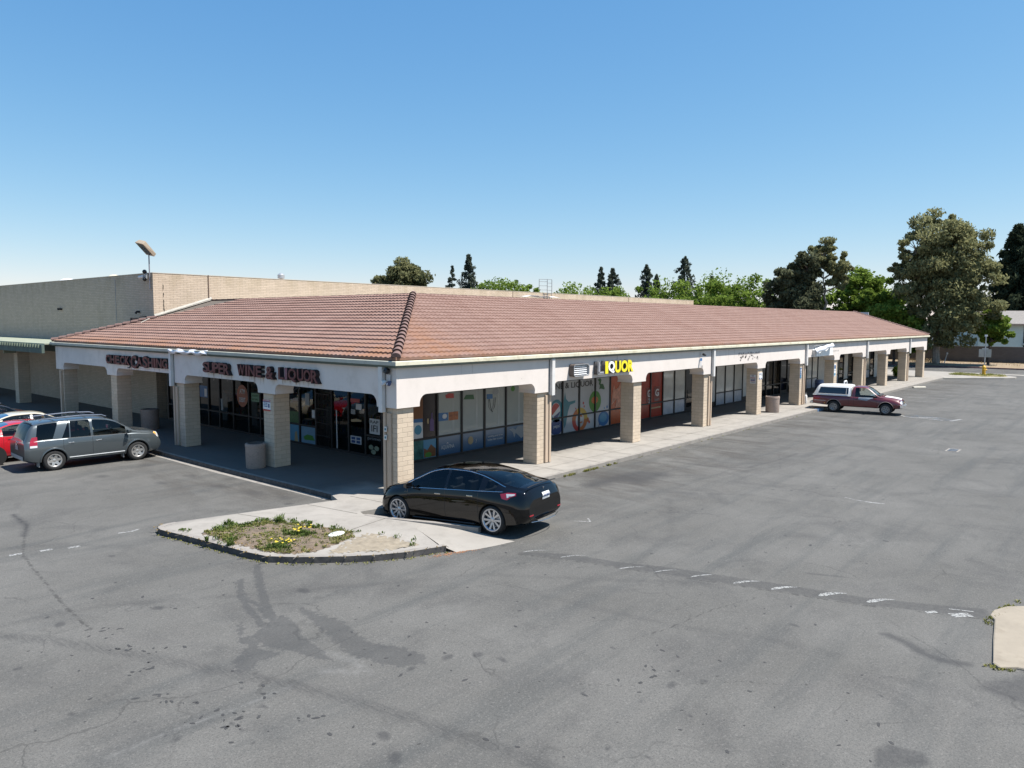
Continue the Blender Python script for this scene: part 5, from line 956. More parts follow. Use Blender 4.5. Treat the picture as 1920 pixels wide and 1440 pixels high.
class Car:
    def __init__(s, spec):
        s.sp = spec; s.F = {k: pch(v) for k, v in spec['tab'].items()}; s.lean = pch(spec.get('lean', [(-3,0),(3,0)])); s.noz = spec.get('noz')
    def ring(s, x):
        f = {k: g(x) for k, g in s.F.items()}; w, zw, wsh, zsh, wr, zr, zt, zb = (f[k] for k in ('w','zw','wsh','zsh','wr','zr','zt','zb'))
        zw = min(zw, zsh-.08); zr = max(zr, zsh+.03); k = min(.045, max(.008, (zt-zr)*.5)); zt = max(zt, zr+.02); wr = min(wr, wsh-.035)
        c = [(0,zb),(.8*w,zb),(.955*w,zb+.05),(.99*w,zb+.5*(zw-zb)),(w,zw),((w+wsh)/2+.012,(zw+zsh)/2+.02),(wsh,zsh),(wsh-.028,zsh+.02),(wr,zr),(wr-.05,zr+k),(.55*wr,zt-.3*(zt-zr-k)),(0,zt)]
        P = []; Z = []
        def add(pts, zone): 
            for p in pts: P.append(p); Z.append(zone)
        for a, n, z in ((0,3,0),(1,1,1)): add([(c[a][0]+(c[a+1][0]-c[a][0])*i/n, c[a][1]+(c[a+1][1]-c[a][1])*i/n) for i in range(n)], z)
        q = crom(c[2:7], 4); 
        for i, p in enumerate(q[:-1]): P.append(p); Z.append(2+i//4)
        add([c[6]], 6); n = 5; add([(c[7][0]+(c[8][0]-c[7][0])*i/n+.02*math.sin(math.pi*i/n)*min(1,(zr-zsh)/.3), c[7][1]+(c[8][1]-c[7][1])*i/n) for i in range(n)], 7); add([c[8]], 8)
        q = crom(c[9:12], 4)
        for i, p in enumerate(q[:-1]): P.append(p); Z.append(9+i//4)
        P.append(c[11]); zs = zsh; H = max(zt-zsh, .05); L = s.lean(x); out = []
        for y, z in P:
            xx = x + L*min(max((z-zs)/H, 0), 1)
            if s.noz: xx = s.noz(x, xx, y, z)
            out.append((xx, y, z))
        return out, Z
    def pt(s, x, zone, t=0, side=1):
        R, Z = s.ring(x); k = Z.index(zone); n = Z.count(zone); u = k+t*n; i = min(int(u), len(R)-2); fr = u-i; a, b = R[i], R[i+1]
        return Vector((a[0]+(b[0]-a[0])*fr, side*(a[1]+(b[1]-a[1])*fr), a[2]+(b[2]-a[2])*fr))
    def build(s, root, mats):
        sp = s.sp; xs = sorted(set([round(v, 3) for v in list(np.arange(sp['x0'], sp['x1'], .085))+[sp['x1']]+sp['keys']])); xs = [x for i, x in enumerate(xs) if i == 0 or x in sp['keys'] or min(abs(x-k) for k in sp['keys']) > .02]
        V = []; F = []; MI = []; names = ['body']; N = None
        def slot(n):
            if n not in names: names.append(n)
            return names.index(n)
        for x in xs:
            R, Z = s.ring(x); N = len(R); V += [(a, b, c) for a, b, c in R]; V += [(a, -b, c) for a, b, c in R[1:-1]]
        per = 2*N-2
        def vid(i, j): return i*per + (j if j < N else N + (2*N-2-j) - 1)     # j 0..2N-3 : up the left side, down the right
        for i in range(len(xs)-1):
            xm = (xs[i]+xs[i+1])/2
            for j in range(per):
                j2 = (j+1) % per; zone = Z[j] if j < N-1 else Z[2*N-3-j]; side = 'left' if j < N-1 else 'right'
                F.append((vid(i,j), vid(i,j2), vid(i+1,j2), vid(i+1,j))); MI.append(slot(sp['cls'](xm, zone, side)))
        for i, fl in ((0, 0), (len(xs)-1, 1)):
            K = 6; prev = None
            for j in range(N-1):
                a, b, c, d = vid(i, j), vid(i, j+1), (vid(i, per-j-1) if j+1 < N-1 else vid(i, N-1)), (vid(i, per-j) if j else vid(i, 0))
                q = [a, b, c, d]; q2 = []
                for t in q:
                    if t not in q2: q2.append(t)
                if len(q2) < 3: continue
                F.append(tuple(q2) if fl else tuple(reversed(q2))); MI.append(slot('rear_panel' if not fl else 'front_panel'))
        me = bpy.data.meshes.new('b'); me.from_pydata(V, [], F); 
        for n in names: me.materials.append(mats['paint'])
        slot('wheel_well'); me.materials.append(mats['paint']); me.polygons.foreach_set('material_index', MI); me.update()
        bm = bmesh.new(); bm.from_mesh(me); bmesh.ops.recalc_face_normals(bm, faces=bm.faces); bm.to_mesh(me); bm.free()
        tmp = bpy.data.objects.new('b', me); C.objects.link(tmp)
        cb = MB(); R_ = sp['arch']
        for ax in (sp['wf'], sp['wr_']):
            for sd in (-1, 1): cb.lathe([(0,-.35),(R_,-.35),(R_,.35),(0,.35)], 40, M=Matrix.Translation((ax, sd*(sp['halfw']-.33+.33), sp['rad']+sp.get('archz', .02))) @ Matrix.Rotation(math.pi/2, 4, 'X'))
        cme = cb.mesh('c'); bm = bmesh.new(); bm.from_mesh(cme); bmesh.ops.remove_doubles(bm, verts=bm.verts, dist=1e-4); bmesh.ops.recalc_face_normals(bm, faces=bm.faces); bm.to_mesh(cme); bm.free()
        for n in names: cme.materials.append(mats['paint'])
        cme.polygons.foreach_set('material_index', [len(names)-1]*len(cme.polygons)); co = bpy.data.objects.new('c', cme); C.objects.link(co)
        md = tmp.modifiers.new('x', 'BOOLEAN'); md.operation = 'DIFFERENCE'; md.object = co; md.solver = 'EXACT'; md.material_mode = 'INDEX'
        dg = bpy.context.evaluated_depsgraph_get(); ev = bpy.data.meshes.new_from_object(tmp.evaluated_get(dg)); bpy.data.objects.remove(tmp); bpy.data.objects.remove(co)
        s.bvh = BVHTree.FromPolygons([v.co.copy() for v in ev.vertices], [tuple(p.vertices) for p in ev.polygons])
        parts = {}; 
        by = {}
        for p in ev.polygons: by.setdefault(p.material_index, []).append(tuple(p.vertices))
        co_ = np.empty(len(ev.vertices)*3); ev.vertices.foreach_get('co', co_); co_ = co_.reshape(-1, 3)
        order = sorted(by, key=lambda k: 0 if names[k].startswith(('body','door')) else 1)
        for k in order:
            nm = names[k]; fs = by[k]; used = sorted({v for f in fs for v in f}); mp = {v: i for i, v in enumerate(used)}; me = bpy.data.meshes.new(nm)
            me.from_pydata(co_[used].tolist(), [], [[mp[v] for v in f] for f in fs]); me.polygons.foreach_set('use_smooth', [True]*len(fs)); me.set_sharp_from_angle(angle=math.radians(38))
            base = nm.split('|')[0]; par = root
            if base == 'side_window' and nm.split('|')[1] in parts: par = parts[nm.split('|')[1]]
            mt = mats['glass'] if base in ('side_window','windshield','rear_window','quarter_window','glass_roof') else (mats['well'] if base == 'wheel_well' else mats.get(base, mats['paint']))
            key = nm.replace('|', '_'); o = link(base if base != 'door' else 'door', me, mt, par); parts[key] = o
        s.parts = parts; return parts
    def decal(s, root, poly, org, u, v, d, m, name, off=.006, st=.05, par=None, dist=3.0):
        """flat outline projected along d on to the body, lifted by off; a thin shaped panel"""
        org, u, v, d = Vector(org), Vector(u).normalized(), Vector(v).normalized(), Vector(d).normalized()
        bm = bmesh.new(); f = bm.faces.new([bm.verts.new((p[0], p[1], 0)) for p in poly]); a = np.array(poly)
        bmesh.ops.triangulate(bm, faces=bm.faces[:])
        for k in (0, 1):
            for c_ in np.arange(a[:,k].min()+st*.5, a[:,k].max(), st):
                n = Vector((1,0,0)) if k == 0 else Vector((0,1,0)); bmesh.ops.bisect_plane(bm, geom=bm.verts[:]+bm.edges[:]+bm.faces[:], plane_co=n*c_, plane_no=n)
        last = 1.0
        for w in bm.verts:
            o = org+u*w.co.x+v*w.co.y; h = s.bvh.ray_cast(o, d, dist); 
            if h[0] is not None: q = h[0]-d*off; last = (h[0]-o).length
            else: q = o+d*last
            w.co = q
        me = bpy.data.meshes.new(name); bm.to_mesh(me); bm.free(); me.polygons.foreach_set('use_smooth', [True]*len(me.polygons)); me.update()
        return link(name, me, m, par or root)
    def line(s, root, pts, r, m, name, par=None, n=6): return MB().tube(pts, r, n).build(name, m, par or root, smooth=True)
def wheel(root, x, y, rad, width, side, rim_r, style, mats, steer=0):
    w = empty('wheel', (x, y, rad), 0); w.parent = root; w.rotation_euler = (0, 0, steer)
    Mx = Matrix.Rotation(-math.pi/2*side, 4, 'X')     # local z of the lathe -> outboard
    h = width/2; rr = rim_r
    MB().lathe([(rr,-h*.9),(rr+.02,-h),(rad-.035,-h),(rad-.008,-h*.8),(rad,-h*.4),(rad,h*.4),(rad-.008,h*.8),(rad-.035,h),(rr+.02,h),(rr,h*.9)], 44, M=Mx).build('tyre', M['rubber'], w, smooth=True, sharp=50)
    b = MB(); b.lathe([(rr+.012,h*.98),(rr-.012,h*.98),(rr-.03,h*.8),(rr-.035,-h*.85),(rr,-h*.9)], 44, M=Mx); b.lathe([(0,-h*.1),(rr-.03,-h*.1)], 30, m=1, M=Mx)
    def P(r_, a, z): return Mx @ Vector((r_*math.cos(a), r_*math.sin(a), z))
    def spoke(a0, w0, a1, w1, r0=.05, r1=None, z0=h*.62, z1=h*.86, m=0, dep=.03):
        r1 = r1 or rr-.015; q = []
        for r_, a, ww, z in ((r0, a0, w0, z0), (r1, a1, w1, z1)):
            for sg in (-1, 1): q += [P(r_, a, 0)+0*P(0,0,0)]
        v = []
        for (r_, a, ww, z) in ((r0,a0,w0,z0),(r1,a1,w1,z1)):
            t = Vector((-math.sin(a), math.cos(a), 0))*ww; c0 = Vector((r_*math.cos(a), r_*math.sin(a), 0))
            v += [Mx @ (c0-t+Vector((0,0,z))), Mx @ (c0+t+Vector((0,0,z))), Mx @ (c0+t+Vector((0,0,z-dep))), Mx @ (c0-t+Vector((0,0,z-dep)))]
        b.add(v, [(0,1,5,4),(1,2,6,5),(3,0,4,7),(2,3,7,6),(4,5,6,7),(3,2,1,0)], m)
    if style == 'turbine':
        for k in range(5):
            a = 2*math.pi*k/5+.3; spoke(a-.10,.018,a-.30,.026); spoke(a+.10,.018,a+.30,.026); spoke(a-.05,.012,a-.13,.010,m=1,z1=h*.7); 
    elif style == 'star':
        for k in range(6): a = 2*math.pi*k/6+.2; spoke(a,.055,a,.038)
    else:
        for k in range(5): a = 2*math.pi*k/5+.5; spoke(a,.030,a,.055); spoke(a,.012,a,.012,z0=h*.68,z1=h*.9,m=1)
    b.lathe([(0,h*.72),(.035,h*.72),(.06,h*.62),(.062,h*.4)], 20, M=Mx)
    b.build('rim', [mats['rim'], mats['rim_dark']], w, smooth=True, sharp=30)
    MB().lathe([(0,h*.2),(rr*.72,h*.2),(rr*.72,h*.05)], 28, M=Mx).build('brake_disc', M['metal'], w); return w
def seat(root, x, y, w=.5, m=None, z=.32):
    b = MB(); b.box(x-.28, x+.22, y-w/2, y+w/2, z, z+.18); Rm = Matrix.Translation((x-.25, y, z+.12)) @ Matrix.Rotation(math.radians(-18), 4, 'Y')
    b.box(-.07,.07,-w/2,w/2,0,.56,0,Rm); b.box(-.05,.04,-.13,.13,.58,.76,0,Rm); b.build('seat', m, root, bevel=.03)
def glassc(n, t): return glass_mat(n, t, .0, 1.0)
def paint(name, col, metal=0, rough=.28, spec=.5): return mat(name, col, rough, metal, var=.02, coat=1.0, spec=spec)
CH = flat('chrome', (.72,.72,.72), .12, metal=1); LENS = mat('red_lens', (.28,.008,.02), .12, var=.1, coat=1); CLR = flat('clear_lens', (.55,.56,.56), .12, coat=1); AMB = flat('amber_lens', (.75,.35,.06), .2, coat=1)
BLK = mat('black_plastic', (.014,.014,.015), .5, var=.15); INT = mat('cabin_trim', (.03,.03,.032), .8, var=.2); WELL = mat('wheel_well', (.008,.008,.008), .9)
def finish(c, root, mats, seats, wheels, cab):
    for x, y, z, w_, d in [] : pass
    x0, x1, hw, zf = cab
    MB().box(x0, x1, -hw, hw, zf-.04, zf).build('cabin_floor', INT, root); MB().box(x1-.18, x1+.12, -hw+.06, hw-.06, zf+.35, zf+.60).build('dashboard', INT, root, bevel=.04)
    b = MB(); b.lathe([(.16,-.012),(.18,0),(.16,.012),(.145,0)], 20, M=Matrix.Translation((x1-.32,.36,zf+.62)) @ Matrix.Rotation(math.radians(65), 4, 'Y'), closed=True); b.build('steering_wheel', BLK, root, smooth=True)
    for x, y, w_ in seats: seat(root, x, y, w_, mats['seat'], zf+.02)
    sp = c.sp
    for ax, st in ((sp['wf'], wheels.get('steer', 0)), (sp['wr_'], 0)):
        for sd in (-1, 1): wheel(root, ax, sd*(wheels['y']), sp['rad'], wheels['w'], sd, wheels['rim'], wheels['style'], mats, st)
def handle(root, c, x, z, side, m, par):
    h = c.bvh.ray_cast(Vector((x, side*2, z)), Vector((0,-side,0)), 3); y = h[0].y if h[0] is not None else side*.9
    MB().box(x-.09, x+.09, y-.015 if side < 0 else y-.004, y+.004 if side < 0 else y+.015, z-.014, z+.014).build('handle', m, par, bevel=.005)
def seam(c, root, x, side, z0, z1, par=None, w=.0045):
    pts = []
    for z in np.linspace(z0, z1, 14):
        h = c.bvh.ray_cast(Vector((x, side*2, z)), Vector((0,-side,0)), 3)
        if h[0] is not None: pts.append(h[0])
    if len(pts) > 2: MB().tube(pts, w, 4).build('door_gap', M['dark'], par or root)
def mirror(root, c, x, side, z, m, y0):
    b = MB(); b.tube([(x, side*(y0-.06), z-.03), (x+.01, side*(y0+.08), z)], .025, 6)
    Mm = Matrix.Translation((x+.0, side*(y0+.16), z+.03)); b.add([tuple(Mm @ Vector(p)) for p in [(-.05,-.11,-.07),(-.05,.11,-.07),(-.05,.11,.07),(-.05,-.11,.07),(.07,-.07,-.045),(.07,.08,-.045),(.07,.08,.045),(.07,-.07,.045)]], [(3,2,1,0),(4,5,6,7),(0,1,5,4),(1,2,6,5),(2,3,7,6),(3,0,4,7)])
    o = b.build('mirror', m, root, smooth=True, sharp=60, bevel=.02); return o
def side_cls(doors, wins, xw, xb, hood_x, trunk_x, glassroof=None, bump=None):
    def f(x, zone, side):
        if zone == 7:
            for a, b, nm in wins:
                if a < x < b: return nm+'|'+side if '|' not in nm else nm+'_'+side
        if zone in (9, 10):
            if xw[0] < x < xw[1]: return 'windshield'
            if xb and xb[0] < x < xb[1]: return 'rear_window'
            if glassroof and glassroof[0] < x < glassroof[1]: return 'glass_roof'
        if zone >= 7 and x > hood_x: return 'hood'
        if zone >= 7 and trunk_x is not None and x < trunk_x: return 'trunk_lid'
        if bump and zone in (1,2,3,4) and x > bump[1]: return 'front_bumper'
        if bump and zone in (0,1,2,3) and x < bump[0]: return 'rear_bumper'
        if zone in (3,4,5,6,7) or zone == 2:
            for a, b, k in doors:
                if a < x < b and zone != 7: return 'door|%s|%s' % (k, side)
        return 'body'
    return f

# --- black fastback sedan
def sedan(label, loc, heading, scale, paintm, detail=True, tab=None, name='parked_car', seatm=None, glass=(.30,.34,.36), rimstyle='turbine'):
    T = tab or dict(
      zt=[(-2.40,.80),(-2.34,1.04),(-2.25,1.085),(-2.05,1.115),(-1.75,1.185),(-1.3,1.305),(-.8,1.395),(-.3,1.438),(.1,1.437),(.42,1.40),(.9,1.225),(1.35,1.00),(1.5,.955),(1.8,.905),(2.1,.82),(2.22,.74),(2.28,.60)],
      zr=[(-2.40,.8),(-2.3,1.0),(-2.0,1.04),(-1.75,1.075),(-1.45,1.17),(-1.0,1.30),(-.5,1.375),(0,1.385),(.4,1.33),(.9,1.13),(1.3,.965),(1.6,.91),(2.1,.76),(2.28,.5)],
      wr=[(-2.40,.55),(-2.1,.66),(-1.75,.68),(-1.3,.62),(-.8,.58),(0,.57),(.4,.60),(.9,.70),(1.3,.79),(1.7,.76),(2.1,.58),(2.28,.40)],
      zsh=[(-2.40,.76),(-2.3,.95),(-2.0,.98),(-1.5,.965),(-.5,.935),(.5,.91),(1.2,.885),(1.6,.845),(2.0,.74),(2.28,.48)],
      wsh=[(-2.40,.60),(-2.28,.73),(-2.0,.80),(-1.4,.855),(-.6,.865),(.6,.865),(1.2,.86),(1.7,.82),(2.05,.70),(2.2,.58),(2.28,.46)],
      w=[(-2.40,.70),(-2.34,.80),(-2.2,.865),(-1.9,.905),(-1.43,.925),(-.8,.905),(0,.90),(.8,.905),(1.43,.925),(1.8,.90),(2.05,.83),(2.2,.72),(2.28,.58)],
      zw=[(-2.40,.62),(-1.5,.66),(0,.60),(1.5,.62),(2.28,.42)], zb=[(-2.40,.36),(-2.3,.27),(-1.9,.2),(-1.4,.17),(1.5,.17),(2.1,.17),(2.28,.24)])
    def noz(x, xx, y, z):
        if x < -2.1: t = (-2.1-x)/.3; xx += t*(.13*max(0,(z-.86))/.25 + .10*max(0,(.42-z))/.2 + .05*abs(y)**2*2)
        if x > 2.0: t = (x-2.0)/.28; xx -= t*(.16*abs(y)**2)
        return xx
    sp = dict(tab=T, x0=-2.40, x1=2.28, keys=[-2.40,-2.37,-2.34,-2.30,2.15,2.20,2.25,2.28,-1.22,-1.05,-.10,-.02,1.02,1.36,.42,-.80,-2.04,1.12,-1.50], noz=noz, rad=.335, arch=.375, wf=1.4375, wr_=-1.4375, halfw=.92, archz=.0,
        cls=side_cls([(-1.05,-.06,'rear'),(-.06,1.12,'front')], [(-1.50,-1.22,'quarter_window'),(-1.05,-.10,'side_window'),(-.02,1.02,'side_window')], (.42,1.36), (-2.04,-.80), 1.36, -2.04, (-.80,.42) if tab is None else None, (-2.0,1.95)))
    def cls(x, zone, side, f=sp['cls']):
        r = f(x, zone, side)
        if r.startswith('side_window'): r = 'side_window|door_%s_%s' % ('rear' if x < -.06 else 'front', side)
        return r
    sp['cls'] = cls
    root = empty(name, loc, heading, label, 'car'); root.scale = (scale,)*3; c = Car(sp)
    mats = dict(paint=paintm, glass=glassc('tinted_glass', glass), well=WELL, rim=mat('alloy', (.42,.44,.47), .3, .8, var=.05), rim_dark=flat('rim_shadow', (.03,.03,.035), .5), seat=seatm or INT)
    P = c.build(root, mats); 
    finish(c, root, mats, [(.35,.37,.5),(.35,-.37,.5),(-.62,.36,.55),(-.62,-.36,.55)], dict(y=.80, w=.235, rim=.255, style=rimstyle), (-1.2,1.25,.74,.30))
    for sd in (-1, 1):
        tag_ = 'left' if sd > 0 else 'right'; trim = CH if tab is None else BLK
        for x in (-1.05,-.06,1.12): seam(c, root, x, sd, .26, .93, P.get('door_rear_'+tag_) if x < -.5 else P.get('door_front_'+tag_))
        handle(root, c, .02+.25-.12, .83, sd, trim, P['door_front_'+tag_]); handle(root, c, -.82, .85, sd, trim, P['door_rear_'+tag_])
        top = [c.pt(x, 8, 0, sd)+Vector((0,sd*.004,.0)) for x in np.arange(-1.72, 1.20, .08)]; bot = [c.pt(x, 7, 0, sd)+Vector((0,sd*.006,0)) for x in np.arange(-1.72, 1.22, .08)]
        c.line(root, top, .011, trim, 'window_trim'); c.line(root, bot, .010, trim, 'window_trim')
        for xa, xb_ in ((-.10,-.02),(-1.22,-1.05)):
            q = [c.pt(xa,7,0,sd), c.pt(xb_,7,0,sd), c.pt(xb_,8,0,sd), c.pt(xa,8,0,sd)]; q = [v+Vector((0,sd*.004,0)) for v in q]; MB().add(q, [(0,1,2,3)]).build('pillar_cover', BLK, root)
        mirror(root, c, .98, sd, .97, paintm, .86)
        c.line(root, [Vector((x, sd*(.905 if abs(x) < 1 else .9), .20)) for x in (-.95,-.4,.4,.95)], .018, BLK, 'sill')
        # lights
        c.decal(root, [(-.02,.0),(.10,.035),(.28,.03),(.40,-.005),(.30,-.05),(.20,-.045),(.12,-.075),(.02,-.06)], (-3.1, sd*1.2, .93), (-.35,-sd*.94,0) , (0,0,1), (.93,-sd*.36,0), LENS, 'tail_light', .006, .04) if False else None
        L = c.decal(root, [(0,.02),(.20,.055),(.42,.055),(.42,-.0),(.28,-.04),(.18,-.11),(.04,-.08)], (-2.2, sd*1.9, .93), (-.62,-sd*.78,0), (0,0,1), (.62*.9,-sd*.78,0) if False else (.45,-sd*.89,0), LENS, 'tail_light', .005, .04)
        c.decal(root, [(.16,.03),(.40,.035),(.38,.005),(.26,-.025),(.18,-.06)], (-2.2, sd*1.9, .93), (-.62,-sd*.78,0), (0,0,1), (.45,-sd*.89,0), CLR, 'reversing_lens', .009, .04, L)
        c.decal(root, [(0,.0),(.18,.03),(.34,.0),(.30,-.06),(.10,-.07)], (2.4, sd*1.4, .72), (.80,-sd*.6,0), (0,0,1), (-.6,-sd*.8,0), CLR, 'headlight', .005, .05)
    if detail:
        c.decal(root, [(-.155,-.08),(.155,-.08),(.155,.08),(-.155,.08)], (-3.2,0,.83), (0,-1,0), (0,0,1), (1,0,0), M['white'], 'licence_plate', .012, .2)
        pm_ = bpy.data.objects[-1] if False else None
        h = c.bvh.ray_cast(Vector((-3.2,0,.83)), Vector((1,0,0)), 3); px = h[0].x
        pl = text_mesh('8NWJ071', .26, .075, .003, .01); o = link('plate_lettering', pl, V['navy'], root); o.matrix_local = Matrix.Translation((px-.014,.13,.795)) @ Matrix.Rotation(-math.pi/2, 4, 'Z') @ Matrix.Rotation(math.pi/2, 4, 'X')
        # small T-shaped badge as the photograph shows it
        h = c.bvh.ray_cast(Vector((-3.2,0,.985)), Vector((1,0,0)), 3); q = h[0]; MB().prism([(-.035,.03),(.035,.03),(.03,.018),(.008,.016),(.002,-.05),(-.002,-.05),(-.008,.016),(-.03,.018)], q.x-.012, q.x-.005, 0).build('badge', CH, root).location.z = q.z
        c.decal(root, [(-.62,-.03),(.62,-.03),(.58,.03),(-.58,.03)], (-3.2,0,.30), (0,-1,0), (0,0,1), (1,0,0), BLK, 'diffuser', .01, .1); MB().tube([(-2.33,.6,.30),(-2.42,.3,.285),(-2.43,0,.28),(-2.42,-.3,.285),(-2.33,-.6,.30)], .008, 6).build('bumper_trim', CH, root)
        for sd in (-1, 1): c.decal(root, [(-.08,-.015),(.08,-.015),(.08,.015),(-.08,.015)], (-3.2,sd*.62,.46), (0,-1,0), (0,0,1), (1,0,0), LENS, 'reflector', .006, .06)
        b = MB(); b.tube([Vector((-2.27,y,1.112-.05*y*y)) for y in np.linspace(-.62,.62,13)], .012, 6); b.build('boot_spoiler', BLK, root, smooth=True)
        h = c.bvh.ray_cast(Vector((1.28,2,.82)), Vector((0,-1,0)), 3); MB().box(1.10,1.22,h[0].y-.002,h[0].y+.006,.80,.812).build('wing_badge', CH, root)
    else:
        h = c.bvh.ray_cast(Vector((-3.2,0,.83)), Vector((1,0,0)), 3); MB().box(h[0].x-.02,h[0].x-.008,-.155,.155,.75,.91).build('licence_plate', M['white'], root)
    return root
def place(rear, front, half, scale, z=ZA, wb=None):
    """wheel hub points of the near side -> root location and heading"""
    rx, ry = rear; fx, fy = front; h = math.atan2(fy-ry, fx-rx); return h, ((rx+fx)/2, (ry+fy)/2)
bk = paint('black_paint', (.003,.003,.0035), 0, .3, .0)
sedan('glossy black fastback sedan parked between the island walk and the arcade', (-.145,-3.115,ZA), math.radians(97), 1.13, bk, seatm=mat('charcoal_seat', (.045,.045,.048), .6)).rotation_euler = (0, .055, math.radians(97))
# --- grey sport utility wagon
def suv(label, loc, heading, scale, paintm, rack=True):
    T = dict(
      zt=[(-2.22,1.02),(-2.20,1.14),(-2.14,1.32),(-2.05,1.50),(-1.97,1.60),(-1.85,1.655),(-1.3,1.70),(-.4,1.715),(.2,1.69),(.55,1.60),(1.0,1.34),(1.32,1.13),(1.5,1.10),(1.9,1.05),(2.15,.97),(2.27,.80)],
      zr=[(-2.22,.98),(-2.16,1.10),(-2.06,1.40),(-1.95,1.54),(-1.7,1.59),(-1.0,1.62),(-.2,1.62),(.3,1.575),(.6,1.49),(1.0,1.25),(1.28,1.085),(1.6,1.03),(2.1,.93),(2.27,.7)],
      wr=[(-2.22,.70),(-2.1,.68),(-1.9,.655),(-1.3,.655),(-.3,.66),(.4,.68),(.9,.74),(1.3,.80),(1.7,.78),(2.1,.66),(2.27,.5)],
      zsh=[(-2.22,.97),(-2.1,1.02),(-1.6,1.05),(-.8,1.04),(.3,1.02),(1.2,1.0),(1.6,.96),(2.0,.90),(2.27,.62)],
      wsh=[(-2.22,.78),(-2.1,.82),(-1.6,.845),(-.5,.85),(.6,.85),(1.3,.845),(1.8,.82),(2.1,.74),(2.27,.58)],
      w=[(-2.22,.84),(-2.1,.885),(-1.7,.905),(-1.2,.905),(-.6,.885),(.6,.885),(1.2,.905),(1.7,.90),(2.05,.84),(2.2,.74),(2.27,.64)],
      zw=[(-2.22,.72),(0,.72),(2.27,.58)], zb=[(-2.22,.40),(-1.9,.30),(-1.3,.26),(1.5,.26),(2.1,.27),(2.27,.36)])
    lean = [(-2.3,0),(-2.0,.06),(-1.88,.12),(-1.45,.24),(-1.08,.30),(-.86,.05),(-.6,.0),(.2,0),(2.4,0)]
    sp = dict(tab=T, x0=-2.22, x1=2.27, keys=[-2.22,-2.20,-2.17,-2.14,-2.10,-2.05,-2.0,-1.95,2.18,2.23,2.27,-1.88,-1.38,-1.10,-.86,-.82,-.18,-.10,.98,1.10,1.36,.36,-1.06,1.12], lean=lean, rad=.345, arch=.39, wf=1.3535, wr_=-1.3535, halfw=.90, archz=.0,
      cls=side_cls([(-1.06,-.14,'rear'),(-.14,1.12,'front')], [(-1.88,-1.38,'quarter_window'),(-1.10,-.86,'side_window'),(-.82,-.18,'side_window'),(-.10,.98,'side_window')], (.36,1.36), (-2.20,-1.97), 1.36, None, None, (-2.0,2.0)))
    def cls(x, zone, side, f=sp['cls']):
        r = f(x, zone, side)
        if r.startswith('side_window'): r = 'side_window|door_%s_%s' % ('rear' if x < -.14 else 'front', side)
        return r
    sp['cls'] = cls
    root = empty('parked_suv', loc, heading, label, 'suv'); root.scale = (scale,)*3; c = Car(sp)
    mats = dict(paint=paintm, glass=glassc('privacy_glass', (.10,.11,.12)), well=WELL, rim=mat('alloy_silver', (.46,.45,.43), .35, .7, var=.06), rim_dark=flat('rim_shadow', (.03,.03,.035), .5), seat=mat('beige_seat', (.20,.16,.12), .8), rear_bumper=paintm)
    P = c.build(root, mats)
    clear = glassc('clear_glass', (.55,.60,.58))
    for k, o in P.items():
        if 'side_window' in k and 'front' in k: o.data.materials[0] = clear
    P['windshield'].data.materials[0] = clear
    finish(c, root, mats, [(.30,.36,.5),(.30,-.36,.5),(-.62,.36,.55),(-.62,-.36,.55)], dict(y=.785, w=.225, rim=.215, style='star'), (-1.9,1.2,.72,.46))
    for sd in (-1, 1):
        t_ = 'left' if sd > 0 else 'right'
        for x in (-1.06,-.14,1.12): seam(c, root, x, sd, .42, 1.03, P['door_rear_'+t_] if x < -.5 else P['door_front_'+t_])
        handle(root, c, .05, .89, sd, CH, P['door_front_'+t_]); handle(root, c, -.82, .90, sd, CH, P['door_rear_'+t_]); mirror(root, c, 1.02, sd, 1.08, paintm, .85)
        # flares
        for ax in (sp['wf'], sp['wr_']):
            pts = []
            for a in np.linspace(-8, 188, 22):
                x = ax+.415*math.cos(math.radians(a)); z = .345+.415*math.sin(math.radians(a)); hh = c.bvh.ray_cast(Vector((x, sd*2, z)), Vector((0,-sd,0)), 3)
                if hh[0] is not None and abs(hh[0].y) > .6: pts.append(hh[0]+Vector((0,sd*.0,0)))
            MB().tube(pts, .030, 8).build('wheel_arch_flare', paintm, root, smooth=True)
        for ax in (1.3535-.46, -1.3535-.44): MB().box(ax-.02,ax,sd*.70-.12,sd*.70+.14*(1)+.0,.16,.44).build('mud_flap', mat('grey_flap', (.22,.23,.24), .6), root)
        c.line(root, [Vector((x, sd*.90, .40)) for x in (-.9,-.3,.3,.9)], .016, mat('sill_strip', (.35,.37,.38), .4), 'sill_strip')
        c.line(root, [c.pt(x, 7, 0, sd)+Vector((0,sd*.004,0)) for x in np.arange(-1.9, 1.15, .1)], .008, BLK, 'window_trim')
        L = c.decal(root, [(0,-.02),(.22,-.02),(.22,.22),(.18,.32),(.03,.33)], (-2.35, sd*1.9, .86), (-.75,-sd*.66,0), (0,0,1), (.45,-sd*.89,0), LENS, 'tail_light', .008, .05)
        c.decal(root, [(.01,-.02),(.21,-.02),(.21,.05),(.01,.05)], (-2.35, sd*1.9, .86), (-.75,-sd*.66,0), (0,0,1), (.45,-sd*.89,0), CLR, 'reversing_lens', .012, .05, L)
        H = c.decal(root, [(0,.10),(.10,.14),(.30,.10),(.36,-.02),(.30,-.10),(.12,-.06)], (2.5, sd*1.6, .84), (.70,-sd*.7,0), (0,0,1), (-.55,-sd*.83,0), CLR, 'headlight', .008, .05); c.decal(root, [(.0,.10),(.10,.14),(.16,.10),(.10,.0)], (2.5, sd*1.6, .84), (.70,-sd*.7,0), (0,0,1), (-.55,-sd*.83,0), AMB, 'indicator_lens', .012, .05, H)
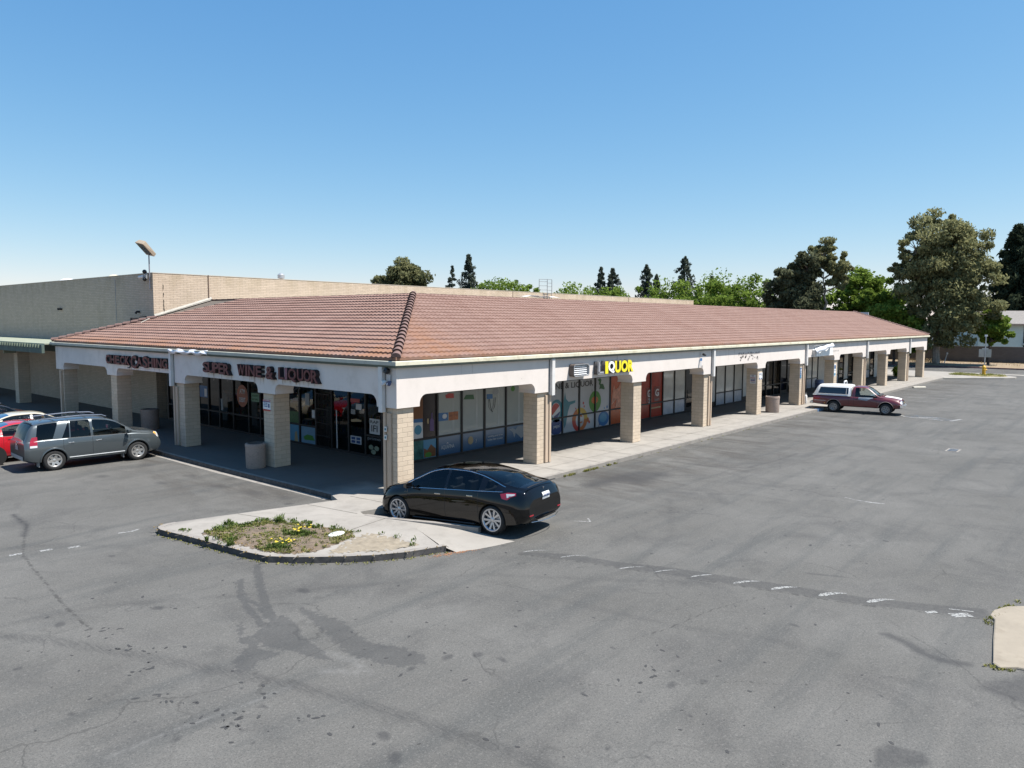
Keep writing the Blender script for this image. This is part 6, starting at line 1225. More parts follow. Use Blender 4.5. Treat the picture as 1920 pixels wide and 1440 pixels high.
        MB().tube([(-1.7,sd*.60,1.70),(-1.6,sd*.60,1.745),(-.4,sd*.61,1.785),(.25,sd*.60,1.745),(.40,sd*.60,1.68)], .020, 8).build('roof_rail', mat('rail_blue_grey', (.16,.18,.22), .35, .5), root, smooth=True)
    MB().tube([(-1.2,-.6,1.765),(-1.2,.6,1.765)], .018, 6).tube([(-.2,-.6,1.775),(-.2,.6,1.775)], .018, 6).build('cross_bar', BLK, root, smooth=True)
    c.decal(root, [(-.70,-.11),(.70,-.11),(.70,.05),(-.70,.05)], (-3.2,0,.50), (0,-1,0), (0,0,1), (1,0,0), mat('silver_guard', (.30,.31,.32), .4), 'bumper_guard', .02, .1)
    c.decal(root, [(-.16,-.08),(.16,-.08),(.16,.08),(-.16,.08)], (-3.2,0,.80), (0,-1,0), (0,0,1), (1,0,0), mat('dim_plate', (.25,.25,.26), .5), 'licence_plate', .012, .2)
    hh = c.bvh.ray_cast(Vector((-3.2,0,.96)), Vector((1,0,0)), 3); MB().lathe([(.055,0),(.075,.006),(.075,-.006)], 20, M=Matrix.Translation((hh[0].x-.01,0,.95)) @ Matrix.Rotation(math.pi/2, 4, 'Y'), closed=True).build('badge', CH, root)
    c.decal(root, [(-.50,-.13),(.50,-.13),(.55,.0),(.45,.12),(-.45,.12),(-.55,0)], (3.2,0,.72), (0,1,0), (0,0,1), (-1,0,0), BLK, 'grille', .008, .08)
    b = MB(); b.tube([Vector((-1.93,y,1.66-.04*y*y)) for y in np.linspace(-.6,.6,11)], .022, 6); b.build('rear_spoiler', paintm, root, smooth=True)
    b = MB(); b.tube([(-2.14,-.05,1.13),(-2.15,.35,1.16)], .012, 5); b.build('rear_wiper', BLK, root)
    return root
gp = paint('grey_metallic', (.074,.088,.095), .45, .33)
h, (mx, my) = place((-5.05,13.904), (-2.323,12.968), 0, 1); sc = 1.10; h = -.04
SUVC = Vector((-3.705, 14.218, ZA)); SUVH = h
suv('grey metallic sport utility wagon with roof rails parked nose-in to the shaded walk', SUVC, h, sc, gp)
dv = Vector((math.cos(h), math.sin(h), 0)); pv = Vector((-math.sin(h), math.cos(h), 0))
# neighbours further along the row
CT = dict(
      zt=[(-2.30,.78),(-2.22,1.0),(-2.0,1.06),(-1.6,1.10),(-1.35,1.20),(-.9,1.38),(-.4,1.43),(.1,1.42),(.4,1.37),(.9,1.16),(1.15,1.03),(1.35,1.0),(1.8,.93),(2.1,.82),(2.25,.6)],
      zr=[(-2.30,.74),(-2.2,.97),(-1.7,1.02),(-1.4,1.06),(-1.05,1.24),(-.6,1.345),(0,1.36),(.4,1.29),(.8,1.11),(1.1,.99),(1.6,.93),(2.1,.77),(2.25,.5)],
      wr=[(-2.30,.6),(-1.8,.70),(-1.4,.68),(-.9,.60),(0,.58),(.5,.62),(1.0,.74),(1.5,.76),(2.1,.6),(2.25,.42)],
      zsh=[(-2.30,.72),(-2.2,.93),(-1.5,.95),(0,.92),(1.2,.90),(1.7,.85),(2.1,.72),(2.25,.48)], wsh=[(-2.30,.66),(-2.1,.78),(-1.4,.83),(0,.845),(1.2,.84),(1.8,.78),(2.1,.66),(2.25,.5)],
      w=[(-2.30,.76),(-2.15,.85),(-1.5,.89),(0,.875),(1.4,.89),(1.9,.86),(2.15,.74),(2.25,.6)], zw=[(-2.3,.6),(2.25,.5)], zb=[(-2.3,.34),(-1.9,.22),(1.8,.2),(2.25,.28)])
def at(i, back): p = SUVC + pv*(3.0*i) - dv*back; return (p.x, p.y, ZA)
import copy as _c
sedan('bright red car half hidden behind the tail of the grey wagon', at(1, 1.25), SUVH, 1.08, paint('red_paint', (.42,.012,.02), 0, .25), False, CT, rimstyle='star')
sedan('cream sedan with a pale roof beyond the red car', at(2, .5), SUVH, 1.1, paint('cream_paint', (.52,.47,.36), 0, .3), False, CT, rimstyle='star')
suv('dark wagon of which only the black roof rack shows beyond the cream sedan', Vector(at(3.15, 1.3)), SUVH, 1.03, paint('black_blue', (.015,.017,.022), .2, .3))
sedan('dark maroon car farthest along the row beside the canopy post', at(4.2, 1.2), SUVH, 1.08, paint('maroon_dark', (.05,.008,.01), .1, .3), False, CT, rimstyle='star')

# --- red pickup with a white camper shell
def pickup(label, loc, heading, scale):
    T = dict(
      zt=[(-2.52,.96),(-2.45,.985),(-.52,.99),(-.44,1.0),(-.42,1.38),(-.36,1.53),(-.2,1.565),(.2,1.565),(.42,1.52),(.8,1.25),(1.02,1.06),(1.15,1.03),(1.7,.97),(2.05,.90),(2.18,.78)],
      zr=[(-2.52,.94),(-.52,.95),(-.44,.96),(-.42,1.30),(-.36,1.44),(-.1,1.48),(.2,1.475),(.4,1.42),(.75,1.17),(.98,1.01),(1.3,.96),(2.0,.86),(2.18,.7)],
      wr=[(-2.52,.70),(-.5,.74),(-.42,.66),(0,.60),(.4,.62),(.8,.70),(1.0,.76),(1.5,.74),(2.0,.70),(2.18,.58)],
      zsh=[(-2.52,.92),(-.5,.93),(.3,.92),(1.1,.91),(1.6,.88),(2.0,.80),(2.18,.66)], wsh=[(-2.52,.78),(-.5,.80),(.5,.80),(1.2,.80),(1.8,.77),(2.1,.70),(2.18,.64)],
      w=[(-2.52,.82),(-1.4,.86),(-.5,.84),(.5,.84),(1.375,.87),(1.8,.85),(2.1,.78),(2.18,.72)], zw=[(-2.52,.68),(2.18,.62)], zb=[(-2.52,.46),(-1.9,.40),(-1.3,.36),(1.4,.36),(2.18,.40)])
    sp = dict(tab=T, x0=-2.52, x1=2.18, keys=[-2.52,-2.48,2.1,2.14,2.18,-.52,-.44,-.42,-.38,-.36,-.30,-.24,.90,1.02,1.06,.42,-.56], rad=.33, arch=.385, wf=1.375, wr_=-1.375, halfw=.86, archz=.03,
      cls=side_cls([(-.30,.90,'front')], [(-.24,.88,'side_window')], (.42,1.02), (-.44,-.38), 1.06, None, None, (-2.6,2.0)))
    def cls(x, zone, side, f=sp['cls']):
        r = f(x, zone, side)
        if r.startswith('side_window'): return 'side_window|door_front_'+side
        if x < -.56 and r == 'body' and zone > 1: return 'cargo_bed'
        return r
    sp['cls'] = cls; root = empty('pickup_truck', loc, heading, label, 'pickup'); root.scale = (scale,)*3; c = Car(sp)
    rp = paint('maroon_paint', (.12,.010,.014), .0, .42); wp = flat('shell_white', (.72,.72,.70), .35, coat=.5)
    mats = dict(paint=rp, glass=glassc('cab_glass', (.55,.60,.60)), well=WELL, rim=mat('dull_alloy', (.28,.28,.28), .4, .7), rim_dark=flat('rim_shadow', (.03,.03,.035), .5), seat=mat('grey_seat', (.10,.10,.11), .9))
    P = c.build(root, mats); finish(c, root, mats, [(.10,.36,.55),(.10,-.36,.55)], dict(y=.765, w=.215, rim=.20, style='five'), (-.38,.95,.70,.52))
    c.decal(root, [(-.30,-.44),(.52,-.36),(.52,.36),(-.30,.44)], (1.56,0,3), (1,0,0), (0,1,0), (0,0,-1), mat('peeled_hood', (.62,.60,.58), .5, var=.15), 'bonnet_patch', .006, .08, P['hood'])
    for sd in (-1, 1):
        t_ = 'left' if sd > 0 else 'right'; D = P['door_front_'+t_]
        for x in (-.30,.90): seam(c, root, x, sd, .44, .92, D)
        seam(c, root, -.56, sd, .44, .93); handle(root, c, -.16, .82, sd, BLK, D); mirror(root, c, .78, sd, 1.0, BLK, .80)
        c.decal(root, [(-.36,-.03),(.08,-.10),(.25,.0),(.40,.05),(.40,.09),(-.36,.07)], (.30,sd*3,.865), (1,0,0), (0,0,1), (0,-sd,0), mat('bleached_patch', (.22,.26,.30), .6), 'faded_patch', .004, .06, D)
        for ax in (1.375,-1.375):
            pts = []
            for a in np.linspace(-2, 182, 20):
                x = ax+.40*math.cos(math.radians(a)); z = .36+.40*math.sin(math.radians(a)); hh = c.bvh.ray_cast(Vector((x, sd*2, z)), Vector((0,-sd,0)), 3)
                if hh[0] is not None and abs(hh[0].y) > .6: pts.append(hh[0]+Vector((0,sd*.004,0)))
            MB().tube(pts, .013, 6).build('arch_trim', mat('arch_trim', (.36,.30,.26), .4), root, smooth=True)
        c.line(root, [Vector((x, sd*.845, .66)) for x in (-2.45,-2.1,-1.82)], .012, M['white_pipe'], 'side_moulding')
        c.decal(root, [(0,-.07),(.16,-.09),(.30,-.07),(.30,.07),(.12,.09),(0,.05)], (2.45, sd*1.35, .74), (.60,-sd*.8,0), (0,0,1), (-.5,-sd*.86,0), CLR, 'headlight', .008, .05)
        c.decal(root, [(0,-.12),(.12,-.12),(.12,.14),(0,.14)], (-3.0, sd*1.1, .76), (-.3,-sd*.95,0), (0,0,1), (.95,-sd*.3,0), LENS, 'tail_light', .008, .05)
    # bumpers, grille
    cm = mat('worn_chrome', (.55,.55,.54), .25, .8, var=.15)
    b = MB(); 
    for z0, z1, k in ((.44,.60,0),): 
        pts = [(2.10,-.86),(2.22,-.74),(2.30,-.4),(2.32,0),(2.30,.4),(2.22,.74),(2.10,.86)]
        n = len(pts); b.add([(x,y,z0) for x, y in pts]+[(x,y,z1) for x, y in pts]+[(x-.16,y*.97,z1) for x, y in pts]+[(x-.16,y*.97,z0) for x, y in pts], [f for i in range(n-1) for f in ((i,i+1,n+i+1,n+i),(n+i,n+i+1,2*n+i+1,2*n+i),(3*n+i,3*n+i+1,i+1,i))])
    b.build('front_bumper', cm, root, smooth=True, sharp=40, bevel=.012)
    b = MB(); b.box(-2.70,-2.52,-.82,.82,.44,.58); b.build('rear_bumper', cm, root, bevel=.02)
    c.decal(root, [(-.46,-.09),(.46,-.09),(.46,.09),(-.46,.09)], (3.2,0,.72), (0,1,0), (0,0,1), (-1,0,0), BLK, 'grille', .012, .08); MB().box(2.19,2.21,-.48,.48,.70,.74).build('grille_bar', cm, root); MB().box(2.212,2.225,-.07,.07,.69,.75).build('badge', flat('gold_badge', (.5,.38,.12), .3), root)
    MB().lathe([(0,0),(.03,0),(.03,.02),(0,.02)], 12, M=Matrix.Translation((-1.86,-.87,.52)) @ Matrix.Rotation(math.pi/2, 4, 'X')).build('side_reflector', AMB, root)
    # camper shell
    sh = MB(); secs = []
    for x, w0, w1, zt_ in ((-2.56,.80,.68,.98+.03),(-2.50,.815,.70,1.10),(-2.30,.82,.67,1.48),(-2.22,.82,.655,1.56),(-1.5,.825,.65,1.60),(-.62,.825,.65,1.60),(-.50,.82,.655,1.575),(-.46,.81,.68,1.50)):
        L = [(w0,.965),(w0+.01,.985),(w1+(w0-w1)*.12,zt_-.07),(w1-.03,zt_-.025),(w1*.6,zt_),(0,zt_+.01)]
        secs.append([(x,y,z) for y, z in L]+[(x,-y,z) for y, z in reversed(L[:-1])])
    n = len(secs[0]); v = [p for s_ in secs for p in s_]; f = []
    for i in range(len(secs)-1):
        for j_ in range(n-1): f.append((i*n+j_, i*n+j_+1, (i+1)*n+j_+1, (i+1)*n+j_))
    f += [tuple(range(n)), tuple(reversed(range((len(secs)-1)*n, len(secs)*n)))]
    sh.add(v, f); S_ = sh.build('camper_shell', wp, root, smooth=True, sharp=35, bevel=.01); S_['label'] = 'white camper shell over the cargo bed'
    dk = flat('smoked_pane', (.012,.013,.016), .08, coat=1)
    for sd in (-1, 1):
        def sy(z): return sd*(.830-(z-.985)*(.151/.55)+.009)
        P4 = [(-2.27,1.06),(-.60,1.06),(-.60,1.45),(-2.12,1.45)]; MB().add([(x, sy(z), z) for x, z in P4], [(0,1,2,3)]).build('shell_window', dk, S_)
        ring = P4+[P4[0]]; MB().tube([(x, sy(z)+sd*.004, z) for x, z in ring], .014, 6).build('window_frame', M['white_pipe'], S_); MB().tube([(-.72, sy(1.06)+sd*.006, 1.06),(-.72, sy(1.45)+sd*.006, 1.45)], .012, 6).build('window_frame', M['white_pipe'], S_)
        MB().tube([(-2.5,sd*.835,.975),(-.5,sd*.835,.975)], .012, 6).build('shell_seal', M['white_pipe'], S_)
    MB().add([(-2.505,-.5,1.10),(-2.505,.5,1.10),(-2.335,.48,1.42),(-2.335,-.48,1.42)], [(0,1,2,3)]).build('rear_hatch_window', dk, S_)
    return root
h = -1.45; sc = 1.085
pickup('dark red pickup with a white camper shell backed up to the arcade walk', (34.99, -3.84, ZA), h, sc)
# ---------------------------------------------------------------- weeds
gl = leafmat('weed', (.040,.065,.018), (.13,.175,.05), .3)
def tufts(name, spots, m, label=None, cat=None, kind=None, parent=None, z=.02):
    """blades fanning out of each spot: (x, y, radius, height, count)"""
    V_ = []; T = []
    for x, y, r_, h, n in spots:
        for _ in range(int(n)):
            a = random.uniform(0, 6.283); q = random.random()**.5*r_; bx = x+q*math.cos(a); by = y+q*math.sin(a); L = h*random.uniform(.5, 1.2); a2 = random.uniform(0, 6.283); ln = random.uniform(.2, .9)*L; w = random.uniform(.006, .014)
            nx, ny = -math.sin(a2)*w, math.cos(a2)*w; mx, my = bx+math.cos(a2)*ln*.45, by+math.sin(a2)*ln*.45
            V_ += [(bx-nx,by-ny,z),(bx+nx,by+ny,z),(mx+nx,my+ny,z+L*.6),(mx-nx,my-ny,z+L*.6),(mx-nx,my-ny,z+L*.6),(mx+nx,my+ny,z+L*.6),(bx+math.cos(a2)*ln,by+math.sin(a2)*ln,z+L*.75),(bx+math.cos(a2)*ln,by+math.sin(a2)*ln,z+L*.75)]; T += [random.random()]*8
    V_ = np.array(V_); n = len(V_)//4; F = np.arange(4*n).reshape(n, 4).tolist(); me = bpy.data.meshes.new(name); me.from_pydata(V_.tolist(), [], F); q = me.attributes.new('tint', 'FLOAT', 'POINT'); q.data.foreach_set('value', np.array(T, np.float32))
    o = link(name, me, m, parent); return tag(o, label, cat, None, kind)
sp = []
edge = [(-5.6,.5),(-5.2,.6),(-4.9,.55),(-4.6,.5),(-4.35,.42),(-4.1,.2),(-4.0,-.05),(-3.85,-.4),(-3.75,-.7),(-5.9,-.2),(-5.8,-.5),(-3.55,-1.3)]
for x, y in edge:
    for _ in range(4): sp.append((x+random.gauss(0,.17), y+random.gauss(0,.17), random.uniform(.04,.14), random.choice((.05,.08,.11,.17)), random.randint(12,60)))
for _ in range(60): sp.append((random.uniform(-5.6,-3.7), random.uniform(-2.4,.4), .08, .06, 10))
for x, y in ((-3.35,-1.75),(-3.25,-2.1),(-3.15,-2.4),(-2.95,-2.9),(-2.9,-3.5),(-2.85,-4.0),(-3.1,-4.4),(-6.1,1.25),(-6.15,1.05),(-6.05,1.45)): sp.append((x+random.gauss(0,.1),y+random.gauss(0,.1),random.uniform(.04,.13),random.uniform(.03,.11),random.randint(6,30)))
tufts('weeds', sp, gl, kind='stuff')
sp = []
while len(sp) < 620:
    x, y = random.uniform(-5.95,-3.4), random.uniform(-2.8,.7)
    if inpoly(np.array([[x, y]]), soil)[0] and (math.sin(x*3.1+1)*math.cos(y*2.7)+random.gauss(0,.45) > .1 or y > .05): sp.append((x, y, random.uniform(.03,.1), random.uniform(.02,.065), random.randint(8,22)))
tufts('ground_cover', sp, leafmat('yellowed_weed', (.075,.095,.028), (.25,.235,.085), .25), kind='stuff', z=.025)
dry = leafmat('dry_grass', (.16,.11,.045), (.34,.25,.11), .1); sp = []
for _ in range(260): sp.append((random.uniform(-5.9,-3.5), random.uniform(-2.7,.5), .07, .035, 7))
sp = [s_ for s_ in sp if inpoly(np.array([[s_[0], s_[1]]]), soil)[0]]
for a, b_ in zip(dense(isl, .25)[:-1], dense(isl, .25)[1:]): sp.append((a[0]+random.gauss(-.04,.03), a[1]-.03, .07, .03, 7))
sp += [(random.uniform(-5.9,-3.5), random.uniform(-2.7,.6), .09, .05, 9) for _ in range(0)]
o = tufts('dry_grass', sp, dry, kind='stuff', z=.015); 
sp = [(a[0]-.05+random.gauss(0,.03), a[1]-.06+random.gauss(0,.03), .08, .035, 12) for a in dense(isl, .2)]+[(6.5+random.uniform(0,3.6), -1.66, .08, .10, 22) for _ in range(16)]+[(random.uniform(8,30), -1.66, .05, .04, 8) for _ in range(24)]+[(1.0+random.uniform(0,.4)+.1*i, -15.60-.02*i+random.gauss(0,.03), .08, .06, 12) for i in range(14)]+[(-1.05+random.gauss(0,.05),-16.1+random.gauss(0,.1),.06,.05,12) for _ in range(6)]
tufts('kerb_weeds', sp, leafmat('kerb_weed', (.11,.12,.035), (.30,.28,.09), .2), kind='stuff', z=ZA+.005)
orn = MB()
for _ in range(240):
    t = random.random(); x = -3.1+t*1.2+random.gauss(0,.09); y = -4.78-t*.42-.10+random.gauss(0,.05); a = random.uniform(0,3.14); L = random.uniform(.02,.05); orn.add([(x,y,ZA+.018),(x+L*math.cos(a),y+L*math.sin(a),ZA+.024),(x+L*math.cos(a+.5)*.7,y+L*math.sin(a+.5)*.7,ZA+.018)], [(0,1,2)])
tag(orn.build('leaf_litter', mat('rust_needles', (.34,.14,.05), .9, var=.3)), kind='stuff')
yf = flat('yellow_petal', (.50,.38,.03), .8)
for k, (x, y, r_, lab) in enumerate(((-5.35,-1.85,.34,'low weed clump with yellow flowers close to the island kerb'), (-4.40,-1.30,.32,'weed clump with yellow flowers in the middle of the island bed'))):
    w = empty('flowering_weed', (x,y,.02), 0, lab, 'weed', 'yellow-flowered weeds'); 
    sp = [(random.gauss(0,r_*.55), random.gauss(0,r_*.55), random.uniform(.05,.14), random.uniform(.05,.15), 26) for _ in range(24)]; tufts('leaves', sp, gl, parent=w, z=0); b = MB()
    for _ in range(15): 
        fx, fy, fz = random.gauss(.05,r_*.5), random.gauss(.05,r_*.45), random.uniform(.10,.17); b.lathe([(0,.012),(.022,.010),(.030,0)], 8, M=Matrix.Translation((fx,fy,fz)))
    b.build('flower_heads', yf, w)
r = empty('utility_cover', (-3.83,-2.08,.035), math.radians(15), 'pale oval concrete meter cover lying in the island bed', 'cover'); MB().lathe([(0,.03),(.19,.03),(.21,.02),(.21,-.03)], 28).build('lid', mat('cover_concrete', (.50,.52,.49), .8), r, smooth=True, sharp=40).scale = (1.25,.75,1); MB().lathe([(.21,.0),(.24,.0),(.24,-.02)], 28).build('cover_ring', M['curb'], r).scale = (1.25,.75,1)

# ---------------------------------------------------------------- far side of the lot
b = MB(); b.prism([(70.7,-1.62),(71.9,-2.95),(73.5,-4.6),(75.0,-6.3),(76.2,-7.1),(78.0,-7.0),(79.5,-5.6),(81,-1),(80,6),(76,9),(72,8),(72,-1.2)], -.2, -.02); tag(b.build('end_island', M['concrete'], bevel=.02), kind='structure')
o = mound([(75.5,-4.2),(77,-6.2),(78.3,-6.2),(79.2,-4),(79.6,-1),(77.6,-1)], .06, 'verge', mat('verge_soil', (.20,.17,.07), .95, var=.4, vs=3), .2); o.location.z = -.02; tag(o, kind='structure')
tufts('verge_grass', [(random.uniform(76.2,79.2), random.uniform(-5.9,-1.2), .3, .22, 26) for _ in range(90)], leafmat('verge', (.10,.12,.03), (.26,.26,.08)), kind='stuff', z=0)
r = empty('fire_hydrant', (77.7,-4.1,.0), .3, 'yellow fire hydrant on the end island below the sign post', 'fire hydrant'); ym = mat('hydrant_yellow', (.62,.36,.02), .5, var=.12, dirt=((.25,.12,.02), 8, .4))
MB().lathe([(0,0),(.24,0),(.24,.06),(.17,.08),(.16,.75),(.20,.78),(.20,.84),(.17,.92),(.10,1.02),(.04,1.05),(.04,1.12),(0,1.12)], 24).build('barrel', ym, r, smooth=True, sharp=40)
for a in (0, math.pi, -math.pi/2): MB().lathe([(0,.30),(.06,.30),(.08,.27),(.08,.16),(.06,.14)], 14, M=Matrix.Translation((0,0,.60)) @ Matrix.Rotation(a, 4, 'Z') @ Matrix.Rotation(math.pi/2, 4, 'Y')).build('outlet_cap', ym, r, smooth=True, sharp=40)
r = empty('sign_post', (78.6,-4.0,0), 0, 'thin grey post with two sign panels behind the yellow hydrant', 'sign post'); MB().tube([(0,0,0),(0,0,4.2)], .05, 8).build('post', M['metal'], r)
MB().box(-.03,-.01,-.56,-.06,1.9,2.75).build('sign_panel', mat('panel_back', (.34,.34,.31), .7), r); MB().box(-.03,-.01,.06,.58,1.9,2.75).build('sign_panel', mat('panel_back', (.36,.35,.32), .7), r); MB().box(-.05,.05,-.12,.12,4.1,4.3).build('post_cap_sign', M['white'], r); MB().box(-.05,.05,-.25,.3,2.75,2.85).build('cross_arm', M['metal'], r)
b = empty('wheel_stop', (57.6,-2.35,ZA), math.radians(-40), 'short broken concrete wheel stop alone near the far kerb', 'wheel stop'); MB().prism([(-.13,0),(.13,0),(.09,.14),(-.09,.14)], -.7, .5, 0).build('block', mat('pale_concrete', (.50,.46,.38), .9, var=.15), b, bevel=.03)
# strip of road, dirt bank and block wall beyond
def far(x0, x1, z, name, m): tag(MB().box(x0,x1,-60,60,z-.1,z).build(name, m), kind='structure')
tag(MB().box(82.5,84.3,-60,60,ZA-.05,ZA+.004).build('concrete_gutter', M['concrete']), kind='structure')
tag(MB().box(94.6,95.0,-60,60,ZA-.1,ZA+.16).build('far_kerb', mat('red_kerb', (.16,.09,.08), .9, var=.3)), kind='structure')
o = mound([(95,-55),(105.2,-55),(105.2,55),(95,55)], .35, 'dirt_bank', mat('dry_dirt', (.24,.18,.115), .95, var=.2, vs=.8, dirt=((.16,.13,.06), .5, .7)), .9); o.location.z = ZA; tag(o, kind='structure')
wl = empty('boundary_wall', (105.3,0,ZA), math.radians(0), 'long grey-brown block wall closing the far side of the lot', 'wall'); bw_ = block_mat('far_wall_block', (.118,.112,.114), .45, .2, .8); MB().box(0,.25,-60,55,-.1,2.45).build('wall_panel', bw_, wl)
b = MB()
for y in np.arange(-56, 55, 6.2): b.box(-.07,.3,y,y+.45,-.1,2.5)
b.build('wall_pier', block_mat('pier_block', (.13,.12,.12), .45, .2, .8), wl); MB().box(-.04,.29,-60,55,2.45,2.52).build('wall_cap', mat('cap', (.14,.135,.13), .9), wl)
r = empty('bent_stake', (97.5,3.4,.2), 0, 'bent pale stake leaning on the dirt bank before the far wall', 'stake'); MB().tube([(0,0,-.3),(0,-.35,1.3)], .05, 6).build('stake', M['white_pipe'], r); MB().lathe(ball(.12), 8, M=Matrix.Translation((0,-.36,1.35))).build('knob', M['white'], r)
sp = [(random.uniform(96,104), random.uniform(-20,8), .5, .35, 8) for _ in range(90)]; tufts('bank_grass', sp, dry, kind='stuff', z=.15)
sp = [(random.uniform(95.8,101), random.uniform(4,10), .6, .8, 26) for _ in range(26)]; tufts('brush', sp, leafmat('brush', (.10,.08,.05), (.30,.22,.13)), kind='stuff', z=.1)

# ---------------------------------------------------------------- trees
BARK = mat('eucalyptus_bark', (.27,.23,.19), .9, var=.3, vs=3); BARKD = mat('dark_bark', (.07,.05,.04), .9, var=.3)
def limb(b, p0, p1, r0, r1, wob=.06, n=5):
    p0, p1 = Vector(p0), Vector(p1); L = (p1-p0).length; pts = []
    for i in range(n+1): t = i/n; pts.append(p0.lerp(p1, t)+Vector((random.gauss(0,wob),random.gauss(0,wob),random.gauss(0,wob*.5)))*L*math.sin(math.pi*t)*.5)
    b.tube(pts, [r0+(r1-r0)*i/n for i in range(n+1)], 7, cap=False); return pts[-1]
def tree(name, label, x, y, trunk_h, blobs, size, lm, n, bark=BARK, z0=ZA, lean=(0,0), r0=.4, group=None, droop=.4, tint=.45, sub=9, fill=.42, cat='tree', aspect=2.0):
    """blobs: (dx, dy, z, r, rz) crown masses, each broken into many leaf clumps carried on limbs"""
    root = empty(name, (x,y,z0), random.uniform(0,.1), label, cat, group); b = MB(); top = Vector((lean[0],lean[1],trunk_h)); 
    zt = max(q[2] for q in blobs); tip = Vector((blobs[0][0]*.3+lean[0], blobs[0][1]*.3+lean[1], zt*.86)); limb(b, (0,0,-.3), top, r0, r0*.72, .04); limb(b, top, tip, r0*.7, r0*.12, .08, 7); cl = []; tot = sum(q[3]**2*q[4] for q in blobs)
    for (dx, dy, z, r_, rz) in blobs:
        k = max(4, int(sub*(r_**2*rz/tot)*len(blobs))); base = top.lerp(tip, min(1, max(0, (z-rz*.8-trunk_h)/max(1, tip.z-trunk_h)))); e = limb(b, base, (dx,dy,z-.2*rz), r0*.42, r0*.16, .10)
        for i in range(k):
            v = Vector((random.gauss(0,1),random.gauss(0,1),random.gauss(0,1))).normalized()*random.uniform(.45,1.0); c = Vector((dx+v.x*r_, dy+v.y*r_, z+v.z*rz)); rr = random.choice((.12,.18,.22,.30,.42))*random.uniform(.8,1.2)*r_*fill/.42
            if random.random() < .55: limb(b, e, c, r0*.12, r0*.03, .1, 3)
            cl.append((c.x, c.y, c.z, rr*random.uniform(.8,1.3), rr*random.uniform(.8,1.3), rr*random.uniform(.6,1.0), n/(sub*len(blobs))*(.35+rr/(.26*r_)), tint+random.uniform(-.22,.22)))
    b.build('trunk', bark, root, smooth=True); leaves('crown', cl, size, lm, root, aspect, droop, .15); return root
EUC = leafmat('eucalyptus', (.055,.065,.032), (.30,.295,.145), .35); EUD = leafmat('eucalyptus_dark', (.028,.038,.024), (.17,.175,.10), .25); BR = leafmat('spring_green', (.055,.10,.014), (.22,.30,.06), .35); CON = leafmat('conifer', (.038,.052,.042), (.13,.15,.11), .25); RW = leafmat('redwood', (.014,.024,.016), (.075,.09,.052), .2)
tree('eucalyptus_tree', 'largest eucalyptus with a ragged olive crown by the far wall', 96.3, 4.1, 5.5,
     [(0,-.2,17.6,3.4,2.8),(-1.2,2.6,15.5,2.9,2.6),(.8,-2.8,15.2,2.9,2.8),(-.4,3.6,12.3,2.4,2.1),(0,.3,12.8,3.7,3.0),(.6,-4.0,11.4,2.8,3.0),(-.5,2.6,9.0,2.6,2.4),(0,-.9,9.4,3.7,3.2),(.5,-4.2,7.4,2.8,2.5),(-.6,1.8,5.4,2.4,2.2),(0,-2.0,5.6,3.4,2.6),(-1.0,.4,3.6,2.4,1.7),(-.5,5.6,13.2,1.1,1.0)], .24, EUC, 56000, r0=.5, sub=26, tint=.58)
tree('eucalyptus_tree', 'airy eucalyptus with bare forked limbs showing, right of the dark one', 91.1, 17.0, 6.5, [(0,.4,15.0,1.9,1.9),(.5,-1.3,13.2,1.9,1.9),(0,1.9,13.0,1.8,1.7),(0,-2.0,10.8,1.5,1.2),(0,1.4,10.2,1.3,1.1)], .23, EUC, 11500, r0=.34, sub=17, tint=.5, fill=.36)
tree('eucalyptus_tree', 'dark dense eucalyptus leaning left above the far end of the tiles', 89.5, 20.0, 5.0, [(0,-1.2,13.2,2.3,2.1),(0,.8,11.2,2.6,2.3),(0,2.6,9.0,2.2,2.2),(0,-.8,8.6,2.8,2.5),(0,4.0,7.4,1.6,1.7),(0,1.2,6.2,3.0,2.2),(0,-2.9,6.6,1.9,2.0)], .26, EUD, 30000, bark=BARKD, r0=.4, sub=24, tint=.42)
g = 'bright green trees behind the roofs'
for (x, y, zt, r_, lab) in ((101.4,15.6,13.4,3.8,'bright green tree rising right of the airy eucalyptus'),(98.5,11.6,12.2,3.4,'bright green tree filling the gap left of the largest eucalyptus'),(95.0,8.9,8.8,2.9,'low bright green tree behind the end parapet'),(102,21,10.0,3.2,'bright green tree behind the dark eucalyptus'),(97.8,-1.6,7.4,1.7,'light green tree reaching in front of the apartment house')):
    tree('broadleaf_tree', lab, x, y, zt*.3, [(0,0,zt-r_*.75,r_*.85,r_*.7),(0,r_*.5,zt-r_*1.3,r_*.7,r_*.75),(0,-r_*.55,zt-r_*1.35,r_*.75,r_*.75),(.3,0,zt-r_*1.9,r_*.8,r_*.7),(0,-r_*.9,zt-r_*2.0,r_*.55,r_*.5)], .34, BR, 11000, bark=BARKD, r0=.2, sub=16, tint=.55, droop=0, group=g, fill=.46, aspect=1.4)
def bp_(u, D): d = _F + _R*((u-960)/1408.2); return (-15.23+d.x*D, -17.69+d.y*D)
row = [(915,172,13.6,3.6),(950,170,14.3,4.0),(992,174,12.6,3.6),(1046,176,11.8,3.4),(1078,170,12.4,4.2),(1122,174,12.9,4.2),(1165,170,12.6,4.0),(1205,172,13.4,4.2),(1245,168,13.6,4.4),(1288,166,12.6,4.0),(1322,162,14.2,4.4),(1352,158,15.0,4.8),(1392,154,14.6,5.0),(1428,150,13.4,4.4)]
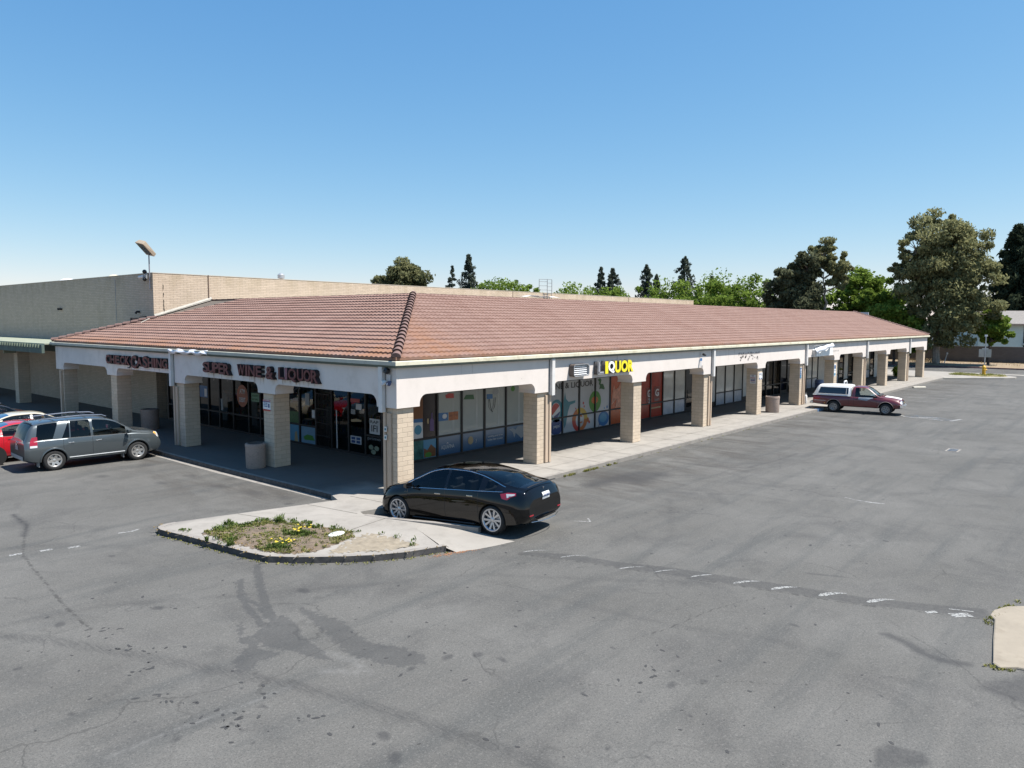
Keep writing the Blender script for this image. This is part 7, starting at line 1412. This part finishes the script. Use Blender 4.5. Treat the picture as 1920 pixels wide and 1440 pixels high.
for i, (u, D, zt, r_) in enumerate(row):
    zt += 1.6 if u < 1300 else 1.0; r_ *= 1.4
    x, y = bp_(u, D); tree('broadleaf_tree', ['leftmost pair of bright green crowns just over the block wall, left one','leftmost pair of bright green crowns just over the block wall, right one','low bright green crown left of the roof ladder','first low green crown right of the roof ladder','broad green crown right of the roof ladder'][i] if i < 5 else ['bright green crown just left of the close conifer pair','bright green crown at the foot of the close conifer pair','bright green crown left of the conifer with a small companion','bright green crown below the conifer with a small companion','bright green crown left of the tallest spired conifer','bright green crown below the tallest spired conifer','bright green crown left of the short lone conifer','tall bright green crown right of the short lone conifer','wide bright green crown just left of the dark eucalyptus'][i-5],
        x, y, zt*.3, [(0,0,zt-r_*.7,r_*.8,r_*.65),(-.6*r_*.65,.6*r_*.76,zt-r_*1.25,r_*.8,r_*.7),(.6*r_*.65,-.6*r_*.76,zt-r_*1.2,r_*.8,r_*.75),(0,0,zt-r_*1.8,r_,r_*.7)], .42, BR, 5200, bark=BARKD, r0=.25, sub=13, tint=.52+random.uniform(-.12,.1), droop=0, group=g, fill=.5, aspect=1.4)
def conifer(name, label, x, y, h, r_, m, n=4200, dens=1.0, z0=ZA, base=.12, size=.38, group=None, ragged=.35):
    root = empty(name, (x,y,z0), 0, label, 'tree', group); b = MB(); b.tube([(0,0,-.2),(0,0,h*.5),(0,0,h)], [r_*.10,r_*.06,.03], 7); cl = []; L = int(h*1.5)
    for i in range(L):
        t = base+(1-base)*i/L; rr = r_*(1-t)**.66*random.uniform(1-ragged,1.12); z = t*h; k = max(3, int(6*(1-t)+2)); a0 = random.uniform(0,6.28)
        for j_ in range(k):
            if random.random() > dens: continue
            a = a0+6.283*j_/k+random.gauss(0,.2); Lr = rr*random.uniform(.65,1.15); ex, ey = math.cos(a)*Lr, math.sin(a)*Lr; b.tube([(0,0,z),(ex*.6,ey*.6,z+.05*Lr),(ex,ey,z-.12*Lr)], [.07,.04,.015], 4, cap=False)
            for q, w_ in ((.40,.22),(.70,.20),(.95,.14)): cl.append((ex*q,ey*q,z-.05*Lr*q, Lr*w_+.12, Lr*w_+.12, .30+.10*Lr, n/(L*6*3)*1.2, .35+random.uniform(-.2,.25)))
    b.build('trunk', BARKD, root, smooth=True); leaves('needles', cl, size, m, root, 2.4, .35, .1); return root
conifer('redwood_tree', 'tall dark redwood rising over the apartment house at the right edge', 139.5, 1.0, 22.6, 6.6, RW, 36000, 1.0, size=.40, ragged=.4)
conifer('redwood_tree', 'second dark redwood cut off by the right edge of the view', 143.5, -6.5, 20.0, 6.2, RW, 22000, 1.0, size=.40, ragged=.4)
g = 'distant conifers on the skyline'
for u, D, h, r_, dn, lab in ((848,230,22.6,4.2,.40,'thin bare-looking conifer left of a fuller one'),(879,230,26.0,6.6,.75,'taller ragged conifer with the thin one at its left'),(1124,230,22.4,4.6,.75,'slim conifer, left one of the close pair right of the roof ladder'),(1146,230,22.0,5.6,.8,'dark conifer, right one of the close pair right of the roof ladder'),(1209,230,23.2,5.6,.8,'conifer with a smaller companion at its right shoulder'),(1227,235,20.6,3.8,.8,'small companion conifer at the right shoulder of another'),(1279,225,25.2,7.0,.8,'tallest lone spired conifer above the right part of the tiles'),(1330,230,19.8,4.4,.8,'short lone conifer right of the tallest spire')):
    x, y = bp_(u, D); conifer('conifer_tree', lab, x, y, h, r_, CON, 9000, min(1, dn+.12), size=.36, group=g, ragged=.38)
x, y = bp_(758, 200); tree('round_tree', 'broad dark olive tree crown above the block wall behind the corner hip', x, y, 7, [(0,0,17.6,4.4,3.6),(-2.4,2.8,15.6,4.0,3.2),(2.0,-2.4,15.8,4.2,3.6),(3.6,-4.2,13.4,3.0,2.6),(-4.2,4.8,13.2,3.2,2.4),(0,0,13.6,5.0,3)], .5, EUC, 15000, r0=.6, sub=16, tint=.35, fill=.5)

# ---------------------------------------------------------------- apartment house at the right edge
ap = empty('apartment_house', (121.0,3.2,ZA), math.radians(-52), 'pale two-storey apartment house with grey shingle roof beyond the far wall', 'house')
aw = mat('pale_stucco_house', (.66,.66,.56), .9, var=.05); ar = mat('grey_shingle', (.20,.185,.17), .95, var=.25, vs=6)
MB().box(0,13,0,9,0,5.7).build('wall', aw, ap); MB().box(-6,-.0,3.4,9,0,3.6).build('side_wing', aw, ap)
b = MB(); b.add([(-.5,-.7,5.6),(13.5,-.7,5.6),(13.5,4.5,7.7),(-.5,4.5,7.7)], [(0,1,2,3)]); b.add([(-.5,9.7,5.6),(13.5,9.7,5.6),(13.5,4.5,7.7),(-.5,4.5,7.7)], [(3,2,1,0)]); o = b.build('roof', ar, ap); o.modifiers.new('t','SOLIDIFY').thickness = .18
MB().box(-.52,13.5,-.78,-.66,5.38,5.62).build('roof_fascia', mat('brown_fascia', (.26,.19,.15), .8), ap)
def win(x, z, w, h): 
    f = MB().box(x,x+w,-.04,-.002,z,z+h).build('window', M['white'], ap); MB().box(x+.06,x+w*.48,-.05,-.041,z+.06,z+h-.06).build('pane', mat('pale_pane', (.25,.28,.30), .2), f); MB().box(x+w*.52,x+w-.06,-.05,-.041,z+.06,z+h-.06).build('pane', flat('dark_pane', (.02,.022,.026), .1), f)
win(.4,3.5,2.0,1.2); win(-.0+.2,.6,2.4,1.2)
MB().box(6.8,11.2,-.06,-.004,.2,2.3).build('balcony_opening', M['dark'], ap); MB().box(6.8,11.2,-.06,-.004,2.6,5.3).build('balcony_opening', M['dark'], ap); MB().box(6.7,11.3,-.35,-.07,2.32,2.58).build('balcony_slab', M['white'], ap)
b = MB()
for x in np.arange(6.8, 11.2, .16): b.box(x,x+.03,-.34,-.31,2.6,3.5)
b.build('balcony_railing', M['metal'], ap); MB().prism([(6.5,5.7),(11.6,5.7),(9.0,7.3)], -1.0, 4, 1).build('porch_gable', M['white'], ap)
